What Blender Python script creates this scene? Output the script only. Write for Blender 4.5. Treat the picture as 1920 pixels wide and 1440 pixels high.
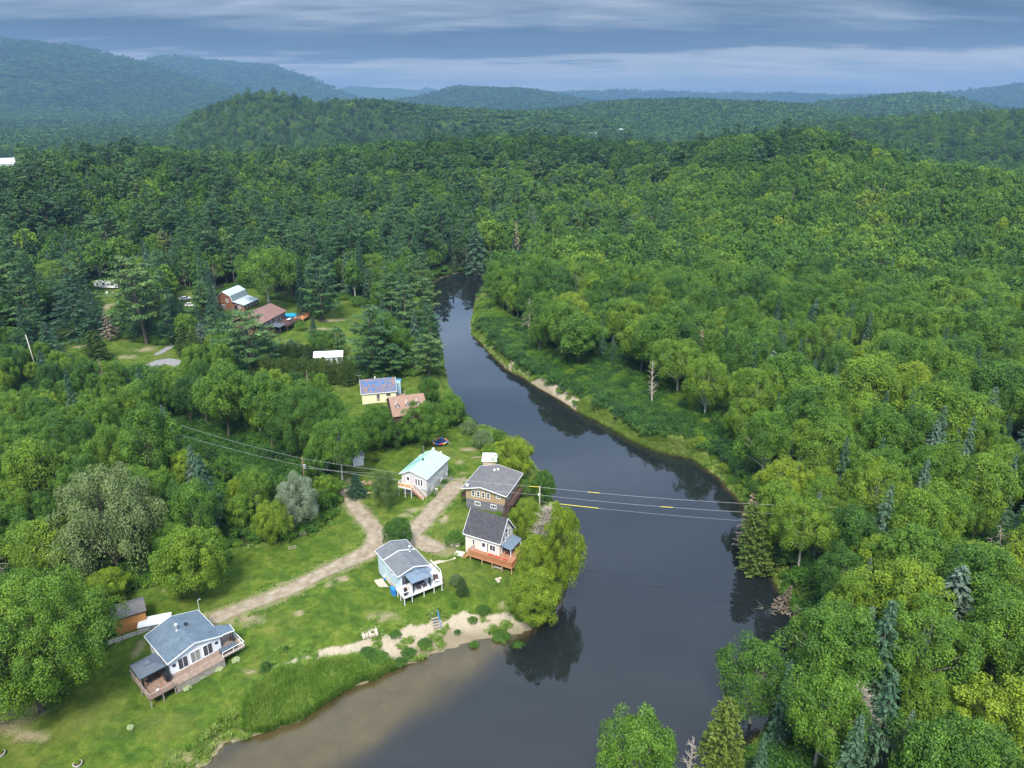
import bpy, math, random
import numpy as np
from mathutils import Vector
D = bpy.data
SC = bpy.context.scene
for o in list(D.objects): D.objects.remove(o)
COL = SC.collection
# ------------------------------------------------------------------ camera
CAMZ = 80.0
F = 1333.0                       # focal length in photo pixels (1920 wide)
PITCH = math.atan(525 / F)
cam = D.cameras.new('camera'); cam.sensor_width = 36.0; cam.lens = 36.0 * F / 1920
cam.clip_start = 1.0; cam.clip_end = 60000
camo = D.objects.new('camera', cam); COL.objects.link(camo)
camo.location = (0, 0, CAMZ); camo.rotation_euler = (math.radians(90) - PITCH, 0, 0)
SC.camera = camo
# ------------------------------------------------------------------ view
SC.view_settings.view_transform = 'Standard'; SC.view_settings.look = 'None'
SC.view_settings.gamma = 1.0; SC.view_settings.exposure = EXPO = 1.0
SC.render.engine = 'CYCLES'
cy = SC.cycles
cy.max_bounces = 6; cy.diffuse_bounces = 3; cy.glossy_bounces = 2; cy.transmission_bounces = 2
cy.transparent_max_bounces = 8; cy.volume_bounces = 0
cy.use_adaptive_sampling = True; cy.adaptive_threshold = 0.02
cy.use_denoising = True
cy.caustics_reflective = False; cy.caustics_refractive = False
# ------------------------------------------------------------------ world
SUN_EL, SUN_AZ = math.radians(54), math.radians(186)     # azimuth clockwise from +Y: behind the camera
W = D.worlds.new('World'); SC.world = W; W.use_nodes = True
nt = W.node_tree; nt.nodes.clear()
def N(t, kind, **kw):
    n = t.nodes.new(kind)
    for k, v in kw.items():
        if k == 'ins':
            for a, b in v.items(): n.inputs[a].default_value = b
        else: setattr(n, k, v)
    return n
def ramp(t, pts, src=None, interp='LINEAR'):
    r = t.nodes.new('ShaderNodeValToRGB'); r.color_ramp.interpolation = interp
    e = r.color_ramp.elements
    while len(e) < len(pts): e.new(0.5)
    for i, (p, c) in enumerate(pts):
        e[i].position = p
        if not isinstance(c, (tuple, list)): c = (c, c, c)
        e[i].color = (c[0], c[1], c[2], 1)
    if src is not None: t.links.new(src, r.inputs[0])
    return r
def math_(t, op, a, b=None, c=None, clamp=False):
    n = t.nodes.new('ShaderNodeMath'); n.operation = op; n.use_clamp = clamp
    for i, v in enumerate((a, b, c)):
        if v is None: continue
        if isinstance(v, (int, float)): n.inputs[i].default_value = v
        else: t.links.new(v, n.inputs[i])
    return n.outputs[0]
def mixc(t, fac, a, b, mode='MIX'):
    n = t.nodes.new('ShaderNodeMix'); n.data_type = 'RGBA'; n.blend_type = mode
    for s, v in ((0, fac), (6, a), (7, b)):
        if isinstance(v, (int, float)): n.inputs[s].default_value = v
        elif isinstance(v, (tuple, list)): n.inputs[s].default_value = (v[0], v[1], v[2], 1)
        else: t.links.new(v, n.inputs[s])
    return n.outputs[2]
sky = N(nt, 'ShaderNodeTexSky', sky_type='NISHITA', sun_disc=False, sun_elevation=SUN_EL, sun_rotation=SUN_AZ)
tc = N(nt, 'ShaderNodeTexCoord')
sep = N(nt, 'ShaderNodeSeparateXYZ'); nt.links.new(tc.outputs['Generated'], sep.inputs[0])
zc = math_(nt, 'MAXIMUM', sep.outputs[2], 0.0)
den = math_(nt, 'ADD', zc, 0.11)
cx_ = math_(nt, 'DIVIDE', sep.outputs[0], den); cy_ = math_(nt, 'DIVIDE', sep.outputs[1], den)
cv = N(nt, 'ShaderNodeCombineXYZ'); nt.links.new(cx_, cv.inputs[0]); nt.links.new(cy_, cv.inputs[1])
nz = N(nt, 'ShaderNodeTexNoise', ins={'Scale': 0.75, 'Detail': 8.0, 'Roughness': 0.55, 'Distortion': 0.5})
mp = N(nt, 'ShaderNodeMapping'); mp.inputs['Scale'].default_value = (0.45, 1.0, 1); mp.inputs['Location'].default_value = (3.1, 1.4, 0)
nt.links.new(cv.outputs[0], mp.inputs[0]); nt.links.new(mp.outputs[0], nz.inputs['Vector'])
nz2 = N(nt, 'ShaderNodeTexNoise', ins={'Scale': 3.2, 'Detail': 7.0, 'Roughness': 0.58, 'Distortion': 0.3})
mp2 = N(nt, 'ShaderNodeMapping'); mp2.inputs['Scale'].default_value = (0.35, 1.0, 1)
nt.links.new(cv.outputs[0], mp2.inputs[0]); nt.links.new(mp2.outputs[0], nz2.inputs['Vector'])
# how the cloud deck changes with height above the horizon (pale gap low down, slate bank above it)
n1 = math_(nt, 'SUBTRACT', nz.outputs[0], 0.5); n2 = math_(nt, 'SUBTRACT', nz2.outputs[0], 0.5)
wob = math_(nt, 'ADD', math_(nt, 'MULTIPLY', n1, 0.11), math_(nt, 'MULTIPLY', n2, 0.045))
side = math_(nt, 'MULTIPLY', sep.outputs[0], -0.012)
el = math_(nt, 'ADD', math_(nt, 'ADD', zc, wob), side)
band = ramp(nt, [(0.0, (0.36, 0.34, 0.34)), (0.030, (0.40, 0.38, 0.37)), (0.050, (0.34, 0.33, 0.34)), (0.060, (0.055, 0.075, 0.112)),
                 (0.086, (0.042, 0.064, 0.104)), (0.100, (0.10, 0.125, 0.165)), (0.118, (0.18, 0.205, 0.25)), (0.15, (0.30, 0.36, 0.46)), (0.25, (0.42, 0.57, 0.82)), (0.5, (0.46, 0.62, 0.92)), (1.0, (0.78, 0.84, 0.95))], el)
streak = ramp(nt, [(0.32, (0.74, 0.78, 0.84)), (0.50, (1, 1, 1)), (0.70, (1.36, 1.30, 1.22))], nz2.outputs[0])
cc = mixc(nt, 1.0, band.outputs[0], streak.outputs[0], 'MULTIPLY')
gam = ramp(nt, [(0.35, (0.78, 0.82, 0.88)), (0.5, (1, 1, 1)), (0.66, (1.35, 1.3, 1.22))], nz.outputs[0])
cc = mixc(nt, 1.0, cc, gam.outputs[0], 'MULTIPLY')
SKYS = 0.10
cc = mixc(nt, 1.0, cc, (1 / SKYS * 1.0,) * 3, 'MULTIPLY')
cc.node.clamp_result = False
fin = mixc(nt, 0.96, sky.outputs[0], cc)
bg = N(nt, 'ShaderNodeBackground', ins={'Strength': SKYS}); nt.links.new(fin, bg.inputs[0])
wo = N(nt, 'ShaderNodeOutputWorld'); nt.links.new(bg.outputs[0], wo.inputs[0])
W.cycles.sampling_method = 'MANUAL'; W.cycles.sample_map_resolution = 512
# ------------------------------------------------------------------ sun
sl = D.lights.new('sun', 'SUN'); sl.energy = 3.6; sl.angle = math.radians(16); sl.color = (1.0, 0.93, 0.79)
so = D.objects.new('sun', sl); COL.objects.link(so)
sd = Vector((math.sin(SUN_AZ) * math.cos(SUN_EL), math.cos(SUN_AZ) * math.cos(SUN_EL), math.sin(SUN_EL)))
so.rotation_euler = sd.to_track_quat('Z', 'Y').to_euler(); so.location = sd * 300

# ------------------------------------------------------------------ helpers
_c, _s = math.cos(PITCH), math.sin(PITCH)
def G(px, py, z=2.5):
    """a spot of the photo -> the place on level z where it stands"""
    x = (px - 960) / F; v = (720 - py) / F
    d = np.array([x, _c + v * _s, -_s + v * _c]); t = (z - CAMZ) / d[2]
    return np.array([0, 0, CAMZ]) + d * t
def project(x, y, z):
    z = z - CAMZ; dep = np.maximum(y * _c - z * _s, 1e-3); up = y * _s + z * _c
    return 960 + F * x / dep, 720 - F * up / dep, dep
def GP(pts, z=2.5): return np.array([G(p[0], p[1], z)[:2] for p in pts])
def sdist(P, poly):
    """signed distance of points P (n,2) to a closed polygon, inside negative"""
    P = np.asarray(P, float); n = len(poly)
    d2 = np.full(len(P), 1e18); ins = np.zeros(len(P), bool)
    for i in range(n):
        a = poly[i]; b = poly[(i + 1) % n]; e = b - a; w = P - a
        t = np.clip((w @ e) / max(e @ e, 1e-9), 0, 1)
        q = w - t[:, None] * e; d2 = np.minimum(d2, (q * q).sum(1))
        cnd = ((a[1] <= P[:, 1]) != (b[1] <= P[:, 1]))
        if abs(e[1]) > 1e-12:
            xx = a[0] + (P[:, 1] - a[1]) / e[1] * e[0]
            ins ^= cnd & (P[:, 0] < xx)
    d = np.sqrt(d2); return np.where(ins, -d, d)
def sstep(x, a, b):  # smooth step, also falling when a > b
    t = np.clip((x - a) / (b - a), 0, 1); return t * t * (3 - 2 * t)
def linedist(P, line):
    d2 = np.full(len(P), 1e18)
    for a, b in zip(line[:-1], line[1:]):
        e = b - a; w = P - a; t = np.clip((w @ e) / (e @ e), 0, 1)
        q = w - t[:, None] * e; d2 = np.minimum(d2, (q * q).sum(1))
    return np.sqrt(d2)
_rg = np.random.default_rng(5)
_ph = _rg.uniform(0, 6.28, (24,)); _dr = _rg.uniform(0, 6.28, (24,))
def wnoise(x, y, scale, k0=0, k=8):
    """smooth sum of sines, about -1..1"""
    r = 0
    for i in range(k0, k0 + k):
        f = (1 + 0.37 * (i - k0)) / scale
        r = r + np.sin((x * math.cos(_dr[i]) + y * math.sin(_dr[i])) * f + _ph[i])
    return r / k * 1.6
def simplify(p): return p

def tag(o, label=None, cat=None, group=None, kind=None):
    if label: o['label'] = label
    if cat: o['category'] = cat
    if group: o['group'] = group
    if kind: o['kind'] = kind
    return o
def empty(name, loc, rz=0.0, label=None, cat=None, group=None, kind=None):
    o = D.objects.new(name, None); COL.objects.link(o); o.empty_display_size = 0.5
    o.location = loc; o.rotation_euler = (0, 0, rz)
    return tag(o, label, cat, group, kind)
def mesh_np(name, V, Fq, mat=None, attrs=None, smooth=False):
    """V (n,3), Fq (m,k) all the same size k"""
    me = D.meshes.new(name); V = np.asarray(V, np.float32); Fq = np.asarray(Fq, np.int32)
    me.vertices.add(len(V)); me.vertices.foreach_set('co', V.ravel())
    m, k = Fq.shape
    me.loops.add(m * k); me.loops.foreach_set('vertex_index', Fq.ravel())
    me.polygons.add(m); me.polygons.foreach_set('loop_start', np.arange(m, dtype=np.int32) * k)
    me.polygons.foreach_set('loop_total', np.full(m, k, np.int32))
    if smooth: me.polygons.foreach_set('use_smooth', np.ones(m, bool))
    if attrs:
        for an, av in attrs.items():
            a = me.attributes.new(an, 'FLOAT', 'POINT'); a.data.foreach_set('value', np.asarray(av, np.float32))
    me.update(calc_edges=True)
    if mat is not None: me.materials.append(mat)
    return me
def obj(name, me, parent=None, loc=None):
    o = D.objects.new(name, me); COL.objects.link(o)
    if parent is not None: o.parent = parent
    if loc is not None: o.location = loc
    return o
# ================================================================== shapes of the place (photo spots -> ground)
RIV_W = [(300,1470),(390,1430),(425,1397),(471,1382),(519,1365),(557,1352),(584,1334),(612,1317),(643,1291),(680,1284),(698,1272),(715,1262),(742,1248),(784,1241),(811,1228),(852,1217),(894,1198),(935,1192),(956,1190),(980,1186),(1007,1176),(1038,1150),(1050,1120),(1062,1085),(1062,1040),(1050,1000),(1036,960),(1030,930),(1024,900),(1000,872),(975,845),(948,820),(925,808),(903,806),(884,796),(868,770),(852,745),(840,725),(834,700),(830,670),(822,640),(812,612),(806,590),(812,560),(812,530),(830,520),(855,512),(880,508),(930,500),(980,492),(1040,484),(1110,474),(1180,466)]
RIV_E = [(1180,478),(1110,488),(1050,497),(1000,508),(940,522),(905,540),(892,560),(888,585),(884,605),(885,625),(902,641),(922,664),(947,689),(985,710),(1006,725),(1033,739),(1058,756),(1077,768),(1110,785),(1139,800),(1164,814),(1189,829),(1224,844),(1260,852),(1298,859),(1322,876),(1351,896),(1366,916),(1382,931),(1396,951),(1408,990),(1420,1035),(1446,1080),(1470,1120),(1495,1162),(1498,1192),(1492,1240),(1470,1300),(1440,1360),(1380,1430),(1280,1500),(1180,1540),(1120,1600),(1100,1760)]
RIVER = np.vstack([GP(RIV_W, 0.0), GP(RIV_E, 0.0), GP([(200,1760)], 0.0)])
def wiggle(poly, amp, step, seed):
    out = []; r = random.Random(seed)
    for i in range(len(poly)):
        a = poly[i]; b = poly[(i + 1) % len(poly)]; L = np.linalg.norm(b - a); n = max(1, int(L / step))
        if L > 60: n = 1
        for k in range(n):
            p = a + (b - a) * k / n
            out.append(p + np.array([r.uniform(-amp, amp), r.uniform(-amp, amp)]))
    return np.array(out)
RIVER = wiggle(RIVER, 0.28, 2.0, 3)
BAR = GP([(200,1500),(390,1400),(519,1340),(612,1300),(742,1230),(850,1200),(940,1180),(1000,1180),(985,1205),(935,1235),(900,1272),(850,1310),(800,1345),(745,1385),(700,1415),(640,1455),(560,1530),(300,1600)], 0.0)
SAND = GP([(430,1420),(455,1360),(470,1330),(490,1290),(515,1260),(560,1246),(610,1224),(660,1214),(700,1198),(740,1186),(790,1175),(820,1163),(860,1157),(900,1152),(950,1150),(985,1160),(1010,1176),(960,1200),(860,1225),(750,1260),(680,1295),(600,1330),(520,1380)], 1.0)
ROAD = GP([(640,905),(652,930),(672,958),(694,985),(706,1003),(703,1022),(688,1037),(655,1052),(605,1075),(555,1100),(505,1122),(462,1139),(420,1156),(392,1166)], 2.5)
ROADW = [2.7,2.7,2.9,3.1,3.8,4.0,3.5,3.2,2.9,2.7,2.7,2.8,3.0,3.8]
ROAD2 = GP([(716,1005),(752,1012),(782,992),(806,966),(832,936),(850,915),(862,904)], 2.5)
ROAD2W = [2.2,3.0,3.4,3.6,3.8,4.0,3.2]
ROAD3 = GP([(757,1000),(785,1014),(810,1026),(834,1033)], 2.5)
ROAD3W = [2.4,3.6,4.0,2.0]
CLEAR = [GP(p, 2.5) for p in (
  [(-120,1500),(-80,1340),(120,1300),(230,1190),(205,1140),(250,1105),(330,1085),(420,1085),(425,1030),(470,1020),(560,1010),(612,985),(640,940),(640,880),(670,850),(760,836),(850,800),(905,790),(1100,850),(1100,1300),(700,1500),(640,1800),(-200,1800)],
  [(612,728),(665,716),(820,700),(850,722),(815,765),(765,800),(720,795),(650,790)],
  [(640,560),(700,575),(690,640),(650,690),(600,690),(560,640),(520,640),(500,610),(520,590),(600,598)],
  [(100,610),(170,622),(290,648),(335,655),(310,690),(260,700),(190,684),(110,664)],
  [(180,530),(228,536),(215,590),(193,590)],
  [(325,543),(372,545),(372,580),(335,580)],
  [(405,570),(440,600),(470,640),(545,650),(600,600),(570,570),(500,560),(480,540),(440,540)],
  [(283,665),(330,652),(372,690),(330,722),(290,695)])]
SHRUBZ = GP([(880,560),(905,550),(935,570),(960,605),(1010,640),(1065,682),(1130,694),(1220,730),(1290,748),(1350,790),(1385,840),(1412,900),(1420,950),(1396,975),(1340,930),(1200,860),(1000,740),(880,640)], 1.5)
MARSH = GP([(1085,765),(1130,756),(1180,768),(1225,790),(1262,812),(1300,846),(1330,870),(1298,868),(1224,852),(1164,822),(1110,792)], 1.0)
REED = GP([(462,1362),(455,1330),(475,1300),(520,1275),(575,1253),(640,1240),(700,1238),(735,1232),(742,1246),(700,1262),(650,1280),(600,1312),(560,1340),(500,1358)], 1.0)
SANDL = GP([(1003,716),(1036,731),(1060,748),(1080,762),(1116,781)], 0.8)
SANDM = GP([(902,636),(924,660),(948,684),(985,704)], 0.8)
# ridges: photo spots of the crest (tree tops) with distance, and half widths towards and away from the camera
RIDGES = [
 (17, 150, 240, [(-200,318,520),(0,303,520),(120,300,520),(230,290,540),(330,284,560),(450,298,560),(560,288,580),(660,276,590),(760,266,600),(860,258,610),(950,254,620),(1050,257,640),(1150,268,640),(1250,272,620),(1320,263,600),(1400,251,590),(1480,243,590),(1540,244,590),(1600,258,590),(1680,282,580),(1760,312,560),(1860,340,520),(2000,360,500),(2300,380,480)]),
 (15, 200, 420, [(362,212,1500),(385,202,1500),(430,184,1500),(485,171,1500),(545,177,1500),(600,191,1500),(640,183,1520),(700,179,1550),(760,189,1600),(850,198,1650),(980,203,1700),(1060,209,1700),(1150,222,1700)]),
 (12, 600, 700, [(950,214,2300),(1050,203,2300),(1120,194,2400),(1190,187,2500),(1290,185,2500),(1400,190,2500),(1500,196,2500),(1580,212,2500),(1700,226,2300)]),
 (12, 400, 600, [(1500,232,1500),(1650,222,1500),(1760,214,1500),(1850,209,1500),(2100,206,1500),(2400,206,1500)]),
 (10, 700, 900, [(1500,200,3500),(1600,190,3500),(1660,182,3500),(1740,182,3500),(1790,189,3500),(1860,206,3500),(1920,212,3500)]),
 (5, 1500, 1500, [(-900,70,6000),(-300,90,6000),(-100,76,6000),(0,81,6000),(50,83,6000),(130,94,6000),(200,110,6000),(260,123,6000),(330,143,5900),(420,170,5700),(500,190,5500),(620,204,5300)]),
 (5, 1500, 1500, [(180,150,7800),(240,126,7800),(290,116,7800),(332,110,7800),(380,119,7800),(430,123,7800),(490,128,7800),(540,139,7700),(590,158,7600),(640,181,7500),(700,196,7500)]),
 (0, 1200, 1500, [(560,190,10500),(620,172,10500),(655,161,10500),(700,164,10500),(750,167,10500),(820,174,10500),(900,178,10500)]),
 (0, 900, 1200, [(760,182,13000),(800,163,13000),(840,172,13000),(900,182,13000)]),
 (5, 800, 900, [(780,190,5200),(820,179,5200),(855,171,5200),(910,170,5200),(970,171,5200),(1020,178,5200),(1060,187,5200),(1120,196,5000)]),
 (0, 1200, 1500, [(980,184,9500),(1030,176,9500),(1090,173,9500),(1145,169,9500),(1210,173,9500),(1275,171,9500),(1330,177,9500),(1400,176,9500),(1470,175,9500),(1560,179,9500),(1700,181,9500),(1820,183,9500),(2000,183,9500)]),
 (3, 1200, 1500, [(1700,192,8500),(1780,182,8500),(1840,175,8500),(1900,166,8500),(1960,158,8500),(2100,140,8500),(2500,120,8500),(3000,150,8500)]),
]
_R = []
for (tree, wn, wf, pts) in RIDGES:
    az = []; hz = []; dd = []
    for (px, py, d) in pts:
        g = G(px, py, CAMZ - 1 if py > 195 else CAMZ + 1) - np.array([0, 0, CAMZ])
        hd = math.hypot(g[0], g[1]); az.append(math.atan2(g[0], g[1])); hz.append(CAMZ + g[2] / hd * d - tree); dd.append(d)
    _R.append((wn, wf, np.array(az), np.array(hz), np.array(dd)))
def hills(x, y):
    r = np.hypot(x, y); az = np.arctan2(x, y); base = sstep(r, 400, 2500) * 4.0 + sstep(r, 2500, 9000) * 20
    h = base
    for (wn, wf, A, H, Dd) in _R:
        zc_ = np.interp(az, A, H); dc = np.interp(az, A, Dd)
        span = 0.03 if wn in (200, 150) else 0.10
        fade = sstep(az, A[0] - span, A[0]) * (1 - sstep(az, A[-1], A[-1] + span))
        w = np.where(r < dc, wn, wf)
        p = np.exp(-((r - dc) / w) ** 2 * 1.2)
        hh = (zc_ - base) * p * fade * sstep(r, 330, 440)
        h = np.maximum(h, base + hh)
    far = sstep(r, 1500, 4500)
    return h + wnoise(x, y, 160, 0, 6) * 9 * far * sstep(h, 15, 120) + wnoise(x, y, 60, 6, 6) * 2.0 * sstep(r, 450, 700)
def ground(x, y):
    """height of the land, bed of the river included"""
    x = np.atleast_1d(np.asarray(x, float)); y = np.atleast_1d(np.asarray(y, float))
    P = np.stack([x, y], 1); h = np.full(len(x), 2.5)
    r = np.hypot(x, y)
    near = r < 520
    d = np.full(len(x), 400.0)
    d[near] = sdist(P[near], RIVER)
    sd_ = np.full(len(x), 100.0); sd_[near] = sdist(P[near], SAND)
    east = np.where(x > 12 + 0 * y, 1.0, 0.0)
    bank = sstep(d, 0, 3.5) * (1.0 + wnoise(x, y, 5, 2, 5) * 0.12)
    beach = sstep(d, -0.5, 10.0) * 0.9
    wb = sstep(sd_, 4.0, -1.0)
    up = 2.5 * (bank * (1 - wb) + (beach) * wb) + 0.04
    up = up + wnoise(x, y, 26, 3, 6) * 0.14 * sstep(d, 4, 14)
    bar = sdist(P[near], BAR); bd = np.full(len(x), 100.0); bd[near] = bar
    deepw = sstep(bd, -4.5, 2.5)
    bed = -(0.10 + 0.06 * np.clip(-d, 0, 9)) * (1 - deepw) - (0.15 + 2.6 * sstep(-d, 0, 5)) * deepw + wnoise(x, y, 3.1, 8, 6) * 0.05
    h = np.where(d > 0, up, bed)
    h = h + (hills(x, y)) * sstep(r, 330, 480)
    return h
def gz(x, y): return float(ground(x, y)[0])
# ------------------------------------------------------------------ polar sheet of land
def radii(a, b, f, f0):
    r = [a]
    while r[-1] < b: r.append(r[-1] + max(f0, r[-1] * f))
    return np.array(r)
RR = np.concatenate([[8, 20, 32], radii(40, 420, 0.0, 0.85), radii(424, 15000, 0.012, 5)[0:]])
AZ = np.concatenate([np.radians(np.linspace(-180, -52, 25)), np.radians(np.linspace(-50, 50, 560)), np.radians(np.linspace(52, 180, 25))[:-1]])
nr, na = len(RR), len(AZ)
gx = (RR[:, None] * np.sin(AZ)[None]).ravel(); gy = (RR[:, None] * np.cos(AZ)[None]).ravel()
gh = ground(gx, gy)
idx = np.arange(nr * na).reshape(nr, na)
nxt = np.roll(idx, -1, axis=1)
FQ = np.stack([idx[:-1], nxt[:-1], nxt[1:], idx[1:]], -1).reshape(-1, 4)[:, ::-1]
if np.cross([gx[FQ[5,1]]-gx[FQ[5,0]],gy[FQ[5,1]]-gy[FQ[5,0]]],[gx[FQ[5,2]]-gx[FQ[5,1]],gy[FQ[5,2]]-gy[FQ[5,1]]])<0: FQ=FQ[:, ::-1]
P2 = np.stack([gx, gy], 1)
rr_ = np.hypot(gx, gy); nearm = rr_ < 420
def masked(fn, dflt):
    o = np.full(len(gx), float(dflt)); o[nearm] = fn(P2[nearm]); return o
a_river = masked(lambda p: sdist(p, RIVER), 400)
a_lawn = np.full(len(gx), -100.0)
for c in CLEAR: a_lawn = np.maximum(a_lawn, -masked(lambda p: sdist(p, c), 100))
a_lawn = np.maximum(a_lawn, -masked(lambda p: sdist(p, SHRUBZ), 100) + 1.0); a_lawn = np.maximum(a_lawn, -masked(lambda p: sdist(p, MARSH), 100) + 1.5)
lawn = sstep(a_lawn, -2.0, 1.5)
a_sand = masked(lambda p: sdist(p, SAND), 100) + wnoise(gx, gy, 1.6, 4, 7) * .7
sand = sstep(-a_sand, -0.6, 1.2) * (1 - sstep(a_river, 12, 14))
sand = np.maximum(sand, sstep(-a_river, -0.35, 0.15))
sand = np.maximum(sand, sstep(2.6 - masked(lambda p: linedist(p, SANDL), 100) + wnoise(gx, gy, 2.0, 4, 7) * .8, 0, .8)); sand = np.maximum(sand, .7 * sstep(1.6 - masked(lambda p: linedist(p, SANDM), 100) + wnoise(gx, gy, 2.0, 4, 7) * .9, 0, .8))
def roadd(p):
    return np.minimum(np.minimum(linedist(p, ROAD), linedist(p, ROAD2)), linedist(p, ROAD3))
rd = masked(roadd, 100)
PATCH = [(720,1155,3,1.2),(640,1085,2,.8),(618,1098,1.6,.7),(800,985,2,1.2),(835,940,0,0),(880,842,2.8,1.3),(862,866,1.3,1.0),(868,885,1,.6),(895,858,2.0,.6),(315,1105,2.2,.9),(690,1000,0,0),(668,1010,0,0),(775,960,2.2,.8),(760,968,2,.7),(830,975,2.2,1.2),(990,1090,1.6,1.0),(945,1128,1.2,.8),(262,1215,1.0,2.2),(460,1165,3.5,1.5),(500,1350,1,1),(430,1390,5,2.5),(370,1425,6,2),(560,1150,1.5,.7),(845,1015,2,1),(660,940,1.5,2),(470,1258,1.6,.5),(20,1340,5,4),(60,1380,3,1.2),(520,1256,3,.8),(875,900,2.5,1.5),(200,575,3.5,7),(205,555,4,3),(352,560,6,3),(440,592,5,3),(275,655,5,2.5),(240,670,4,2),(150,650,3,2),(620,600,9,2.5),(600,618,6,2)]
patch = np.zeros(len(gx))
for (px, py, a, b) in PATCH:
    if a == 0: continue
    g = G(px, py); 
    e = np.exp(-(((gx - g[0]) / a) ** 2 + ((gy - g[1]) / (b * 1.3)) ** 2) + wnoise(gx, gy, 0.9, 5, 7) * 0.5)
    patch = np.maximum(patch, np.clip(e, 0, 1))
wear = np.maximum(patch, 0.75 * sstep(3.6 - rd + wnoise(gx, gy, 1.3, 9, 7) * 0.6, 0, 1.8))
tonea = masked(lambda p: linedist(p, GP([(560,1190),(700,1150),(850,1130),(950,1110)])), 50)
lush = 0.5 + 0.5 * wnoise(gx, gy, 9, 1, 7)
m_land = D.materials.new('land'); m_land.use_nodes = True
t = m_land.node_tree; t.nodes.clear()
def attr(t, name, kind='GEOMETRY'):
    n = t.nodes.new('ShaderNodeAttribute'); n.attribute_name = name; n.attribute_type = kind; return n
tcg = N(t, 'ShaderNodeTexCoord')
def noise(t, scale, detail=4, rough=0.6, vec=None, dist=0.0):
    n = N(t, 'ShaderNodeTexNoise', ins={'Scale': scale, 'Detail': float(detail), 'Roughness': rough, 'Distortion': dist})
    if vec is not None: t.links.new(vec, n.inputs['Vector'])
    return n.outputs[0]
OB = tcg.outputs['Object']
nA = noise(t, 0.09, 5, 0.6, OB); nB = noise(t, 0.9, 5, 0.65, OB); nC = noise(t, 5.5, 3, 0.6, OB); nD = noise(t, 0.35, 4, 0.6, OB, 0.6)
g1 = ramp(t, [(0.30, (0.032, 0.068, 0.009)), (0.45, (0.050, 0.094, 0.010)), (0.58, (0.078, 0.120, 0.014)), (0.72, (0.115, 0.136, 0.026))], nD)
g2 = ramp(t, [(0.25, 0.62), (0.5, 1.0), (0.8, 1.35)], nB)
g3 = ramp(t, [(0.25, 0.70), (0.5, 1.0), (0.75, 1.30)], nC)
grass = mixc(t, 1, mixc(t, 1, g1.outputs[0], g2.outputs[0], 'MULTIPLY'), g3.outputs[0], 'MULTIPLY')
dry = mixc(t, 1, (0.145, 0.155, 0.040), g3.outputs[0], 'MULTIPLY')
dryf = ramp(t, [(0.52, 0.0), (0.72, 0.6)], nA)
grass = mixc(t, dryf.outputs[0], grass, dry)
dirt = mixc(t, 1, mixc(t, nB, (0.22, 0.165, 0.105), (0.37, 0.31, 0.22)), g3.outputs[0], 'MULTIPLY')
wf = math_(t, 'ADD', attr(t, 'wear').outputs['Fac'], math_(t, 'MULTIPLY', math_(t, 'SUBTRACT', nC, 0.5), 0.9))
wfr = ramp(t, [(0.42, 0.0), (1.0, 0.75)], wf)
grass = mixc(t, wfr.outputs[0], grass, dirt)
floor_ = mixc(t, nB, (0.008, 0.014, 0.005), (0.024, 0.038, 0.012))  # forest floor, darkened in colour to deepen the shade between trees
c1 = mixc(t, attr(t, 'lawn').outputs['Fac'], floor_, grass)
sandc = mixc(t, nB, (0.25, 0.215, 0.155), (0.41, 0.36, 0.275))
sandc = mixc(t, 1, sandc, g3.outputs[0], 'MULTIPLY')
wet = attr(t, 'wet').outputs['Fac']
sandc = mixc(t, wet, sandc, mixc(t, nD, (0.13, 0.115, 0.075), (0.27, 0.225, 0.155)))
sf = math_(t, 'ADD', attr(t, 'sand').outputs['Fac'], math_(t, 'MULTIPLY', math_(t, 'SUBTRACT', nB, 0.5), 1.1))
sfr = ramp(t, [(0.28, 0.0), (0.55, 1.0)], sf)
c2 = mixc(t, sfr.outputs[0], c1, sandc)
farg = mixc(t, nA, (0.018, 0.040, 0.010), (0.040, 0.075, 0.016))
c3 = mixc(t, attr(t, 'far').outputs['Fac'], c2, farg)
bs = N(t, 'ShaderNodeBsdfPrincipled', ins={'Roughness': 0.95, 'Specular IOR Level': 0.15})
t.links.new(c3, bs.inputs['Base Color'])
bmp = N(t, 'ShaderNodeBump', ins={'Strength': 0.6, 'Distance': 0.12}); t.links.new(nC, bmp.inputs['Height']); t.links.new(bmp.outputs[0], bs.inputs['Normal'])
out = N(t, 'ShaderNodeOutputMaterial'); t.links.new(bs.outputs[0], out.inputs[0])
far = sstep(rr_, 700, 1600)
wet = np.where(a_river < 0, 1.0, sstep(a_river, np.where(gx > 12, 0.9, 3.2), 0.3)) * 1.0
wetzone = masked(lambda p: sdist(p, GP([(742,1252),(770,1215),(815,1188),(860,1180),(890,1184),(900,1200),(850,1222),(790,1245)], 0.6)), 50)
wet = np.maximum(wet, sstep(-wetzone, -0.8, 0.8))
me = mesh_np('ground', np.stack([gx, gy, gh], 1), FQ, m_land, dict(lawn=lawn, sand=sand, wear=wear * lawn, wet=wet, far=far), smooth=True)
land = obj('ground', me); tag(land, kind='structure')
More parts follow.
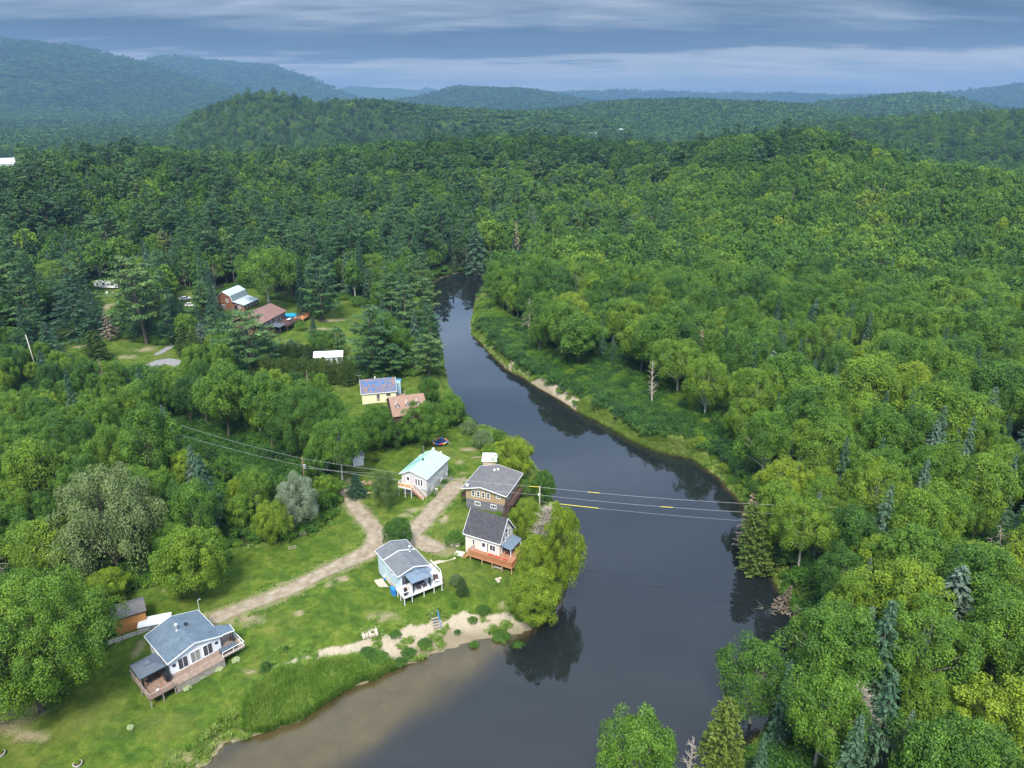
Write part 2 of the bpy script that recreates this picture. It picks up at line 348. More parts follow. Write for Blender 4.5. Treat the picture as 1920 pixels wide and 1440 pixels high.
# ------------------------------------------------------------------ water
wsel = (a_river < 7).reshape(nr, na)
fm = wsel.ravel()[FQ].all(1)
fw = FQ[fm]; used, inv = np.unique(fw, return_inverse=True)
bdw = np.full(len(used), 50.0); bdw = sdist(P2[used], BAR) + wnoise(gx[used], gy[used], 4.0, 5, 7) * 1.0
deep = .16 + .84 * sstep(bdw, -4.2, 3.0)
deep = np.where(a_river[used] > -1.2, np.minimum(deep, 0.62), deep); deep = np.where(a_river[used] > -.5, np.minimum(deep, 0.25), deep)
m_wat = D.materials.new('river_water'); m_wat.use_nodes = True
t = m_wat.node_tree; t.nodes.clear()
tcw = N(t, 'ShaderNodeTexCoord')
wn1 = noise(t, 0.9, 3, 0.5, tcw.outputs['Object']); wn2 = noise(t, 0.12, 3, 0.5, tcw.outputs['Object'])
bmp = N(t, 'ShaderNodeBump', ins={'Strength': 0.05, 'Distance': 0.04}); t.links.new(wn1, bmp.inputs['Height'])
body = N(t, 'ShaderNodeBsdfDiffuse', ins={'Color': (0.010, 0.013, 0.014, 1)})
cl = N(t, 'ShaderNodeBsdfTransparent', ins={'Color': (0.80, 0.78, 0.60, 1)})
m1 = N(t, 'ShaderNodeMixShader'); t.links.new(attr(t, 'deep').outputs['Fac'], m1.inputs[0]); t.links.new(cl.outputs[0], m1.inputs[1]); t.links.new(body.outputs[0], m1.inputs[2])
gl = N(t, 'ShaderNodeBsdfGlossy', ins={'Roughness': 0.008, 'Color': (1, 1, 1, 1)}); t.links.new(bmp.outputs[0], gl.inputs['Normal'])
fr = N(t, 'ShaderNodeFresnel', ins={'IOR': 1.5}); t.links.new(bmp.outputs[0], fr.inputs['Normal'])
m2 = N(t, 'ShaderNodeMixShader'); t.links.new(fr.outputs[0], m2.inputs[0]); t.links.new(m1.outputs[0], m2.inputs[1]); t.links.new(gl.outputs[0], m2.inputs[2])
out = N(t, 'ShaderNodeOutputMaterial'); t.links.new(m2.outputs[0], out.inputs[0])
me = mesh_np('river_water', np.stack([gx[used], gy[used], np.zeros(len(used))], 1), inv.reshape(-1, 4), m_wat, dict(deep=deep), smooth=True)
wat = obj('river_water', me); tag(wat, kind='structure')
# ------------------------------------------------------------------ simple material maker
_M = {}
def mat(name, col, rough=0.7, var=0.18, scale=2.5, metal=0.0, stripes=None, col2=None, stain=None, bump=0.0, spec=0.4, thr=(0.4, 0.65), emit=None):
    if name in _M: return _M[name]
    m = D.materials.new(name); m.use_nodes = True; t = m.node_tree; t.nodes.clear(); _M[name] = m
    tc = N(t, 'ShaderNodeTexCoord'); V = tc.outputs['Object']
    n = noise(t, scale, 5, 0.6, V); n2 = noise(t, scale * 7, 3, 0.6, V)
    base = tuple(col)
    c = mixc(t, 1, base, ramp(t, [(0.3, 1 - var), (0.5, 1.0), (0.72, 1 + var)], n).outputs[0], 'MULTIPLY')
    c = mixc(t, 1, c, ramp(t, [(0.3, 1 - var * .7), (0.5, 1.0), (0.7, 1 + var * .7)], n2).outputs[0], 'MULTIPLY')
    if col2 is not None:
        c = mixc(t, ramp(t, [(thr[0], 0.0), (thr[1], 1.0)], noise(t, scale * 1.7, 5, 0.65, V, 0.8)).outputs[0], c, tuple(col2))
    b = N(t, 'ShaderNodeBsdfPrincipled', ins={'Roughness': rough, 'Metallic': metal, 'Specular IOR Level': spec})
    h = n2
    if stripes:
        ax, per, depth = stripes[:3]
        sp = N(t, 'ShaderNodeSeparateXYZ'); t.links.new(V, sp.inputs[0])
        q = math_(t, 'FRACT', math_(t, 'DIVIDE', sp.outputs[ax], per))
        ln = ramp(t, [(0.0, 1 - depth), (0.10, 1 - depth), (0.16, 1.0), (1.0, 1.0)], q)
        c = mixc(t, 1, c, ln.outputs[0], 'MULTIPLY')
        cell = math_(t, 'FLOOR', math_(t, 'DIVIDE', sp.outputs[ax], per))
        wn = N(t, 'ShaderNodeTexWhiteNoise', noise_dimensions='1D'); t.links.new(cell, wn.inputs['W'])
        c = mixc(t, 1, c, ramp(t, [(0, 1 - var * .8), (1, 1 + var * .8)], wn.outputs[0]).outputs[0], 'MULTIPLY')
        if stain is not None:
            sx = N(t, 'ShaderNodeMapping'); s_ = [0.5, 0.5, 0.5]; s_[ax] = 4.0; sx.inputs['Scale'].default_value = s_
            t.links.new(V, sx.inputs[0]); ns = noise(t, 1.3, 6, 0.6, sx.outputs[0])
            c = mixc(t, ramp(t, [(0.47, 0.0), (0.56, 0.9)], ns).outputs[0], c, tuple(stain))
        h = ln.outputs[0]
    t.links.new(c, b.inputs['Base Color'])
    if bump:
        bm = N(t, 'ShaderNodeBump', ins={'Strength': bump, 'Distance': 0.03}); t.links.new(h, bm.inputs['Height']); t.links.new(bm.outputs[0], b.inputs['Normal'])
    o = N(t, 'ShaderNodeOutputMaterial'); t.links.new(b.outputs[0], o.inputs[0])
    return m
def shingle(name, c1, c2, c3, sx=3.3, sy=6.5):
    """asphalt shingles: mottled tabs in short rows"""
    m = D.materials.new(name); m.use_nodes = True; t = m.node_tree; t.nodes.clear()
    tc = N(t, 'ShaderNodeTexCoord'); V = tc.outputs['Object']
    vo = N(t, 'ShaderNodeTexVoronoi', ins={'Scale': 6.5}); t.links.new(V, vo.inputs['Vector'])
    n = noise(t, 0.8, 4, 0.6, V); n2 = noise(t, 14, 2, 0.6, V)
    sp = N(t, 'ShaderNodeSeparateColor'); t.links.new(vo.outputs['Color'], sp.inputs[0])
    c = ramp(t, [(0.0, [.35 * a + .65 * b_ for a, b_ in zip(c1, c2)]), (0.5, c2), (1.0, [.4 * a + .6 * b_ for a, b_ in zip(c3, c2)])], sp.outputs[0]).outputs[0]
    c = mixc(t, 1, c, ramp(t, [(0.3, .85), (0.5, 1.0), (0.7, 1.15)], n).outputs[0], 'MULTIPLY')
    c = mixc(t, 1, c, ramp(t, [(0.3, .8), (0.5, 1.0), (0.7, 1.2)], n2).outputs[0], 'MULTIPLY')
    b = N(t, 'ShaderNodeBsdfPrincipled', ins={'Roughness': 0.9, 'Specular IOR Level': 0.25}); t.links.new(c, b.inputs['Base Color'])
    bm = N(t, 'ShaderNodeBump', ins={'Strength': 0.5, 'Distance': 0.02}); t.links.new(vo.outputs['Distance'], bm.inputs['Height']); t.links.new(bm.outputs[0], b.inputs['Normal'])
    o = N(t, 'ShaderNodeOutputMaterial'); t.links.new(b.outputs[0], o.inputs[0]); return m
# ------------------------------------------------------------------ gravel roads as sheets draped just above the land
def resample(line, ws, step):
    P = []; Wd = []
    n = len(line)
    for i in range(n - 1):
        p0 = line[max(i - 1, 0)]; p1 = line[i]; p2 = line[i + 1]; p3 = line[min(i + 2, n - 1)]
        k = max(2, int(np.linalg.norm(p2 - p1) / step))
        for j in range(k):
            u = j / k
            q = 0.5 * ((2 * p1) + (-p0 + p2) * u + (2 * p0 - 5 * p1 + 4 * p2 - p3) * u * u + (-p0 + 3 * p1 - 3 * p2 + p3) * u ** 3)
            P.append(q); Wd.append(ws[i] + (ws[i + 1] - ws[i]) * u)
    P.append(line[-1]); Wd.append(ws[-1]); return np.array(P), np.array(Wd)
def strip(name, line, ws, m, lift, rag=0.16, nc=9, round_ends=True, step=0.5):
    P, Wd = resample(line, ws, step)
    T = np.gradient(P, axis=0); T /= np.linalg.norm(T, axis=1)[:, None]; Nn = np.stack([-T[:, 1], T[:, 0]], 1)
    s = np.cumsum(np.r_[0, np.linalg.norm(np.diff(P, axis=0), axis=1)]); L = s[-1]
    el = Wd / 2 + wnoise(P[:, 0], P[:, 1], 1.1, 2, 7) * rag; er = Wd / 2 + wnoise(P[:, 0] + 40, P[:, 1], 1.0, 5, 7) * rag
    if round_ends:
        e = np.sqrt(np.clip(1 - (1 - np.clip(np.minimum(s, L - s) / 1.6, 0, 1)) ** 2, 0.02, 1)); el = el * e; er = er * e
    V = []
    for k in range(nc):
        u = k / (nc - 1); off = el * (1 - u) - er * u; V.append(P + Nn * off[:, None])
    V = np.stack(V, 1); sh = V.shape[:2]; V = V.reshape(-1, 2); z = ground(V[:, 0], V[:, 1]) + lift
    ii = np.arange(len(V)).reshape(sh)
    Fq = np.stack([ii[:-1, :-1], ii[1:, :-1], ii[1:, 1:], ii[:-1, 1:]], -1).reshape(-1, 4)[:, ::-1]
    lat = np.tile(np.linspace(-1, 1, nc), sh[0])
    me = mesh_np(name, np.c_[V, z], Fq, m, dict(lat=lat), smooth=True)
    if me.polygons[0].normal.z < 0: me.flip_normals()
    return obj(name, me)
m_grav = D.materials.new('gravel'); m_grav.use_nodes = True; t = m_grav.node_tree; t.nodes.clear()
tcg = N(t, 'ShaderNodeTexCoord'); OBg = tcg.outputs['Object']
nb = noise(t, 0.7, 5, 0.6, OBg); nc_ = noise(t, 7, 3, 0.7, OBg)
c = ramp(t, [(0.3, (0.18, 0.145, 0.105)), (0.5, (0.26, 0.215, 0.165)), (0.7, (0.33, 0.285, 0.225))], nb).outputs[0]
c = mixc(t, 1, c, ramp(t, [(0.25, .72), (0.5, 1.0), (0.75, 1.28)], nc_).outputs[0], 'MULTIPLY')
al = math_(t, 'ABSOLUTE', attr(t, 'lat').outputs['Fac'])
tr = ramp(t, [(0.0, 0.55), (0.14, 0.35), (0.3, 0.0), (0.62, 0.0), (0.86, 0.55), (1.0, 1.0)], al).outputs[0]
gf = math_(t, 'MULTIPLY', tr, ramp(t, [(0.42, 0.0), (0.62, 0.9)], noise(t, 1.6, 5, 0.7, OBg)).outputs[0])
c = mixc(t, gf, c, (0.13, 0.15, 0.05))
b = N(t, 'ShaderNodeBsdfPrincipled', ins={'Roughness': 0.95, 'Specular IOR Level': 0.1}); t.links.new(c, b.inputs['Base Color'])
bm = N(t, 'ShaderNodeBump', ins={'Strength': 0.6, 'Distance': 0.04}); t.links.new(nc_, bm.inputs['Height']); t.links.new(bm.outputs[0], b.inputs['Normal'])
o_ = N(t, 'ShaderNodeOutputMaterial'); t.links.new(b.outputs[0], o_.inputs[0])
tag(strip('gravel_road', ROAD, ROADW, m_grav, 0.05), kind='structure')
tag(strip('gravel_driveway', ROAD2, ROAD2W, m_grav, 0.062), kind='structure')
tag(strip('gravel_parking', ROAD3, ROAD3W, m_grav, 0.074), kind='structure')
m_asph = mat('asphalt', (0.20, 0.20, 0.21), 0.9, 0.15, 0.8)
tag(strip('paved_road', GP([(255,700),(290,684),(312,677),(335,682),(362,694),(380,706)]), [5, 5, 5, 4.5, 4, 4], m_asph, 0.08, 0.4, step=2), kind='structure')
tag(strip('paved_lane', GP([(290,668),(305,660),(325,650)]), [2.2, 2.2, 2.2], m_asph, 0.08, 0.15, step=1.5), kind='structure')
# ================================================================== foliage
rng = np.random.default_rng(11)
def leafmat(name, cols, trans=0.25, var=0.30, rough=0.6):
    """cols: dark, middle, light tone picked by the tone each tree carries"""
    m = D.materials.new(name); m.use_nodes = True; t = m.node_tree; t.nodes.clear()
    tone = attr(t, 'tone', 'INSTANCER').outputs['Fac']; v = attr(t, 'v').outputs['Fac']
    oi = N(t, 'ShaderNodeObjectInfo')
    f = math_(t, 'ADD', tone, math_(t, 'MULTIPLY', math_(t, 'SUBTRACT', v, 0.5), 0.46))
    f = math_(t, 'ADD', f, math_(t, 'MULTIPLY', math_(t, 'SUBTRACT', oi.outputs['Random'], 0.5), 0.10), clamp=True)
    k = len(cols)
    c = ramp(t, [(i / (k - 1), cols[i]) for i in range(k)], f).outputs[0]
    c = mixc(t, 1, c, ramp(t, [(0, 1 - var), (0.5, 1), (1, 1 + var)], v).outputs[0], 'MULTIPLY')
    d = N(t, 'ShaderNodeBsdfPrincipled', ins={'Roughness': rough, 'Specular IOR Level': 0.30}); t.links.new(c, d.inputs['Base Color'])
    o = N(t, 'ShaderNodeOutputMaterial')
    if trans:
        tl = N(t, 'ShaderNodeBsdfTranslucent'); t.links.new(mixc(t, 1, c, (1.15, 1.25, 0.55), 'MULTIPLY'), tl.inputs[0])
        mx = N(t, 'ShaderNodeMixShader', ins={0: trans}); t.links.new(d.outputs[0], mx.inputs[1]); t.links.new(tl.outputs[0], mx.inputs[2]); t.links.new(mx.outputs[0], o.inputs[0])
    else: t.links.new(d.outputs[0], o.inputs[0])
    return m
m_leaf = leafmat('broad_leaves', [(0.015, 0.046, 0.011), (0.035, 0.098, 0.014), (0.070, 0.158, 0.016), (0.118, 0.214, 0.018), (0.190, 0.264, 0.016)], 0.22)
m_grey = leafmat('silver_leaves', [(0.055, 0.105, 0.035), (0.10, 0.155, 0.055), (0.24, 0.29, 0.22)], 0.1)
m_will = leafmat('willow_leaves', [(0.045, 0.090, 0.022), (0.085, 0.140, 0.038), (0.15, 0.205, 0.075)], 0.12)
m_pine = leafmat('pine_needles', [(0.018, 0.056, 0.026), (0.042, 0.108, 0.034), (0.088, 0.165, 0.042), (0.15, 0.17, 0.04)], 0.08)
m_spru = leafmat('spruce_needles', [(0.014, 0.042, 0.024), (0.030, 0.078, 0.038), (0.062, 0.125, 0.068), (0.11, 0.16, 0.12)], 0.05)
m_cedr = leafmat('cedar_sprays', [(0.026, 0.060, 0.012), (0.050, 0.100, 0.014), (0.105, 0.150, 0.022)], 0.1)
m_bark = mat('bark', (0.11, 0.09, 0.07), 0.95, 0.3, 3.0)
m_pbark = mat('pale_bark', (0.36, 0.34, 0.31), 0.9, 0.25, 3.0)
m_dead = mat('dead_wood', (0.40, 0.35, 0.30), 0.95, 0.2, 2.0)
m_rust = leafmat('dry_needles', [(0.10, 0.085, 0.06), (0.20, 0.15, 0.11), (0.30, 0.22, 0.15)], 0.05)

def unit(v): return v / np.maximum(np.linalg.norm(v, axis=-1, keepdims=True), 1e-9)
def leaves(C, Nrm, S, val, asp=0.6, up=None, jit=0.6, R=None):
    """diamond leaf sprays: centres, outward directions, sizes, clump value"""
    R = R or rng
    n = len(C); Nrm = unit(Nrm + R.normal(0, jit, (n, 3)))
    a = R.normal(0, 1, (n, 3)) if up is None else up + R.normal(0, 0.25, (n, 3))
    u = unit(a - (a * Nrm).sum(1)[:, None] * Nrm); w = np.cross(Nrm, u)
    S = np.asarray(S)[:, None]
    q = np.stack([C + u * S * .5, C + w * S * asp * .5, C - u * S * .5, C - w * S * asp * .5], 1).reshape(-1, 3)
    F_ = np.arange(4 * n).reshape(n, 4)
    return q, F_, np.repeat(val, 4)
def tube(pts, rads, k=6):
    pts = np.asarray(pts, float); V = []; Fq = []
    for i, p in enumerate(pts):
        d = pts[min(i + 1, len(pts) - 1)] - pts[max(i - 1, 0)]; d = d / (np.linalg.norm(d) + 1e-9)
        a = np.cross(d, [0.3, 0.9, 0.12]); a /= np.linalg.norm(a); b = np.cross(d, a)
        for j in range(k):
            th = 2 * math.pi * j / k; V.append(p + (a * math.cos(th) + b * math.sin(th)) * rads[i])
    for i in range(len(pts) - 1):
        for j in range(k):
            Fq.append((i * k + j, i * k + (j + 1) % k, (i + 1) * k + (j + 1) % k, (i + 1) * k + j))
    return np.array(V), np.array(Fq)
def merge(parts):
    Vs, Fs, vs = [], [], []; o = 0
    for p in parts:
        V, Fq = p[0], p[1]; Vs.append(V); Fs.append(Fq + o); o += len(V)
        vs.append(p[2] if len(p) > 2 else np.full(len(V), 0.5))
    return np.concatenate(Vs), np.concatenate(Fs), np.concatenate(vs)
def broadleaf(seed, wr=0.40, nclump=46, per=130, leaf=0.034, low=0.26, top=1.0, lobe=0.15, open_=0.0, shape=1.0, zf=1.12):
    """unit tree: height 1, crown radius wr.  returns crown and wood parts"""
    R = np.random.default_rng(seed); parts = []; wood = []
    cz = (low + top) / 2; hz = (top - low) / 2
    lean = R.normal(0, 0.02, 2)
    wood.append(tube([(0, 0, -0.04), (lean[0] * .5, lean[1] * .5, low * .7), (lean[0], lean[1], cz), (lean[0] * 1.3, lean[1] * 1.3, top * .88)], [0.022, 0.017, 0.011, 0.003]))
    bias = R.uniform(0.78, 1.15, 12)
    for i in range(nclump):
        ph = (i * 2.39996 + R.uniform(-.35, .35)) % (2 * math.pi)
        z = 1 - 1.75 * (i + 0.5) / nclump + R.uniform(-.08, .08)
        z = max(-0.85, min(0.98, z)); rad = math.sqrt(max(0.02, 1 - abs(z) ** (2.0 * shape)))
        rb = bias[int(ph / (2 * math.pi) * 12) % 12] * R.uniform(0.82, 1.08)
        f = R.uniform(0.72, 1.0) if i % 4 else R.uniform(.35, .7)
        r = wr * rad * rb * f
        c = np.array([lean[0] + r * math.cos(ph), lean[1] + r * math.sin(ph), cz + hz * z * (0.80 if z > 0 else 0.78) * (f * .3 + .7) + hz * R.uniform(-.09, .12)])
        cr = lobe * R.uniform(0.7, 1.25) * (wr / .4) ** .5
        out_ = unit((c - np.array([lean[0], lean[1], cz - hz * .5]))[None])[0]
        n = int(per * R.uniform(.6, 1.3)); cr *= R.uniform(.75, 1.15)
        dirs = unit(R.normal(0, 1, (n, 3)) + out_ * 0.75 + np.array([0, 0, 0.45]))
        rr = cr * (R.uniform(0.45, 1.08, n) ** 0.6)[:, None] * np.array([.92, .92, zf])
        C = c + dirs * rr
        val = np.clip(R.uniform(0.12, 0.88) * 0.55 + 0.22 + R.normal(0, .16, n), 0, 1)
        parts.append(leaves(C, dirs * 1.0 + np.array([0, 0, .25]), leaf * R.uniform(.6, 1.35, n), val, 0.75, jit=.5, R=R))
        if i % 3 == 0:
            b0 = np.array([lean[0] * .6, lean[1] * .6, low * .6 + (c[2] - low * .6) * .35])
            wood.append(tube([b0, (b0 + c) / 2 + np.array([0, 0, .02]), c], [0.010, 0.006, 0.002], 4))
    return merge(parts), merge(wood)
def conifer(seed, wr=0.17, nb=70, per=26, low=0.10, leaf=0.045, droop=-0.25, rough=0.2, tiers=0, power=0.9, upturn=0.0, asp=0.35, blunt=0.0, jit=.25):
    R = np.random.default_rng(seed); parts = []; wood = []
    wood.append(tube([(0, 0, -0.04), (0, 0, .5), (0, 0, 0.97)], [0.016, 0.010, 0.002]))
    side = R.uniform(0.75, 1.2, 8)
    for i in range(nb):
        u = (i + R.uniform(0, 1)) / nb
        if tiers: u = (math.floor(u * tiers) + R.uniform(0.0, 0.5)) / tiers
        z = low + (1 - low) * u
        L = wr * ((1 - u) ** power * (1 - blunt) + blunt * math.sqrt(max(0, 1 - u ** 2.5))) * R.uniform(1 - rough, 1 + rough) + 0.012
        ph = i * 2.39996 + R.uniform(-.4, .4); L *= side[int((ph % 6.283) / 6.284 * 8)]
        d = np.array([math.cos(ph), math.sin(ph), 0])
        n = max(4, int(per * (0.35 + L / wr)))
        s = R.uniform(0.18, 1.0, n) ** 0.8
        tz = droop * L * s + upturn * L * s * s
        wdt = L * 0.26 * (1.15 - s)
        C = np.array([0, 0, z]) + d * (L * s)[:, None] + np.array([-d[1], d[0], 0]) * (R.normal(0, 1, n) * wdt)[:, None]
        C[:, 2] += tz + R.normal(0, .005, n)
        up = d + np.array([0, 0, droop + upturn * 1.3])
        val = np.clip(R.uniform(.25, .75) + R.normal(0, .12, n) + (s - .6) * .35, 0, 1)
        parts.append(leaves(C, np.array([0, 0, 1.0]) + d * .35 + np.zeros((n, 3)), leaf * R.uniform(.7, 1.3, n), val, asp, up=np.tile(up, (n, 1)), jit=jit, R=R))
        if i % 4 == 0: wood.append(tube([(0, 0, z), np.array([0, 0, z]) + d * L * .5 + np.array([0, 0, droop * L * .5]), np.array([0, 0, z]) + d * L * .9 + np.array([0, 0, (droop + upturn) * L * .9])], [.005, .003, .001], 3))
    return merge(parts), merge(wood)
def pine(seed, wr=0.26, leaf=0.042, nb=46, per=46, low=.22):
    """broad white pine: separate plumes in uneven tiers, tips turned up"""
    R = np.random.default_rng(seed); parts = []; wood = []
    lean = R.normal(0, .02, 2)
    wood.append(tube([(0, 0, -.04), (lean[0] * .5, lean[1] * .5, .5), (lean[0], lean[1], .97)], [.018, .012, .003]))
    side = R.uniform(.65, 1.25, 7)
    for i in range(nb):
        u = (i + R.uniform(0, 1)) / nb; u = (math.floor(u * 13) + R.uniform(0, .38)) / 13
        z = low + (1 - low) * u
        L = wr * (1 - u ** 2.1) ** .75 * R.uniform(.6, 1.12) * (0.72 + .28 * min(1, u / .3)) + .03
        ph = i * 2.39996 + R.uniform(-.5, .5); L *= side[int((ph % 6.283) / 6.284 * 7)]
        d = np.array([math.cos(ph), math.sin(ph), 0]); base = np.array([lean[0] * u, lean[1] * u, z])
        rise = R.uniform(.0, .25)
        nk = max(3, int(L / .035))
        cv_ = R.uniform(.25, .75)
        for k in range(nk):
            s = .25 + .75 * (k + .5) / nk
            cc_ = base + d * L * s + np.array([0, 0, L * s * (rise + .12 * s)]) + np.array([-d[1], d[0], 0]) * R.normal(0, L * .14)
            n = max(5, int(per * .5)); dirs = unit(R.normal(0, 1, (n, 3)) + d * .8 + np.array([0, 0, .7]))
            C = cc_ + dirs * R.uniform(.3, 1, n)[:, None] * np.array([.050, .050, .022]) * (wr / .26)
            val = np.clip(cv_ + R.normal(0, .14, n), 0, 1)
            parts.append(leaves(C, np.array([0, 0, 1.]) + dirs * .4, leaf * R.uniform(.6, 1.2, n), val, .34, up=dirs, jit=.35, R=R))
        if i % 2 == 0: wood.append(tube([base, base + d * L * .5 + np.array([0, 0, L * rise * .5]), base + d * L * .95 + np.array([0, 0, L * (rise + .1)])], [.006, .004, .001], 3))
    return merge(parts), merge(wood)
def bare(seed, nb=26, spread=.16, low=.25, conif=False):
    R = np.random.default_rng(seed); wood = []
    ln = R.normal(0, .03, 2)
    wood.append(tube([(0, 0, -.04), (ln[0], ln[1] * .4, .45), (ln[0] * 1.5, ln[1], 1.0)], [.018, .012, .002]))
    for i in range(nb):
        u = low + (1 - low) * (i + R.uniform(0, 1)) / nb; ph = i * 2.4 + R.uniform(-.4, .4)
        L = spread * ((1 - u) * .9 + .25) * R.uniform(.5, 1.3); d = np.array([math.cos(ph), math.sin(ph), -.25 if conif else .9]); d /= np.linalg.norm(d)
        b = np.array([ln[0] * u * 1.4, ln[1] * u, u * .96]); m_ = b + d * L * .55; e = b + d * L + R.normal(0, L * .12, 3)
        wood.append(tube([b, m_, e], [.006, .0035, .0012], 3))
        for q in range(3):
            e2 = m_ + (e - m_) * R.uniform(0, .8) + unit(R.normal(0, 1, 3) + d * .8) * L * .4
            wood.append(tube([m_ + (e - m_) * .1 * q, e2], [.0025, .0009], 3))
    return None, merge(wood)
def bushshape(seed, nclump=22, per=230, leaf=.036, flat=.62):
    R = np.random.default_rng(seed); parts = []
    for i in range(nclump):
        ph = i * 2.4; u = (i + .5) / nclump; r = .36 * math.sqrt(u); z = (.25 + flat * .5 * (1 - u)) + R.uniform(-.06, .08)
        c = np.array([r * math.cos(ph), r * math.sin(ph), z]); n = int(per * R.uniform(.7, 1.2))
        dirs = unit(R.normal(0, 1, (n, 3)) + np.array([math.cos(ph) * u, math.sin(ph) * u, .5]))
        C = c + dirs * (R.uniform(.5, 1.05, n)[:, None]) * np.array([.16, .16, .22]) * R.uniform(.75, 1.2)
        C[:, 2] = np.maximum(C[:, 2], 0.01)
        val = np.clip(R.uniform(.2, .8) * .6 + .2 + R.normal(0, .15, n), 0, 1)
        parts.append(leaves(C, dirs + np.array([0, 0, .5]), leaf * R.uniform(.6, 1.3, n), val, .7, jit=.5, R=R))
    return merge(parts), None
PROTO = {}   # kind -> list of (crown mesh, wood mesh)
def addp(kind, cw, cm, wm):
    c, w = cw
    cme = mesh_np(kind + '_crown', c[0], c[1], cm, dict(v=c[2])) if c is not None else None
    wme = mesh_np(kind + '_trunk', w[0], w[1], wm) if w is not None else None
    PROTO.setdefault(kind, []).append((cme, wme))
for s in range(8):
    wr_ = [.40, .33, .36, .46, .30, .34, .42, .38][s]
    addp('leaf', broadleaf(100 + s, wr_, [84, 90, 76, 100, 80, 72, 92, 80][s], 270, .0185, low=[.22, .26, .2, .3, .24, .2, .28, .3][s], lobe=[.115, .105, .12, .10, .105, .125, .10, .11][s], shape=[1, .75, .9, 1.3, .62, .8, 1.1, .7][s]), m_leaf, m_bark if s % 3 else m_pbark)
for s in range(2): addp('bigleaf', broadleaf(150 + s, .56, 250, 380, .0122, low=.08, lobe=.078, shape=1.15), m_leaf, m_bark)
for s in range(3): addp('round', broadleaf(160 + s, .54, 120, 340, .0200, low=.05, lobe=.115, zf=.82), m_leaf, m_bark)
for s in range(2): addp('willow', broadleaf(170 + s, .60, 90, 420, .018, low=.05, lobe=.12), m_grey if s else m_will, m_bark)
for s in range(4): addp('pine', pine(200 + s, [.26, .30, .24, .28][s], low=[.2, .26, .34, .15][s]), m_pine, m_bark)
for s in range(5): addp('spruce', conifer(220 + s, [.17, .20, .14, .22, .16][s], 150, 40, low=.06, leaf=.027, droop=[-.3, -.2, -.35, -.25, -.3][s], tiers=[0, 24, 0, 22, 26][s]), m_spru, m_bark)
for s in range(3): addp('cedar', conifer(240 + s, [.24, .30, .26][s], 190, 40, low=.02, leaf=.032, droop=.25, power=.6, blunt=.55, asp=.5, jit=.7, rough=.12), m_cedr, m_bark)
for s in range(3): addp('dead', bare(260 + s, 30, [.20, .30, .26][s], conif=(s == 1)), None, m_dead)
addp('dead', bare(268, 150, .24, low=.3), None, m_dead)
for s in range(2): addp('rusty', conifer(270 + s, .15, 60, 12, low=.15, leaf=.045, droop=-.3), m_rust, m_dead)
for s in range(4): addp('bush', bushshape(280 + s), m_leaf, None)
m_host = leafmat('pale_hosta_leaves', [(0.16, 0.24, 0.08), (0.30, 0.38, 0.17), (0.42, 0.50, 0.28)], 0.1)
for s in range(2): addp('hosta', bushshape(295 + s), m_host, None)
for s in range(2): addp('greybush', bushshape(290 + s), m_grey, None)
print('protos', {k: [len(c[0].polygons) if c[0] else 0 for c in v] for k, v in PROTO.items()})
# light versions for the far woods: fewer, larger sprays
FARP = []      # list of (mesh, material) joined crown+trunk, index used by the geometry nodes
FCOL = D.collections.new('far_kinds')
def farmesh(name, cw, cm, wm):
    c, w = cw; V = []; Fq = []; v = []; o = 0; mi = []
    for k, p in enumerate((c, w)):
        if p is None: continue
        V.append(p[0]); Fq.append(p[1] + o); v.append(p[2]); mi.append(np.full(len(p[1]), k)); o += len(p[0])
    me = mesh_np(name, np.concatenate(V), np.concatenate(Fq), None, dict(v=np.concatenate(v)))
    me.materials.append(cm); me.materials.append(wm)
    me.polygons.foreach_set('material_index', np.concatenate(mi).astype(np.int32))
    i = len(FARP); o_ = D.objects.new('kind_%03d' % i, me); FCOL.objects.link(o_); FARP.append(o_); return i
KI = {}
KI['leaf'] = [farmesh('f', broadleaf(300 + s, [.42, .33, .46, .36, .30, .44][s], 56, 56, .042, low=.2, lobe=.115, shape=[1, .7, 1.2, .8, .65, 1][s]), m_leaf, m_bark if s % 2 else m_pbark) for s in range(6)]
KI['leafnear'] = [farmesh('f', broadleaf(500 + s, [.40, .33, .36, .44, .30, .34][s], [84, 90, 76, 96, 80, 72][s], 220, .0215, low=.22, lobe=[.115, .105, .12, .10, .105, .125][s], shape=[1, .75, .9, 1.2, .62, .8][s]), m_leaf, m_bark if s % 2 else m_pbark) for s in range(6)]
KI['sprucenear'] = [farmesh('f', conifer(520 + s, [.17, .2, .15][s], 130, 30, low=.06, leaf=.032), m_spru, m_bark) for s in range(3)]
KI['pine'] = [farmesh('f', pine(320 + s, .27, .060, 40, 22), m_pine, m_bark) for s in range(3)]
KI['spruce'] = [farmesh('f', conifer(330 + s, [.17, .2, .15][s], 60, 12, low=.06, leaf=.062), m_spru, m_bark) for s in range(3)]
KI['dead'] = [farmesh('f', (conifer(350, .13, 30, 8, low=.2, leaf=.05)[0], bare(351)[1]), m_rust, m_dead)]
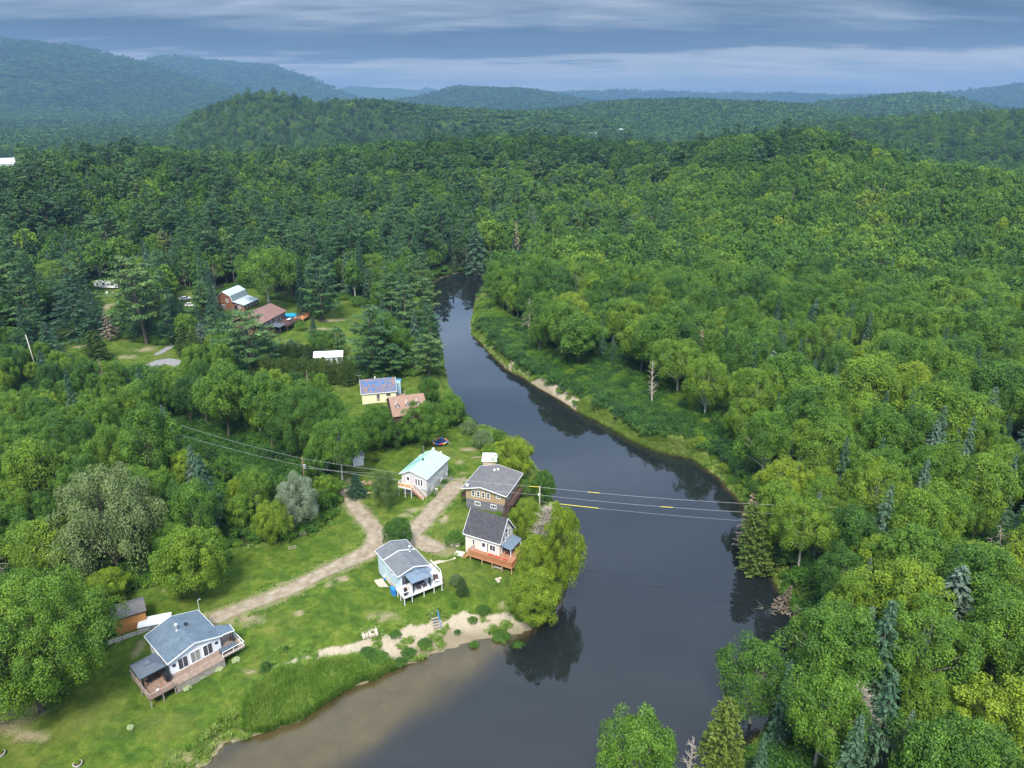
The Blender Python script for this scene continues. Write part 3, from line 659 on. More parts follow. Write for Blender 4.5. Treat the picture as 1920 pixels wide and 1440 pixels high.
def canopy(seed, n=12):
    R = np.random.default_rng(seed); parts = []
    for i in range(n):
        th = i * 2.4; r = .5 * math.sqrt((i + .5) / n); con = R.uniform() < .22
        h = R.uniform(.12, .26) + (.10 if con else 0); w = R.uniform(.085, .14) * (.55 if con else 1)
        m = 80; dirs = unit(R.normal(0, 1, (m, 3)) + np.array([0, 0, .5])); dirs[:, 2] = np.abs(dirs[:, 2]) if not con else np.abs(dirs[:, 2])
        C = np.array([r * math.cos(th), r * math.sin(th), h]) + dirs * np.array([w, w, w * (1.1 if not con else 2.2)]) * R.uniform(.7, 1.08, (m, 1))
        if con: C[:, :2] = (C[:, :2] - C[:, :2].mean(0)) * (1.3 - np.clip((C[:, 2:3] - h) / (w * 2.2), 0, 1)) + C[:, :2].mean(0)
        val = np.clip(R.uniform(.1, .9) * .8 + .1 + R.normal(0, .1, m) - (.3 if con else 0), 0, 1)
        parts.append(leaves(C, dirs + np.array([0, 0, .4]), .060 * R.uniform(.7, 1.3, m), val, .8, jit=.4, R=R))
    return merge(parts), merge([tube([(0, 0, -.05), (0, 0, .1)], [.01, .01], 3)])
KI['canopy'] = [farmesh('f', canopy(360 + s), m_leaf, m_bark) for s in range(5)]

# ------------------------------------------------------------------ one tree that stands as a thing of its own
CROWNNAME = {'leaf': 'crown'}
NAMES = dict(leaf=('broadleaf_tree', 'broadleaf tree'), bigleaf=('maple_tree', 'broadleaf tree'), round=('broadleaf_tree', 'broadleaf tree'), willow=('willow_tree', 'willow'), pine=('pine_tree', 'pine tree'),
             spruce=('spruce_tree', 'spruce tree'), cedar=('cedar_tree', 'cedar tree'), dead=('dead_tree', 'dead tree'), rusty=('dying_spruce_tree', 'dead tree'), bush=('shrub', 'shrub'), greybush=('shrub', 'shrub'), hosta=('hosta_plant', 'hosta'))
SPOTS = []     # (x, y, radius) kept free by the wood
def plant(kind, x, y, H, wide=1.0, tone=.5, label=None, group=None, var=None, rz=None, lean=(0, 0), z=None):
    R = random.Random(hash((round(x, 2), round(y, 2))) & 0xffffff)
    ps = PROTO[kind]; p = ps[(var if var is not None else R.randrange(len(ps))) % len(ps)]
    nm, cat = NAMES[kind]
    if z is None: z = gz(x, y)
    rz = R.uniform(0, 6.28) if rz is None else rz
    if p[0] is not None and p[1] is not None:
        e = empty(nm, (x, y, z), rz, label, cat, group); e.rotation_euler = (lean[0], lean[1], rz); e.scale = (H * wide, H * wide, H)
        c = obj('crown', p[0], e); c['tone'] = float(tone); w = obj('trunk', p[1], e)
    else:
        e = obj(nm, p[0] or p[1]); e.location = (x, y, z); e.rotation_euler = (lean[0], lean[1], rz); e.scale = (H * wide, H * wide, H)
        e['tone'] = float(tone); tag(e, label, cat, group)
    return e
# ================================================================== the trees the photo shows one by one
# B(kind, base spot in the photo, height, crown width in metres, tone, label)
WR = dict(leaf=.40, bigleaf=.60, round=.60, willow=.66, pine=.27, spruce=.18, cedar=.27, dead=.2, rusty=.15, bush=.5, greybush=.5, hosta=.5)
KEEP = []    # photo spots the anonymous wood must not cover
def B(kind, px, py, H, width, tone, label, group=None, z=None, var=None, lean=(0, 0), keep=None, flat=0):
    g = G(px, py, 2.5 if z is None else z)
    if H > 50:
        top = H; lo, hi = .5, 45.0; z0 = gz(g[0], g[1])
        for _ in range(30):
            H = (lo + hi) / 2
            if project(g[0], g[1], z0 + H)[1] > top: lo = H
            else: hi = H
        for q in range(5): KEEP.append((px, top + (py - top) * q * .11, py))
    wide = width / (2 * WR[kind] * H)
    SPOTS.append((g[0], g[1], width / 2 * .85 if keep is None else keep))
    return plant(kind, g[0], g[1], H, wide, tone, label, group, var=var, lean=lean)
B('bigleaf', 80, 1334, 20.5, 22, .60, 'huge dark green broadleaf tree filling the bottom left corner beside the white cottage', var=0)
B('round', 372, 1122, 992, 13, .80, 'round yellow-green tree standing beside the leaning white pole')
B('round', 205, 1128, 1072, 8, .84, 'small bright lime tree behind the huge dark tree near the brown shed')
B('willow', 225, 1075, 884, 18, .92, 'large pale grey-green willow in the thicket above the yellow-green tree', var=0)
B('round', 515, 1016, 943, 7.6, .84, 'small lime green tree in front of the silvery tree at the lawn edge')
B('round', 455, 965, 898, 5.8, .88, 'narrow lime green tree poking out left of the silvery tree')
B('willow', 563, 992, 897, 9.5, .72, 'silvery grey-leaved tree at the top edge of the lawn beside the dark pole', var=1)
B('round', 617, 945, 892, 6, .66, 'low green tree between the transformer pole and the gravel road')
B('leaf', 430, 830, 684, 14, .58, 'tall bright green tree crown left of the wires above the thicket', var=1)
B('leaf', 512, 850, 702, 12, .50, 'full green tree left of the broad rounded tree near the yellow house lawn', var=4)
B('bigleaf', 590, 855, 724, 18, .44, 'broad rounded green tree between the thicket and the yellow house lawn', var=1)
B('leaf', 642, 905, 790, 10, .50, 'rounded green tree right beside the start of the gravel road', var=3)
B('leaf', 300, 925, 767, 12, .46, 'tall green tree standing left of where the power lines leave the wood', var=2)
B('leaf', 85, 955, 824, 12, .66, 'bright green tree with layered boughs near the left edge', var=5)
B('round', 712, 845, 760, 10, .45, 'dense green tree left of the pair hiding the dormer house', var=0)
B('round', 797, 836, 752, 11.5, .48, 'wide green tree in front of the dormer roof beside the trampoline', var=1)
B('round', 747, 838, 792, 7, .30, 'dark green tree tucked between the two round trees below the dormer roof', var=2)
B('bush', 690, 842, 800, 6, .62, 'yellowish green bush at the foot of the row left of the dormer house')
B('round', 846, 800, 752, 7, .52, 'green tree at the river end of the row beside the dormer roof')
B('round', 808, 765, 708, 6.5, .42, 'olive green tree between the dormer roof and the river')
B('bush', 846, 770, 728, 6.5, .50, 'leafy bush on the bank just right of the olive green tree')
B('greybush', 880, 815, 777, 5, .45, 'grey-green bush on the bank above the bare sand tracks')
B('greybush', 905, 838, 794, 6, .40, 'larger grey-green bush at the water edge above the small white-roofed shed')
B('bush', 920, 850, 3, 4.5, .80, 'low bright green bush between the grey-green bush and the white-roofed shed')
B('round', 967, 895, 820, 9.5, .93, 'yellow-green tree on the bank behind the brown house', var=2)
B('round', 938, 832, 806, 4, .55, 'slim green tree on the bank above the yellow-green one')
B('round', 1020, 935, 882, 6, .36, 'dark green tree at the water beside the wooden utility pole', var=0)
B('bush', 985, 925, 4.5, 5, .55, 'green bush under the power line right of the brown house')
B('round', 1054, 1098, 951, 7.5, .93, 'tall yellow-green tree leaning over the river beside the bare branches', var=1)
B('round', 1003, 1100, 1004, 7.6, .93, 'yellow-green tree between the cream cottage and the bare branches', var=0)
B('round', 1001, 1145, 1072, 9.6, .93, 'rounded yellow-green tree at the point of the bank over the sand', var=2)
B('round', 985, 1018, 938, 6.5, .93, 'green tree behind the cream cottage below the utility pole', var=1)
B('round', 1038, 1020, 940, 5.5, .93, 'yellow-green treetop just right of the utility pole over the bare branches', var=0)
B('dead', 1022, 1072, 940, 8, .5, 'leafless grey tree standing among the yellow-green trees on the point', var=3)
B('round', 749, 1030, 6.6, 6.6, .30, 'round dark green tree at the fork of the gravel road', var=0)
B('bush', 853, 1018, 3.4, 4.6, .52, 'round leafy shrub beside the gravel fork left of the cream cottage')
B('willow', 722, 948, 7.5, 6.5, .30, 'loose greyish tree left of the steps of the mint-roofed house', var=0)
B('cedar', 866, 1116, 3.6, 2.3, .15, 'dark slim cedar on the lawn between the two decks', var=1)
B('greybush', 855, 1096, 3.0, 2.8, .25, 'grey-green shrub just behind the dark slim cedar on the lawn')
B('bush', 499, 1258, 2.4, 2.2, .28, 'small round dark bush on the lawn right of the white cottage')
B('bush', 537, 1217, .8, 1.0, .3, 'tiny dark shrub on the lawn above the small round bush')
B('bush', 708, 1222, 2.6, 3.8, .48, 'bright green bush below the square stone patch')
B('bush', 687, 1215, 1.9, 3.0, .30, 'dark green bush touching the left of the one below the stone patch')
B('bush', 741, 1182, 1.4, 2.2, .42, 'weedy green clump on the sand right of the stone patch')
B('bush', 796, 1190, 1.5, 2.6, .40, 'weedy green clump on the sand left of the little steps')
B('bush', 851, 1134, 1.0, 1.6, .42, 'low green clump on the lawn edge right of the little steps')
B('bush', 886, 1150, 1.2, 1.9, .45, 'low green clump in the sand nearest the point trees')
B('bush', 905, 1137, 1.4, 2.6, .35, 'spreading green clump on the lawn near the point trees')
B('bush', 857, 1168, .8, 1.3, .4, 'tiny green tuft in the open sand')
B('bush', 888, 1187, 1.2, 1.8, .45, 'green tuft at the edge of the wet sand')
B('bush', 765, 1207, 1.3, 2.8, .38, 'green clump lowest on the dry sand')
B('bush', 749, 1222, 1.3, 2.4, .35, 'green clump just above the wet sand edge')
B('bush', 940, 1172, 1.2, 3.4, .45, 'sprawling green clump under the point trees')
B('bush', 970, 1185, 1.6, 3.6, .35, 'weedy clump at the waterline of the point')
B('bush', 955, 1095, 1.3, 2.0, .5, 'low plant beside the lower square stone slab')
for (px, py, w, tn, lb) in [(443,1240,1.25,.95,'round pale hosta nearest the right end of the white cottage deck'),(411,1258,1.2,.92,'pale hosta second from the right below the white cottage deck'),(380,1273,.8,.95,'smallest pale hosta in front of the white cottage deck'),(350,1290,1.4,.85,'yellow-green hosta by the corner of the reddish deck'),(245,1367,.9,.98,'lone yellow plant on the open lawn at the bottom')]:
    o = B('hosta', px, py, .75, w * 1.15, tn, lb); o['category'] = 'hosta'; o.name = 'hosta_plant'
B('bush', 876, 918, 1.2, 1.5, .6, 'small yellowish shrub at the left corner of the brown house')
B('bush', 822, 920, 1.1, 1.1, .86, 'small round yellow-green shrub beside the mint-roofed house wall')
B('bush', 812, 932, .9, 1.4, .38, 'low dark plant at the front corner of the mint-roofed house wall')
B('bush', 833, 906, 1.0, 1.6, .30, 'dark shrub in the flower bed at the back of the mint-roofed house wall')
B('bush', 935, 965, .8, 1.6, .75, 'bright low plant between the brown house and the cream cottage')
B('bush', 705, 866, 1.0, 1.8, .15, 'small dark shrub alone on the lawn above the mint-roofed house')
B('spruce', 668, 930, 5.5, 4.2, .15, 'small dark spruce at the start of the gravel road', var=3)
# cedar hedge behind the yellow house
for i in range(19):
    px = 478 + i * 10.2; py = 720 + (i - 9) * .2 + (i % 3) * 1.5
    B('cedar', px, py, 674 - (i * 37 % 7), 3.6, .42 + (i * 53 % 10) * .03, 'dark green cedar in the dense hedge row behind the yellow house', 'cedars of the hedge row', var=i)
for i in range(8):
    B('cedar', 520 + i * 12, 676 + (i % 2) * 3, 646 - (i * 5 % 4), 4, .2, 'dark cedar in the back row above the hedge near the white roof', 'cedars of the back row', var=i)
# west bank, middle distance
B('pine', 276, 645, 478, 18, .62, 'biggest broad green pine right of the camper trailer', var=1)
B('pine', 703, 702, 572, 15, .42, 'broad dark pine beside the river lawn above the rusty blue roof', var=3)
B('pine', 735, 705, 645, 11, .40, 'pine with low boughs right behind the blue roofed lean-to', var=0)
B('pine', 806, 712, 624, 9, .62, 'pine hanging over the river on the west bank', var=1)
B('pine', 762, 640, 532, 14, .58, 'tall green pine beside the river above the overhanging pine', var=0)
B('pine', 797, 600, 520, 13, .60, 'pine with long boughs reaching over the river bend', var=3)
B('pine', 735, 600, 512, 11, .55, 'green pine behind the tallest riverside pine', var=2)
B('spruce', 779, 655, 578, 5.6, .75, 'slim bluish spruce between the riverside pines', var=0)
B('spruce', 790, 680, 616, 5.2, .40, 'shorter dark spruce next to the slim bluish one', var=1)
B('spruce', 719, 610, 558, 5.5, .60, 'pointed spruce top beside the river lawn', var=2)
B('pine', 605, 600, 480, 16, .42, 'large dark pine right of the broad round tree near the brown house', var=3)
B('spruce', 571, 595, 487, 8, .10, 'thin dark spruce left of the large dark pine', var=2)
B('leaf', 505, 580, 466, 20, .62, 'broad light green tree behind the two houses at mid left', var=3)
B('pine', 480, 708, 580, 16, .52, 'bushy pine in front of the brown-roofed house', var=1)
B('pine', 388, 618, 526, 12, .52, 'pine left of the grey metal-roofed barn', var=0)
B('spruce', 405, 640, 548, 8, .30, 'dark spruce in front of the grey metal-roofed barn', var=3)
B('spruce', 428, 655, 582, 7, .25, 'shorter dark spruce beside the one before the barn', var=1)
B('spruce', 381, 650, 604, 7, .95, 'pale blue spruce among the cedars left of the bushy pine', var=3)
B('cedar', 350, 668, 606, 7, .45, 'tall cedar beside the paved lane', var=0)
B('cedar', 367, 670, 622, 6, .60, 'lighter cedar leaning on the tall one by the lane', var=1)
B('cedar', 184, 677, 619, 8.5, .40, 'lone broad cedar in the middle of the left lawn', var=2)
B('spruce', 150, 632, 513, 15, .35, 'massive dark spruce left of the camper trailer', var=3)
B('spruce', 190, 628, 560, 9, .25, 'dark spruce at the foot of the massive one', var=1)
B('rusty', 208, 640, 582, 7, .55, 'reddish brown dying spruce below the camper trailer', var=0)
B('pine', 35, 655, 577, 15, .50, 'large pine at the left edge of the lawn', var=2)
B('spruce', 100, 682, 603, 9, .45, 'spruce on the left lawn edge beside the thin pole', var=1)
B('spruce', 85, 705, 656, 6, .70, 'small bluish spruce below the thin pole', var=0)
B('spruce', 330, 615, 536, 7, .30, 'spruce behind the biggest broad pine', var=2)
B('spruce', 346, 618, 560, 5.5, .25, 'small dark spruce beside the white cars', var=4)
B('pine', 225, 500, 394, 15, .38, 'dark pine on the wood edge behind the camper trailer', var=0)
B('pine', 195, 505, 402, 14, .42, 'tall pine directly above the camper trailer', var=1)
B('leaf', 268, 520, 482, 10, .70, 'bright green young tree right of the camper trailer', var=3)
B('leaf', 115, 560, 490, 16, .66, 'bright rounded tree left of the massive dark spruce', var=3)
B('pine', 318, 510, 432, 9, .95, 'yellowish pine top among the dark pines behind the barn', var=2)
B('spruce', 548, 665, 636, 7, .60, 'bluish green spruce standing over the hedge', var=3)
B('spruce', 590, 635, 594, 5, .30, 'small dark spruce on the lawn right of the brown house', var=4)
B('leaf', 608, 672, 620, 8, .50, 'low green tree behind the white shed roof', var=0)
B('pine', 636, 668, 613, 8, .50, 'small pine beside the white shed roof', var=3)
B('bush', 565, 620, 5, 5.5, .5, 'round green bush beside the brown house terrace')
B('bush', 672, 575, 550, 8, .42, 'dark bush at the top of the river lawn')
B('leaf', 702, 530, 476, 15, .62, 'bright green tree above the river lawn', var=3)
B('spruce', 892, 500, 416, 15, .68, 'tall light green spruce on the far bank of the bend', var=3)
B('spruce', 965, 500, 442, 11, .55, 'spruce leaning beside the bleached dead tree at the bend', var=0)
B('rusty', 968, 500, 414, 7, .9, 'bleached grey dead tree at the river bend', var=1)
B('dead', 1222, 768, 13.5, 6, .5, 'bare bleached trunk standing in the marsh on the far bank', var=0, lean=(0, -.12))
B('dead', 928, 545, 8, 8, .5, 'bare white branches at the tip of the far bank', var=2)
B('dead', 1607, 1395, 1288, 7, .5, 'bare grey tree spreading among green crowns at the bottom right', var=3)
B('dead', 1440, 1120, 7, 5, .5, 'fallen bare branches drooping over the water on the right bank', var=1, lean=(0.0, -.8))
B('rusty', 1462, 1120, 6.5, 3.6, .15, 'dead brown conifer leaning at the right bank', var=0, lean=(0, -.25))
B('rusty', 1408, 1010, 12, 6, .95, 'pale dry tree leaning over the water under the power lines', var=1, lean=(0, -.25))
B('cedar', 1428, 1050, 14, 7, .70, 'pale olive cedar leaning out from the right bank', var=1, lean=(0, -.22))
B('cedar', 1345, 1475, 14.5, 6.2, .85, 'narrow olive cedar rising at the bottom beside the river', var=0)
B('leaf', 1195, 1500, 15, 9.5, .52, 'loose green tree nearest the camera at the bottom of the river', var=6)
B('dead', 1285, 1470, 10, 5, .5, 'thin bare treetop beside the narrow olive cedar', var=0)
B('dead', 975, 1560, 9, 4, .5, 'bare twig top just showing at the bottom edge of the river', var=0)
B('leaf', 1412, 1330, 14, 10, .42, 'rounded green tree on the point of the right bank', var=0)
B('spruce', 1758, 1240, 17, 9, .95, 'large blue spruce in the wood at the lower right', var=3)
B('spruce', 1608, 1265, 12, 5, 1.0, 'pointed pale blue spruce in the wood right of the river', var=0)
B('round', 1890, 1480, 14, 17, .95, 'brightest yellow-green tree in the bottom right corner', var=1)
B('leaf', 1660, 1230, 17, 13, .84, 'yellow-green tree left of the large blue spruce', var=1)
B('spruce', 1725, 935, 18, 8, .85, 'tall bluish pointed spruce in the wood on the right', var=0)
B('dead', 1833, 1085, 1003, 4, .5, 'broken bare snag in the wood near the right edge', var=1)
B('dead', 1868, 1085, 990, 4, .5, 'taller leaning bare snag nearest the right edge', var=1, lean=(0, .2))
B('leaf', 1085, 690, 17.5, 18, .48, 'biggest rounded tree on the far bank with visible trunk', var=1)
B('leaf', 1010, 665, 13, 9, .52, 'slender tree left of the biggest rounded tree on the far bank', var=5)
B('leaf', 1320, 790, 17, 12, .72, 'bright tree at the edge of the marsh right of the bleached trunk', var=0)
B('leaf', 1270, 745, 17, 13, .68, 'bright tree right behind the bleached trunk', var=3)
B('spruce', 1435, 775, 18, 9, .80, 'greyish blue spruce at the edge of the right bank wood', var=3)

# ================================================================== woods: every other tree, laid out on the land
def occupied(x, y):
    return False
def scatter():
    R = np.random.default_rng(77); out_ = []
    # near woods
    st = 6.1
    X, Y = np.meshgrid(np.arange(-330, 330, st), np.arange(20, 470, st)); X[::2] += st / 2
    X = X.ravel() + R.uniform(-1.7, 1.7, X.size); Y = Y.ravel() + R.uniform(-1.7, 1.7, Y.size)
    px, py, dp = project(X, Y, 10.0)
    ok = (px > -420) & (px < 2500) & (py < 1950) & (dp > 20)
    X, Y = X[ok], Y[ok]; P = np.stack([X, Y], 1); r = np.hypot(X, Y)
    dr = sdist(P, RIVER); ok = dr > 1.6
    for c in CLEAR: ok &= sdist(P, c) > 0.5
    ok &= sdist(P, SHRUBZ) > -1.0
    sp = np.array(SPOTS)
    for i in range(0, len(X)):
        if ok[i]:
            d2 = (sp[:, 0] - X[i]) ** 2 + (sp[:, 1] - Y[i]) ** 2
            if (d2 < (sp[:, 2] + .8) ** 2).any(): ok[i] = False
    return X[ok], Y[ok], dr[ok]
NX, NY, NDR = scatter()
def kinds_for(px, py, R, n):
    u = R.uniform(0, 1, n); k = np.full(n, 0)       # 0 leaf 1 pine 2 spruce 3 dead
    W_ = px < 860
    a = W_ & (py < 700) & (py > 470)
    k[a & (u < .40)] = 1; k[a & (u >= .40) & (u < .64)] = 2
    a = W_ & (py <= 470) & (py > 340)
    k[a & (u < .26)] = 1; k[a & (u >= .26) & (u < .40)] = 2
    a = W_ & (py >= 700); k[a & (u < .05)] = 2
    a = (~W_) & (py < 500) & (py > 350) & (px < 1250); k[a & (u < .24)] = 1; k[a & (u >= .24) & (u < .42)] = 2
    a = (~W_) & (py >= 500) & (px < 1400); k[a & (u < .14)] = 2
    a = (px >= 1400) & (py >= 380) & (py < 650); k[a & (u < .14)] = 2
    a = (px >= 1380) & (py >= 650); k[a & (u < .44)] = 2
    a = (py <= 350); k[a & (u < .12)] = 1; k[a & (u >= .12) & (u < .24)] = 2
    u2 = R.uniform(0, 1, n); k[(u2 < .02) & (py > 350) & ~((px > 900) & (py > 1050))] = 3
    return k
def tones_for(px, py, k, x, y, R):
    n = len(px); t_ = np.full(n, .5)
    t_ = np.where(px > 900, .52 + .08 * sstep(py, 600, 1100), .52)
    t_ = np.where((px <= 900) & (py < 700), .43, t_)
    t_ = np.where((px > 1150) & (py > 340) & (py < 600), .50, t_)
    t_ = np.where(py < 345, .33, t_)
    t_ = np.where((py < 345) & (px > 1380), .34, t_); t_ = np.where((py < 345) & (px > 650) & (px <= 1450), .26, t_)
    t_ = np.where(py < 262, .40, t_)
    t_ = t_ + wnoise(x, y, 22, 2, 8) * .07 + R.normal(0, .14, n) + (R.uniform(0, 1, n) < .07) * .2
    t_ = np.where(k == 0, t_, t_ * .8 + .02)
    t_ = np.where((k == 2) & (R.uniform(0, 1, n) < .25), t_ + .3, t_)
    return np.clip(t_, .02, 1)
VIS = [[(105,620),(160,626),(215,638),(290,652),(328,655),(300,668),(262,674),(235,684),(200,670),(150,657),(120,642)],
 [(178,520),(228,522),(226,545),(219,592),(198,590),(192,545),(178,542)], [(412,535),(488,550),(556,575),(556,600),(583,612),(580,642),(520,640),(500,622),(430,590)],
 [(625,560),(690,588),(668,602),(672,640),(666,692),(645,668),(640,625),(600,600)], [(620,728),(672,712),(800,703),(825,712),(797,745),(748,785),(735,762),(680,765),(655,790),(640,755)],
 [(590,660),(652,660),(650,673),(592,674)], [(346,560),(362,560),(362,577),(346,577)], [(640,925),(685,868),(740,860),(806,836),(806,820),(845,820),(862,830),(910,795),(925,850),(840,900),(700,990)],
 [(245,1112),(330,1090),(430,1090),(440,1032),(600,1015),(630,975),(680,960),(680,1100),(250,1200)], [(285,655),(335,650),(350,690),(300,690)], [(0,294),(28,294),(28,314),(0,314)], [(338,800),(570,865),(570,900),(345,812)]]
for v in VIS:
    v = np.array(v, float); gx_, gy_ = np.meshgrid(np.arange(v[:, 0].min(), v[:, 0].max(), 6), np.arange(v[:, 1].min(), v[:, 1].max(), 5)); q = np.stack([gx_.ravel(), gy_.ravel()], 1)
    q = q[sdist(q, v) < 0]
    for a_ in q: KEEP.append((a_[0], a_[1], a_[1]))
KEEP = np.array(KEEP)
Rn = np.random.default_rng(5)
npx, npy, ndp = project(NX, NY, 2.5)
nk = kinds_for(npx, npy, Rn, len(NX)); ntone = tones_for(npx, npy, nk, NX, NY, Rn)
nz_ = ground(NX, NY)
base = np.choose(nk, [13.5, 20, 15, 13]); base = np.where((nk == 0) & (npx > 900) & (npy < 1000), 16.0, base)
base = np.where((nk == 0) & (npx < 900) & (npy > 690), 11.0, base)
base = np.where((npx < 850) & (npy < 700) & (npy > 300), base * 1.15, base)
edge = sstep(NDR, 0, 9) * .35 + .65
nh = base * Rn.uniform(.66, 1.3, len(NX)) * edge
wide = Rn.uniform(.72, 1.08, len(NX)) * np.choose(nk, [.95, .85, 1.0, 1.0])
# lower or leave out trees that would hide the clearings and marked trees behind them
bpx, bpy_, bdp = project(NX, NY, nz_); tpx, tpy, tdp = project(NX, NY, nz_ + nh)
crad = nh * wide * np.choose(nk, [.42, .27, .18, .15]) * F / bdp
dropt = (Rn.uniform(0, 1, len(NX)) < .05)
for i in np.where((bpx < 1000) & (bpy_ > 250))[0]:
    a = (np.abs(KEEP[:, 0] - bpx[i]) < crad[i] + 1) & (KEEP[:, 1] < bpy_[i]) & (KEEP[:, 2] < bpy_[i] - 1)
    if a.any():
        f = (bpy_[i] - KEEP[a, 1].max()) / (bpy_[i] - tpy[i])
        if f < 1:
            nh[i] *= f * .97
            if nh[i] < 4.0: dropt[i] = True
        if dropt[i]: continue
k_ = ~dropt
NX, NY, NDR, npx, npy, ndp, nk, ntone, nz_, nh, wide = [v[k_] for v in (NX, NY, NDR, npx, npy, ndp, nk, ntone, nz_, nh, wide)]
# leave out what the photo cannot show, then the largest become things of their own
tpx, tpy, tdp = project(NX, NY, nz_ + nh * .7)
inview = (tpx > -40) & (tpx < 1960) & (tpy > -20) & (tpy < 1490)
size = nh / ndp
lim = {0: 235, 1: 190, 2: 190, 3: 24}
LBL = {0: ('leafy green tree in the unbroken wood %s', 'broadleaf trees of the wood %s'), 1: ('dark feathery pine standing in the wood %s', 'pines of the wood %s'),
       2: ('narrow pointed spruce standing in the wood %s', 'spruces of the wood %s'), 3: ('dead bare tree standing in the wood %s', 'dead trees of the wood %s')}
taken = np.zeros(len(NX), bool); base_h = {0: 13.0, 1: 20.0, 2: 14.0, 3: 12.0}; KN = ['leaf', 'pine', 'spruce', 'rusty']
for k in range(4):
    c = np.where(inview & (nk == k))[0]; c = c[np.argsort(-size[c])][:lim[k]]
    for i in c:
        taken[i] = True
        side_ = 'on the far right bank' if NX[i] > 8 and npy[i] < 2000 and (npx[i] > 880) else 'on the houses side of the river'
        if npy[i] < 480: side_ = 'beyond the river bend'
        kd = KN[k]
        if k == 3 and i % 2: kd = 'dead'
        if NX[i] > 8 and npx[i] > 880:
            side_ = 'beyond the river bend' if npy[i] < 500 else 'behind the marshy strip of the far bank' if npx[i] < 1400 and npy[i] < 880 else 'at the upper right, back from the river' if npy[i] < 800 else 'on the right bank below the power lines' if npx[i] < 1600 else 'at the lower right edge of the picture'
        else:
            side_ = 'beyond the river bend' if npx[i] > 850 else 'behind the barn and the camper' if npy[i] < 540 else 'between the left clearings' if npy[i] < 700 else 'left of the transformer pole' if npy[i] < 960 else 'behind the willow at the left edge'
        tw = 'dark' if ntone[i] < (.45 if k == 0 else .33) else 'bright' if ntone[i] > (.62 if k == 0 else .5) else 'mid-green'
        hw = 'tall' if nh[i] > base_h[k] else 'short'
        if k == 3: tw = 'grey' if kd == 'dead' else 'brown'
        lb_ = '%s %s %s in the wood %s' % (hw, tw, ['leafy tree', 'feathery pine', 'pointed spruce', 'dead tree'][k], side_)
        plant(kd, NX[i], NY[i], nh[i], wide[i], ntone[i], lb_, lb_.replace('leafy tree', 'leafy trees').replace('pine', 'pines').replace('spruce', 'spruces').replace('dead tree', 'dead trees'), z=nz_[i])
rest = ~taken
print('near trees', len(NX), 'individual', taken.sum())
PTS = [(NX[rest], NY[rest], nz_[rest] - .2, nh[rest], wide[rest], ntone[rest], np.array([(lambda q: q[Rn.integers(0, len(q))])(KI[['leafnear' if r_ < 300 else 'leaf', 'pine', 'sprucenear' if r_ < 300 else 'spruce', 'dead'][k]]) for k, r_ in zip(nk[rest], np.hypot(NX, NY)[rest])]))]
# woods beyond
FARKEEP = [(0, 27, 294, 314), (62, 76, 309, 318), (1152, 1172, 232, 240), (1104, 1120, 245, 251), (1224, 1240, 249, 254), (1264, 1280, 256, 262)]
def farcull(X, Y, Z, hh, ww):
    px0, py0, d0 = project(X, Y, Z); px1, py1, d1 = project(X, Y, Z + hh); w = hh * ww * .42 * F / d0; k = np.ones(len(X), bool)
    for (a, b, c, d) in FARKEEP: k &= ~((px0 + w > a) & (px0 - w < b) & (py0 > d - 1) & (py1 < d - 1))
    return k
def ringpoints(r0, r1, sp0, grow, az0=-.80, az1=.80):
    R = np.random.default_rng(int(r0)); xs = []; ys = []
    r = r0
    while r < r1:
        sp = sp0 * (1 + grow * (r - r0) / r0); n = int((az1 - az0) * r / sp)
        a = az0 + (az1 - az0) * (np.arange(n) + R.uniform(0, 1, n)) / n; q = r + R.uniform(-.5, .5, n) * sp
        xs.append(q * np.sin(a)); ys.append(q * np.cos(a)); r += sp
    return np.concatenate(xs), np.concatenate(ys)
X, Y = ringpoints(400, 1500, 6.6, .45)
a = ~((np.abs(X) < 330) & (Y > 36) & (Y < 470)); X, Y = X[a], Y[a]
Z = ground(X, Y); px, py, dp = project(X, Y, Z)
a = (px > -150) & (px < 2070); X, Y, Z, px, py, dp = [v[a] for v in (X, Y, Z, px, py, dp)]
FARCLEAR = [(12, 312, 30, 12), (1160, 246, 22, 7), (1240, 254, 30, 6), (1110, 254, 12, 6), (480, 310, 14, 5), (640, 282, 15, 5), (68, 315, 10, 5)]
ok = np.ones(len(X), bool)
for (cxp, cyp, rx, ry) in FARCLEAR: ok &= (((px - cxp) / rx) ** 2 + ((py - cyp) / ry) ** 2) > 1
X, Y, Z, px, py, dp = [v[ok] for v in (X, Y, Z, px, py, dp)]
Rm = np.random.default_rng(9); k = kinds_for(px, py, Rm, len(X)); tn = tones_for(px, py, k, X, Y, Rm)
hh = np.choose(k, [14, 20, 17, 13]) * Rm.uniform(.65, 1.25, len(X)) ; ww = Rm.uniform(.9, 1.3, len(X))
kk_ = farcull(X, Y, Z, hh, ww); X, Y, Z, k, tn, hh, ww = [v[kk_] for v in (X, Y, Z, k, tn, hh, ww)]
PTS.append((X, Y, Z - .3, hh, ww, tn, np.array([KI[['leaf', 'pine', 'spruce', 'dead'][q]][Rm.integers(0, len(KI[['leaf', 'pine', 'spruce', 'dead'][q]]))] for q in k])))
X, Y = ringpoints(1480, 9000, 20, .9)
Z = ground(X, Y); px, py, dp = project(X, Y, Z); a = (px > -150) & (px < 2070)
X, Y, Z, px, py, dp = [v[a] for v in (X, Y, Z, px, py, dp)]
sc = 30 * (1 + .9 * (np.hypot(X, Y) - 1480) / 1480) * Rm.uniform(.85, 1.25, len(X))
tn = np.clip(.40 + wnoise(X, Y, 260, 3, 8) * .10 + Rm.normal(0, .05, len(X)), .02, 1)
PTS.append((X, Y, Z - .5, sc * .62, 1.6 + 0 * sc, np.where(np.hypot(X, Y) > 4000, tn - .10, tn), np.array([KI['canopy'][Rm.integers(0, 5)] for _ in X])))
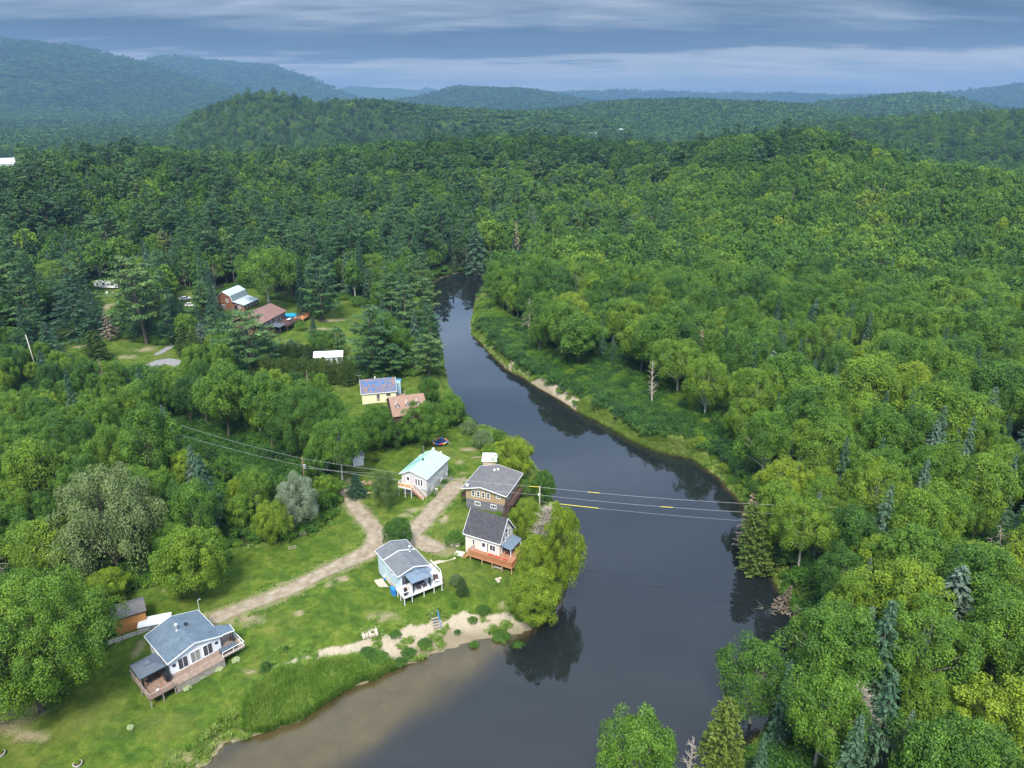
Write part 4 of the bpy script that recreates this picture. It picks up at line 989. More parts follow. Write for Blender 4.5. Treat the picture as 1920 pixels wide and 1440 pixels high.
A_ = [np.concatenate([p[j] for p in PTS]) for j in range(7)]
print('forest instances', len(A_[0]))
def instancer(name, cols, arr, coll, align=False):
    X, Y, Z, H_, Wd_, T_, K_ = arr; n = len(X)
    me = D.meshes.new(name); me.vertices.add(n); me.vertices.foreach_set('co', np.stack([X, Y, Z], 1).astype(np.float32).ravel())
    def at(nm, ty, v, key='value'):
        q = me.attributes.new(nm, ty, 'POINT'); q.data.foreach_set(key, v)
    at('tone', 'FLOAT', T_.astype(np.float32)); at('kind_i', 'INT', K_.astype(np.int32))
    at('rot', 'FLOAT_VECTOR', np.stack([0 * X, 0 * X, np.random.default_rng(3).uniform(0, 6.28, n)], 1).astype(np.float32).ravel(), 'vector')
    at('scl', 'FLOAT_VECTOR', np.stack([H_ * Wd_, H_ * Wd_, H_], 1).astype(np.float32).ravel(), 'vector')
    o = D.objects.new(name, me); COL.objects.link(o)
    ng = D.node_groups.new(name + '_nodes', 'GeometryNodeTree')
    ng.interface.new_socket('Geometry', in_out='INPUT', socket_type='NodeSocketGeometry'); ng.interface.new_socket('Geometry', in_out='OUTPUT', socket_type='NodeSocketGeometry')
    gi = ng.nodes.new('NodeGroupInput'); go = ng.nodes.new('NodeGroupOutput')
    ip = ng.nodes.new('GeometryNodeInstanceOnPoints'); ci = ng.nodes.new('GeometryNodeCollectionInfo')
    ci.inputs['Collection'].default_value = coll; ci.inputs['Separate Children'].default_value = True; ci.inputs['Reset Children'].default_value = True
    mp_ = ng.nodes.new('GeometryNodeMeshToPoints')
    def na_(nm, ty):
        q = ng.nodes.new('GeometryNodeInputNamedAttribute'); q.data_type = ty; q.inputs[0].default_value = nm
        return [s for s in q.outputs if s.enabled and s.name == 'Attribute'][0]
    L = ng.links
    L.new(gi.outputs[0], mp_.inputs[0]); L.new(mp_.outputs[0], ip.inputs['Points']); L.new(ci.outputs[0], ip.inputs['Instance'])
    ip.inputs['Pick Instance'].default_value = True
    L.new(na_('kind_i', 'INT'), ip.inputs['Instance Index']); L.new(na_('rot', 'FLOAT_VECTOR'), ip.inputs['Rotation']); L.new(na_('scl', 'FLOAT_VECTOR'), ip.inputs['Scale'])
    L.new(ip.outputs[0], go.inputs[0])
    md = o.modifiers.new('wood', 'NODES'); md.node_group = ng
    return o
fo = instancer('forest', None, A_, FCOL); tag(fo, 'endless mixed forest running over the hills to the horizon', 'forest', kind='stuff')
# ------------------------------------------------------------------ bank shrubs: largest as things, the rest as one cover
R2 = np.random.default_rng(21)
X, Y = np.meshgrid(np.arange(-30, 90, 2.1), np.arange(90, 300, 2.1)); X = X.ravel() + R2.uniform(-.9, .9, X.size); Y = Y.ravel() + R2.uniform(-.9, .9, Y.size)
P = np.stack([X, Y], 1); dr = sdist(P, RIVER); sz = sdist(P, SHRUBZ); mz = sdist(P, MARSH)
a = (sz < 1.5) & (dr > 1.2) & (mz > -.8)
for i in np.where(a)[0]:
    d2 = [(X[i] - s[0]) ** 2 + (Y[i] - s[1]) ** 2 < (s[2] * .35) ** 2 for s in SPOTS if abs(s[0] - X[i]) < 12 and abs(s[1] - Y[i]) < 12]
    if any(d2): a[i] = False
X, Y, dr = X[a], Y[a], dr[a]; Z = ground(X, Y); px, py, dp = project(X, Y, Z)
h = R2.uniform(1.4, 3.6, len(X)) * (sstep(dr, 0, 8) * .45 + .55); w = R2.uniform(1.2, 1.9, len(X))
tn = np.clip(.60 + wnoise(X, Y, 6, 3, 8) * .16 + R2.normal(0, .12, len(X)), .1, 1)
order = np.argsort(-h / dp); big = order[:230]
for i in big:
    lb_ = '%s %s shrub on the far bank %s' % ('big' if h[i] > 2.3 else 'low', 'bright green' if tn[i] > .68 else 'dark green' if tn[i] < .5 else 'mid-green', 'near the river bend' if py[i] < 690 else 'beside the pale sandy margin' if py[i] < 770 else 'behind the marsh grass' if py[i] < 850 else 'nearest the power lines')
    plant('bush', X[i], Y[i], h[i], w[i], tn[i], lb_, lb_.replace('shrub', 'shrubs'), z=Z[i] - .1)
KB = [farmesh('b', bushshape(380 + s, 18, 80, .065), m_leaf, m_bark) for s in range(3)]
KB2 = [farmesh('b', bushshape(390 + s, 14, 60, .075, .4), m_leaf, m_bark) for s in range(2)]
for kk in KB + KB2: pass
rs = order[230:]
und = [(X[rs], Y[rs], Z[rs] - .1, h[rs], w[rs], tn[rs], np.array([KB[i % 3] for i in range(len(rs))]))]
# low growth under the wood edges and on the banks
def fill(n, cond, hlo, hhi, tlo, thi, box, seed):
    R = np.random.default_rng(seed); X = R.uniform(box[0], box[1], n); Y = R.uniform(box[2], box[3], n); P = np.stack([X, Y], 1)
    a = cond(P); X, Y = X[a], Y[a]
    return (X, Y, ground(X, Y) - .08, R.uniform(hlo, hhi, len(X)), R.uniform(1.2, 2.2, len(X)), R.uniform(tlo, thi, len(X)), np.array([(KB + KB2)[i] for i in R.integers(0, 5, len(X))]))
def c_edge(P):
    dl = np.full(len(P), 100.0)
    for c in CLEAR: dl = np.minimum(dl, sdist(P, c))
    dr = sdist(P, RIVER); px, py, dp = project(P[:, 0], P[:, 1], 2.5)
    return (dr > .7) & (dl > .3) & ((dl < 5) | (dr < 5)) & (sdist(P, SHRUBZ) > 0) & (sdist(P, MARSH) > 0) & (px > -100) & (px < 2000)
und.append(fill(42000, c_edge, .9, 2.6, .28, .62, (-230, 120, 40, 360), 31))
def c_under(P):
    ok = sdist(P, RIVER) > 3
    for c in CLEAR: ok &= sdist(P, c) > 4
    px, py, dp = project(P[:, 0], P[:, 1], 2.5)
    return ok & (px > -60) & (px < 1980) & (py > 560)
und.append(fill(26000, c_under, 1.5, 4.0, .10, .34, (-170, 170, 40, 260), 32))  # darker tone inside the wood puts shade into the gaps between crowns
B_ = [np.concatenate([p[j] for p in und]) for j in range(7)]
print('undergrowth', len(B_[0]))
uo = instancer('undergrowth', None, B_, FCOL); tag(uo, 'low leafy undergrowth along the banks and wood edges', 'undergrowth', kind='stuff')
# ------------------------------------------------------------------ tall grass: reeds, marsh grass, weeds on the sand
m_grs = leafmat('grass_blades', [(0.060, 0.150, 0.018), (0.120, 0.240, 0.028), (0.26, 0.36, 0.08), (0.40, 0.44, 0.16)], 0.3)
def grasstuft(seed, n=46, spread=.5, bw=.035):
    R = np.random.default_rng(seed); V = []; Fq = []; vv = []
    for i in range(n):
        th = R.uniform(0, 6.28); r = spread * math.sqrt(R.uniform(0, 1)); b = np.array([r * math.cos(th), r * math.sin(th), 0])
        l = R.normal(0, .34, 2); hgt = R.uniform(.55, 1.0); tip = b + np.array([l[0], l[1], hgt]); mid = b + np.array([l[0] * .3, l[1] * .3, hgt * .6])
        a = R.uniform(0, 3.14); s = np.array([math.cos(a), math.sin(a), 0]) * bw
        o = len(V); V += [b - s, b + s, mid + s * .9, mid - s * .9, tip + s * .1, tip - s * .1]; Fq += [(o, o + 1, o + 2, o + 3), (o + 3, o + 2, o + 4, o + 5)]
        q = R.uniform(.1, .9); vv += [q] * 6
    return (np.array(V), np.array(Fq), np.array(vv)), None
GCOL = D.collections.new('grass_kinds'); _f = FCOL; _n = len(FARP)
FCOL = GCOL; gk = []
for s in range(3):
    c, w_ = grasstuft(400 + s); me = mesh_np('g', c[0], c[1], m_grs, dict(v=c[2])); oo = D.objects.new('tuft_%d' % s, me); GCOL.objects.link(oo)
FCOL = _f
def grassfill(n, box, cond, hlo, hhi, tf, seed, wd=1.0):
    R = np.random.default_rng(seed); X = R.uniform(box[0], box[1], n); Y = R.uniform(box[2], box[3], n); P = np.stack([X, Y], 1); a = cond(P); X, Y = X[a], Y[a]
    H_ = R.uniform(hlo, hhi, len(X)); return (X, Y, ground(X, Y) - .02, H_, wd / H_, np.clip(tf(X, Y) + R.normal(0, .1, len(X)), 0, 1), R.integers(0, 3, len(X)))
def pbox(poly): return (poly[:, 0].min(), poly[:, 0].max(), poly[:, 1].min(), poly[:, 1].max())
rd_ = grassfill(11000, pbox(REED), lambda P: (sdist(P, REED) + wnoise(P[:, 0], P[:, 1], 1.5, 3, 7) * .5 < 0) & (sdist(P, RIVER) > -.2), .7, 1.7, lambda x, y: .38 + wnoise(x, y, 2, 1, 7) * .14, 41)
ro = instancer('reed_bed', None, rd_, GCOL); tag(ro, 'dense bed of tall green reeds at the edge of the shallow water', 'reeds', kind='stuff')
ms = grassfill(30000, pbox(MARSH), lambda P: (sdist(P, MARSH) < 1.0) & (sdist(P, RIVER) > .1), .7, 1.3, lambda x, y: .60 + wnoise(x, y, 3, 1, 7) * .15, 42, 1.1)
mo = instancer('marsh_grass', None, ms, GCOL); tag(mo, 'pale green marsh grass on the far bank of the river', 'marsh grass', kind='stuff')
allg = []
bb = pbox(SAND)
allg.append(grassfill(12000, bb, lambda P: (sdist(P, SAND) < 3) & (sdist(P, RIVER) > 1.0) & (wnoise(P[:, 0], P[:, 1], 1.6, 5, 8) > .3), .12, .45, lambda x, y: .45 + 0 * x, 43, .6))
def shoreg(P):
    d = sdist(P, RIVER); return (linedist(P, SANDL) > 1.8) & (d > .0) & (d < 2.2 + wnoise(P[:, 0], P[:, 1], 4, 3, 8)) & ((sdist(P, SAND) > 0) | (wnoise(P[:, 0], P[:, 1], 3, 6, 8) > .3)) & (sdist(P, REED) > 0)
allg.append(grassfill(90000, (-60, 95, 60, 300), shoreg, .4, 1.0, lambda x, y: .48 + wnoise(x, y, 5, 1, 7) * .15, 44, .9))
def lawng(P):
    a = np.full(len(P), 100.0)
    for c in CLEAR[:4]: a = np.minimum(a, sdist(P, c))
    rdist = roadd(P)
    return (a < 0) & (rdist > 2.3) & ((a > -1.2) | (rdist < 2.9)) & (sdist(P, SAND) > .5)
allg.append(grassfill(46000, (-95, 12, 62, 230), lawng, .12, .38, lambda x, y: .42 + wnoise(x, y, 6, 1, 7) * .14, 45, .6))
C_ = [np.concatenate([p[j] for p in allg]) for j in range(7)]
print('grass', len(C_[0]), len(rd_[0]), len(ms[0]))
go_ = instancer('rough_grass', None, C_, GCOL); tag(go_, 'rough grass and weeds along the shore, road edges and lawns', 'grass', kind='stuff')
# ================================================================== building kit
class MB:
    """collects faces in the thing's own frame and links them as ONE mesh object"""
    def __init__(s): s.v = []; s.f = []
    def poly(s, pts): o = len(s.v); s.v += [tuple(p) for p in pts]; s.f.append(tuple(range(o, o + len(pts)))); return s
    def box(s, x0, x1, y0, y1, z0, z1):
        o = len(s.v); s.v += [(x, y, z) for z in (z0, z1) for x, y in ((x0, y0), (x1, y0), (x1, y1), (x0, y1))]
        s.f += [tuple(o + i for i in q) for q in ((0, 3, 2, 1), (4, 5, 6, 7), (0, 1, 5, 4), (1, 2, 6, 5), (2, 3, 7, 6), (3, 0, 4, 7))]; return s
    def bar(s, a, b, w, h=None, up=(0, 0, 1)):
        a = Vector(a); b = Vector(b); d = (b - a).normalized(); u = Vector(up)
        if abs(d.dot(u)) > .99: u = Vector((1, 0, 0))
        sx = d.cross(u).normalized(); uz = sx.cross(d); h = h or w; o = len(s.v)
        for p in (a, b):
            for i, j in ((-1, -1), (1, -1), (1, 1), (-1, 1)): s.v.append(tuple(p + sx * (w / 2 * i) + uz * (h / 2 * j)))
        s.f += [tuple(o + i for i in q) for q in ((0, 3, 2, 1), (4, 5, 6, 7), (0, 1, 5, 4), (1, 2, 6, 5), (2, 3, 7, 6), (3, 0, 4, 7))]; return s
    def cyl(s, a, b, r0, r1=None, n=10):
        a = Vector(a); b = Vector(b); d = (b - a).normalized(); r1 = r0 if r1 is None else r1
        u = Vector((0, 0, 1)) if abs(d.z) < .9 else Vector((1, 0, 0)); x = d.cross(u).normalized(); y = d.cross(x); o = len(s.v)
        for p, r in ((a, r0), (b, r1)):
            for i in range(n): t_ = 2 * math.pi * i / n; s.v.append(tuple(p + x * (r * math.cos(t_)) + y * (r * math.sin(t_))))
        for i in range(n): j = (i + 1) % n; s.f.append((o + i, o + n + i, o + n + j, o + j))
        s.f.append(tuple(o + i for i in range(n))); s.f.append(tuple(o + n + i for i in reversed(range(n)))); return s
    def slab(s, pts, th):
        """flat slab: top outline (counter-clockwise from above), th thick downwards"""
        o = len(s.v); n = len(pts); s.v += [tuple(p) for p in pts] + [(p[0], p[1], p[2] - th) for p in pts]
        s.f.append(tuple(o + i for i in range(n))); s.f.append(tuple(o + n + i for i in reversed(range(n))))
        for i in range(n): j = (i + 1) % n; s.f.append((o + i, o + n + i, o + n + j, o + j))
        return s
    def build(s, name, m, parent=None, label=None, smooth=False):
        me = D.meshes.new(name); me.from_pydata(s.v, [], s.f); me.update()
        import bmesh as _b
        b = _b.new(); b.from_mesh(me); _b.ops.recalc_face_normals(b, faces=b.faces); b.to_mesh(me); b.free()
        if smooth:
            for p in me.polygons: p.use_smooth = len(p.vertices) == 4
        me.materials.append(m); o = obj(name, me, parent)
        if label: o['label'] = label
        return o
M = {}
M['white'] = mat('white_trim', (0.78, 0.79, 0.80), 0.5, .05)
M['glass'] = mat('window_glass', (0.035, 0.045, 0.065), 0.06, .25, .8, spec=1.0)
M['cur'] = mat('curtained_glass', (0.22, 0.24, 0.24), 0.15, .3, 1.5, spec=1.0)
M['sid_white'] = mat('white_siding', (0.72, 0.77, 0.82), 0.6, .05, 2, stripes=(2, .16, .22))
M['sid_blue'] = mat('pale_blue_siding', (0.50, 0.62, 0.69), 0.6, .05, 2, stripes=(2, .16, .22))
M['sid_cream'] = mat('cream_siding', (0.66, 0.63, 0.57), 0.6, .05, 2, stripes=(2, .14, .2))
M['sid_tan'] = mat('tan_siding', (0.40, 0.29, 0.18), 0.7, .08, 2, stripes=(2, .14, .2))
M['sid_grey'] = mat('light_grey_siding', (0.56, 0.56, 0.57), 0.6, .05, 2, stripes=(2, .14, .2))
M['sid_yel'] = mat('pale_yellow_siding', (0.74, 0.72, 0.48), 0.6, .05, 2, stripes=(2, .15, .2))
M['stone'] = mat('grey_stone_cladding', (0.155, 0.155, 0.18), 0.9, .35, 3.5, stripes=(2, .12, .35), bump=.4)
M['block'] = mat('concrete_block', (0.38, 0.36, 0.34), 0.95, .15, 2, stripes=(2, .2, .2))
M['conc'] = mat('concrete', (0.50, 0.47, 0.42), 0.95, .18, 2)
M['sh_blue'] = shingle('blue_grey_shingles', (0.060, 0.085, 0.115), (0.095, 0.135, 0.180), (0.145, 0.195, 0.25))
M['sh_grey'] = shingle('grey_shingles', (0.080, 0.088, 0.098), (0.125, 0.138, 0.152), (0.20, 0.215, 0.235))
M['sh_char'] = shingle('charcoal_shingles', (0.028, 0.028, 0.034), (0.055, 0.056, 0.066), (0.12, 0.12, 0.14))
M['sh_mid'] = shingle('weathered_shingles', (0.085, 0.084, 0.090), (0.125, 0.123, 0.131), (0.18, 0.178, 0.188))
M['sh_brown'] = shingle('brown_shingles', (0.16, 0.095, 0.07), (0.25, 0.165, 0.125), (0.36, 0.25, 0.19))
M['sh_red'] = shingle('reddish_brown_shingles', (0.15, 0.085, 0.075), (0.20, 0.12, 0.105), (0.26, 0.165, 0.145))
M['mint'] = mat('mint_green_metal_roof', (0.32, 0.55, 0.44), 0.35, .07, .7, stripes=(0, .3, .12), spec=.5)
M['rustblue'] = mat('rusty_blue_metal_roof', (0.018, 0.140, 0.36), 0.85, .12, .8, spec=.15, stripes=(0, .18, .2), col2=(0.20, 0.17, 0.175), stain=(0.22, 0.125, 0.080), thr=(.50, .56))
M['blue'] = mat('blue_painted_metal', (0.06, 0.24, 0.52), 0.5, .1, 1, stripes=(0, .2, .15))
M['grmetal'] = mat('grey_metal_roof', (0.42, 0.50, 0.55), 0.4, .08, .8, stripes=(0, .4, .12))
M['whmetal'] = mat('white_metal_roof', (0.74, 0.80, 0.82), 0.4, .08, .8, stripes=(0, .4, .08))
M['deck'] = mat('weathered_deck_boards', (0.25, 0.185, 0.15), 0.85, .25, 2, stripes=(1, .14, .4))
M['deckred'] = mat('reddish_deck_boards', (0.23, 0.15, 0.115), 0.8, .22, 2, stripes=(0, .14, .4))
M['deckor'] = mat('orange_stained_wood', (0.44, 0.20, 0.095), 0.7, .15, 2)
M['deckorf'] = mat('orange_deck_boards', (0.34, 0.165, 0.10), 0.75, .18, 2, stripes=(1, .14, .35))
M['deckgr'] = mat('grey_deck_boards', (0.50, 0.53, 0.58), 0.75, .08, 2, stripes=(0, .14, .25))
M['oldwood'] = mat('old_grey_wood', (0.28, 0.25, 0.22), 0.9, .25, 2)
M['brown'] = mat('dark_brown_wood', (0.075, 0.045, 0.038), 0.8, .2, 2)
M['black'] = mat('black_metal', (0.018, 0.020, 0.026), 0.45, .1, 2)
M['canopy'] = mat('slate_gazebo_cover', (0.075, 0.095, 0.125), 0.7, .1, 1.5)
M['canopy2'] = mat('blue_grey_gazebo_cover', (0.13, 0.18, 0.245), 0.6, .1, 1.5)
M['steel'] = mat('bright_steel', (0.62, 0.62, 0.62), 0.35, .1, 2, metal=.6)
M['red'] = mat('red_plastic', (0.62, 0.035, 0.04), 0.45, .08, 3)
M['tanb'] = mat('beige_shed_wall', (0.52, 0.43, 0.34), 0.8, .1, 2)
M['orangew'] = mat('ochre_shed_wall', (0.50, 0.22, 0.075), 0.85, .12, 2)
M['brick'] = mat('brown_brick', (0.20, 0.115, 0.085), 0.9, .25, 3, stripes=(2, .09, .25))
M['log'] = mat('reddish_log_wall', (0.19, 0.080, 0.045), 0.85, .25, 2, stripes=(2, .25, .4))
M['flag'] = mat('pale_flagstone', (0.45, 0.40, 0.32), 0.95, .22, 1.6)
M['bluep'] = mat('blue_plastic', (0.03, 0.22, 0.62), 0.4, .1, 3)
M['redp'] = mat('red_padding', (0.68, 0.06, 0.04), 0.5, .1, 3)
M['yelp'] = mat('yellow_padding', (0.82, 0.48, 0.06), 0.5, .1, 3)
M['navy'] = mat('dark_blue_mesh', (0.015, 0.035, 0.13), 0.6, .15, 2)
M['pole'] = mat('weathered_pole', (0.36, 0.33, 0.29), 0.9, .2, 1.5)
M['dpole'] = mat('brown_pole', (0.16, 0.10, 0.08), 0.9, .2, 1.5)
M['wire'] = mat('aluminium_wire', (0.40, 0.42, 0.46), 0.4, .05, 1)
M['yell'] = mat('yellow_sleeve', (0.85, 0.72, 0.05), 0.5, .05, 1)

def window(par, p, n, w, h, cols=2, rows=1, m=None, pane=None, fw=.09, name='window'):
    """p = middle of the opening on the wall, n = outward direction in plan"""
    n = Vector((n[0], n[1], 0)).normalized(); u = Vector((-n.y, n.x, 0)); p = Vector(p); Z = Vector((0, 0, 1)); b = MB(); c = p + n * .03
    def q(i, j): return c + u * i + Z * j
    W2, H2 = w / 2, h / 2
    for j in (-H2, H2): b.bar(q(-W2 - fw / 2, j), q(W2 + fw / 2, j), .08, fw)
    for i in (-W2, W2): b.bar(q(i, -H2 + fw / 2), q(i, H2 - fw / 2), fw if abs(n.x) < 2 else .08, .08, up=(n.x, n.y, 0))
    for k in range(1, cols): b.bar(q(-W2 + w * k / cols, -H2 + fw / 2), q(-W2 + w * k / cols, H2 - fw / 2), .055, .06, up=(n.x, n.y, 0))
    for k in range(1, rows): b.bar(q(-W2 + fw / 2, -H2 + h * k / rows), q(W2 - fw / 2, -H2 + h * k / rows), .055, .035)
    f = b.build(name, m or M['white'], par)
    g = MB(); c2 = p + n * .012
    g.poly([c2 + u * (-W2) - Z * H2, c2 + u * W2 - Z * H2, c2 + u * W2 + Z * H2, c2 - u * W2 + Z * H2]).build('pane', pane or M['glass'], f)
    return f
def door(par, p, n, w=.9, h=2.0, m=None, glass=True):
    """p = middle of the sill"""
    n = Vector((n[0], n[1], 0)).normalized(); u = Vector((-n.y, n.x, 0)); p = Vector(p); Z = Vector((0, 0, 1)); b = MB()
    b.bar(p + n * .02 + Z * .02, p + n * .02 + Z * h, w, .06, up=(n.x, n.y, 0)); f = b.build('door', m or M['white'], par)
    if glass:
        c = p + n * .055 + Z * (h * .68); g = MB(); a = w * .32; e = h * .2
        g.poly([c - u * a - Z * e, c + u * a - Z * e, c + u * a + Z * e, c - u * a + Z * e]).build('pane', M['glass'], f)
    k = p + n * .07 + u * (w * .38) + Z * 1.0; MB().bar(k - Z * .06, k + Z * .06, .04).build('handle', M['black'], f); return f
def walls(par, x0, x1, y0, y1, z0, ze, zr=None, ridge='y', m=None, xr=None, name='wall'):
    b = MB(); 
    if zr is None: b.box(x0, x1, y0, y1, z0, ze)
    elif ridge == 'y':
        xr = (x0 + x1) / 2 if xr is None else xr
        for y in (y0, y1): b.poly([(x0, y, z0), (x1, y, z0), (x1, y, ze), (xr, y, zr), (x0, y, ze)])
        for x in (x0, x1): b.poly([(x, y0, z0), (x, y1, z0), (x, y1, ze), (x, y0, ze)])
    else:
        yr = (y0 + y1) / 2
        for x in (x0, x1): b.poly([(x, y0, z0), (x, y1, z0), (x, y1, ze), (x, yr, zr), (x, y0, ze)])
        for y in (y0, y1): b.poly([(x0, y, z0), (x1, y, z0), (x1, y, ze), (x0, y, ze)])
    return b.build(name, m, par)
def roof(par, x0, x1, y0, y1, ze, zr, ridge='y', m=None, trim=None, xr=None, th=.14, ruf=False, name='roof'):
    b = MB(); t_ = MB()
    if ridge == 'y':
        xr = (x0 + x1) / 2 if xr is None else xr
        b.slab([(x0, y0, ze), (xr, y0, zr), (xr, y1, zr), (x0, y1, ze)], th); b.slab([(xr, y0, zr), (x1, y0, ze), (x1, y1, ze), (xr, y1, zr)], th)
        for y, d in ((y0, -.03), (y1, .03)):
            for a, c in (((x0, ze), (xr, zr)), ((xr, zr), (x1, ze))): t_.bar((a[0], y + d, a[1] - th / 2 - .01), (c[0], y + d, c[1] - th / 2 - .01), .05, .20)
        for x, d in ((x0, -.03), (x1, .03)): t_.bar((x + d, y0, ze - th / 2 - .02), (x + d, y1, ze - th / 2 - .02), .05, .17)
    else:
        yr = (y0 + y1) / 2
        b.slab([(x0, y0, ze), (x1, y0, ze), (x1, yr, zr), (x0, yr, zr)], th); b.slab([(x0, yr, zr), (x1, yr, zr), (x1, y1, ze), (x0, y1, ze)], th)
        for x, d in ((x0, -.03), (x1, .03)):
            for a, c in (((y0, ze), (yr, zr)), ((yr, zr), (y1, ze))): t_.bar((x + d, a[0], a[1] - th / 2 - .01), (x + d, c[0], c[1] - th / 2 - .01), .05, .20)
        for y, d in ((y0, -.03), (y1, .03)): t_.bar((x0, y + d, ze - th / 2 - .02), (x1, y + d, ze - th / 2 - .02), .05, .17)
    r = b.build(name, m, par)
    if trim: t_.build('trim', trim, r)
    return r
def railing(par, pts, z, h=.95, m=None, bal=.14, post=.09, name='railing', panel=None, thick=.03, posts=1.6):
    b = MB()
    for a, c in zip(pts[:-1], pts[1:]):
        a = Vector((a[0], a[1], a[2] if len(a) > 2 else z)); c = Vector((c[0], c[1], c[2] if len(c) > 2 else z)); L = (c - a).length; Z = Vector((0, 0, 1))
        b.bar(a + Z * h, c + Z * h, .09, .05); b.bar(a + Z * .12, c + Z * .12, .05, .05)
        k = max(1, round(L / posts))
        for i in range(k + 1): q = a + (c - a) * i / k; b.bar(q, q + Z * (h - .03), post)
        if bal:
            k = int(L / bal)
            for i in range(1, k): q = a + (c - a) * i / k; b.bar(q + Z * .145, q + Z * (h - .026), thick)
    return b.build(name, m, par)
def steps(par, top, bot, w, n, m, mrail=None, name='stairs', h=.9):
    a = Vector(top); c = Vector(bot); d = c - a; hd = Vector((d.x, d.y, 0)).normalized(); sx = Vector((-hd.y, hd.x, 0)); b = MB()
    for i in range(n):
        q = a + d * ((i + .7) / n); b.bar(q - sx * w / 2, q + sx * w / 2, .26, .05)
    for s in (-1, 1): b.bar(a + sx * (s * (w / 2 + .03)) - Vector((0, 0, .12)), c + sx * (s * (w / 2 + .03)) - Vector((0, 0, .02)), .05, .22)
    o = b.build(name, m, par)
    if mrail:
        r = MB(); Z = Vector((0, 0, h))
        for s in (-1, 1):
            p0 = a + sx * (s * (w / 2 + .08)); p1 = c + sx * (s * (w / 2 + .08)); r.bar(p0 + Z, p1 + Z, .08, .08); r.bar(p1, p1 + Z, .1); r.bar(p0, p0 + Z, .1); r.bar(p0 + Z * .45, p1 + Z * .45, .05, .05)
        r.build('handrail', mrail, o)
    return o
def posts(par, pts, z0, z1, w, m, name='post', foot=None):
    for p in pts:
        o = MB().box(p[0] - w / 2, p[0] + w / 2, p[1] - w / 2, p[1] + w / 2, z0, z1).build(name, m, par)
        if foot: MB().cyl((p[0], p[1], z0 - .05), (p[0], p[1], z0 + .18), .2, .16, 8).build('footing', foot, o)
def place(house, lx, ly, lz=0):
    """local spot of a house -> world"""
    e, a = house.location, house.rotation_euler.z
    return (e.x + lx * math.cos(a) - ly * math.sin(a), e.y + lx * math.sin(a) + ly * math.cos(a), e.z + lz)
def gazebo(name, label, loc, rz, w, d, h, rise, m, mp):
    e = empty(name, loc, rz, label, 'gazebo'); o = .25; b = MB(); t2 = .26
    def ring(f, z): return [(-w / 2 * f - o * (f > .9), -d / 2 * f - o * (f > .9), z), (w / 2 * f + o * (f > .9), -d / 2 * f - o * (f > .9), z), (w / 2 * f + o * (f > .9), d / 2 * f + o * (f > .9), z), (-w / 2 * f - o * (f > .9), d / 2 * f + o * (f > .9), z)]
    A, B2 = ring(1, h), ring(t2, h + rise)
    for i in range(4): j = (i + 1) % 4; b.poly([A[i], A[j], B2[j], B2[i]])
    A2 = [(p[0], p[1], p[2] - .14) for p in A]
    for i in range(4): j = (i + 1) % 4; b.poly([A2[i], A2[j], A[j], A[i]])
    b.build('canopy', m, e)
    b = MB(); A, T = ring(t2 * 1.35, h + rise + .06), (0, 0, h + rise + .42)
    for i in range(4): j = (i + 1) % 4; b.poly([A[i], A[j], T])
    A2 = [(p[0], p[1], p[2] - .1) for p in A]
    for i in range(4): j = (i + 1) % 4; b.poly([A2[i], A2[j], A[j], A[i]])
    b.build('canopy_vent', m, e)
    for sx in (-1, 1):
        for sy in (-1, 1):
            x, y = sx * (w / 2 - .05), sy * (d / 2 - .05)
            q = MB().box(x - .06, x + .06, y - .06, y + .06, 0, h - .02).build('post', mp, e)
            MB().cyl((x - sx * .14, y - sy * .14, .5), (x - sx * .14, y - sy * .14, h - .25), .13, .17, 8).build('curtain', mp, q)
    b = MB()
    for s in (-1, 1): b.bar((-w / 2, s * (d / 2 - .05), h - .08), (w / 2, s * (d / 2 - .05), h - .08), .07, .1); b.bar((s * (w / 2 - .05), -d / 2 + .05, h - .085), (s * (w / 2 - .05), d / 2 - .05, h - .085), .07, .1)
    b.build('frame', mp, e); return e
def table(label, loc, rz, w, d, m=None, ml=None):
    e = empty('patio_table', loc, rz, label, 'table'); MB().box(-w / 2, w / 2, -d / 2, d / 2, .70, .74).build('tabletop', m or M['brown'], e)
    for sx in (-1, 1):
        for sy in (-1, 1): MB().box(sx * (w / 2 - .08) - .03, sx * (w / 2 - .08) + .03, sy * (d / 2 - .08) - .03, sy * (d / 2 - .08) + .03, 0, .70).build('leg', ml or M['black'], e)
    return e
def chair(label, loc, rz, m, group=None, wide=.55, back=.9, lounge=False, name='patio_chair', cat='chair'):
    e = empty(name, loc, rz, label, cat, group); w = wide / 2
    b = MB(); b.slab([(-w, -.25, .42), (w, -.25, .42), (w, .25, .36 if lounge else .42), (-w, .25, .36 if lounge else .42)], .04); b.build('seat', m, e)
    b = MB(); n = 5
    for i in range(n): x = -w + .05 + i * (2 * w - .1) / (n - 1); b.bar((x, .24, .36), (x, .24 + (.32 if lounge else .1), back), .085, .03, up=(0, 1, 0))
    b.build('backrest', m, e)
    for s in (-1, 1):
        b = MB(); b.bar((s * w, -.28, .62), (s * w, .36, .62), .10, .03); b.build('armrest', m, e)
        for y in (-.24, .24): MB().box(s * w - .025, s * w + .025, y - .025, y + .025, 0, .60).build('leg', m, e)
    return e
def antenna(par, p, h=1.6):
    b = MB(); p = Vector(p); b.cyl(p, p + Vector((0, 0, h)), .03, .02, 6)
    b.bar(p + Vector((-.7, 0, h - .1)), p + Vector((.7, 0, h - .1)), .04)
    for i in range(6): x = -.65 + i * .26; b.bar(p + Vector((x, -.4 + i * .03, h - .1)), p + Vector((x, .4 - i * .03, h - .1)), .025)
    return b.build('antenna', M['steel'], par)
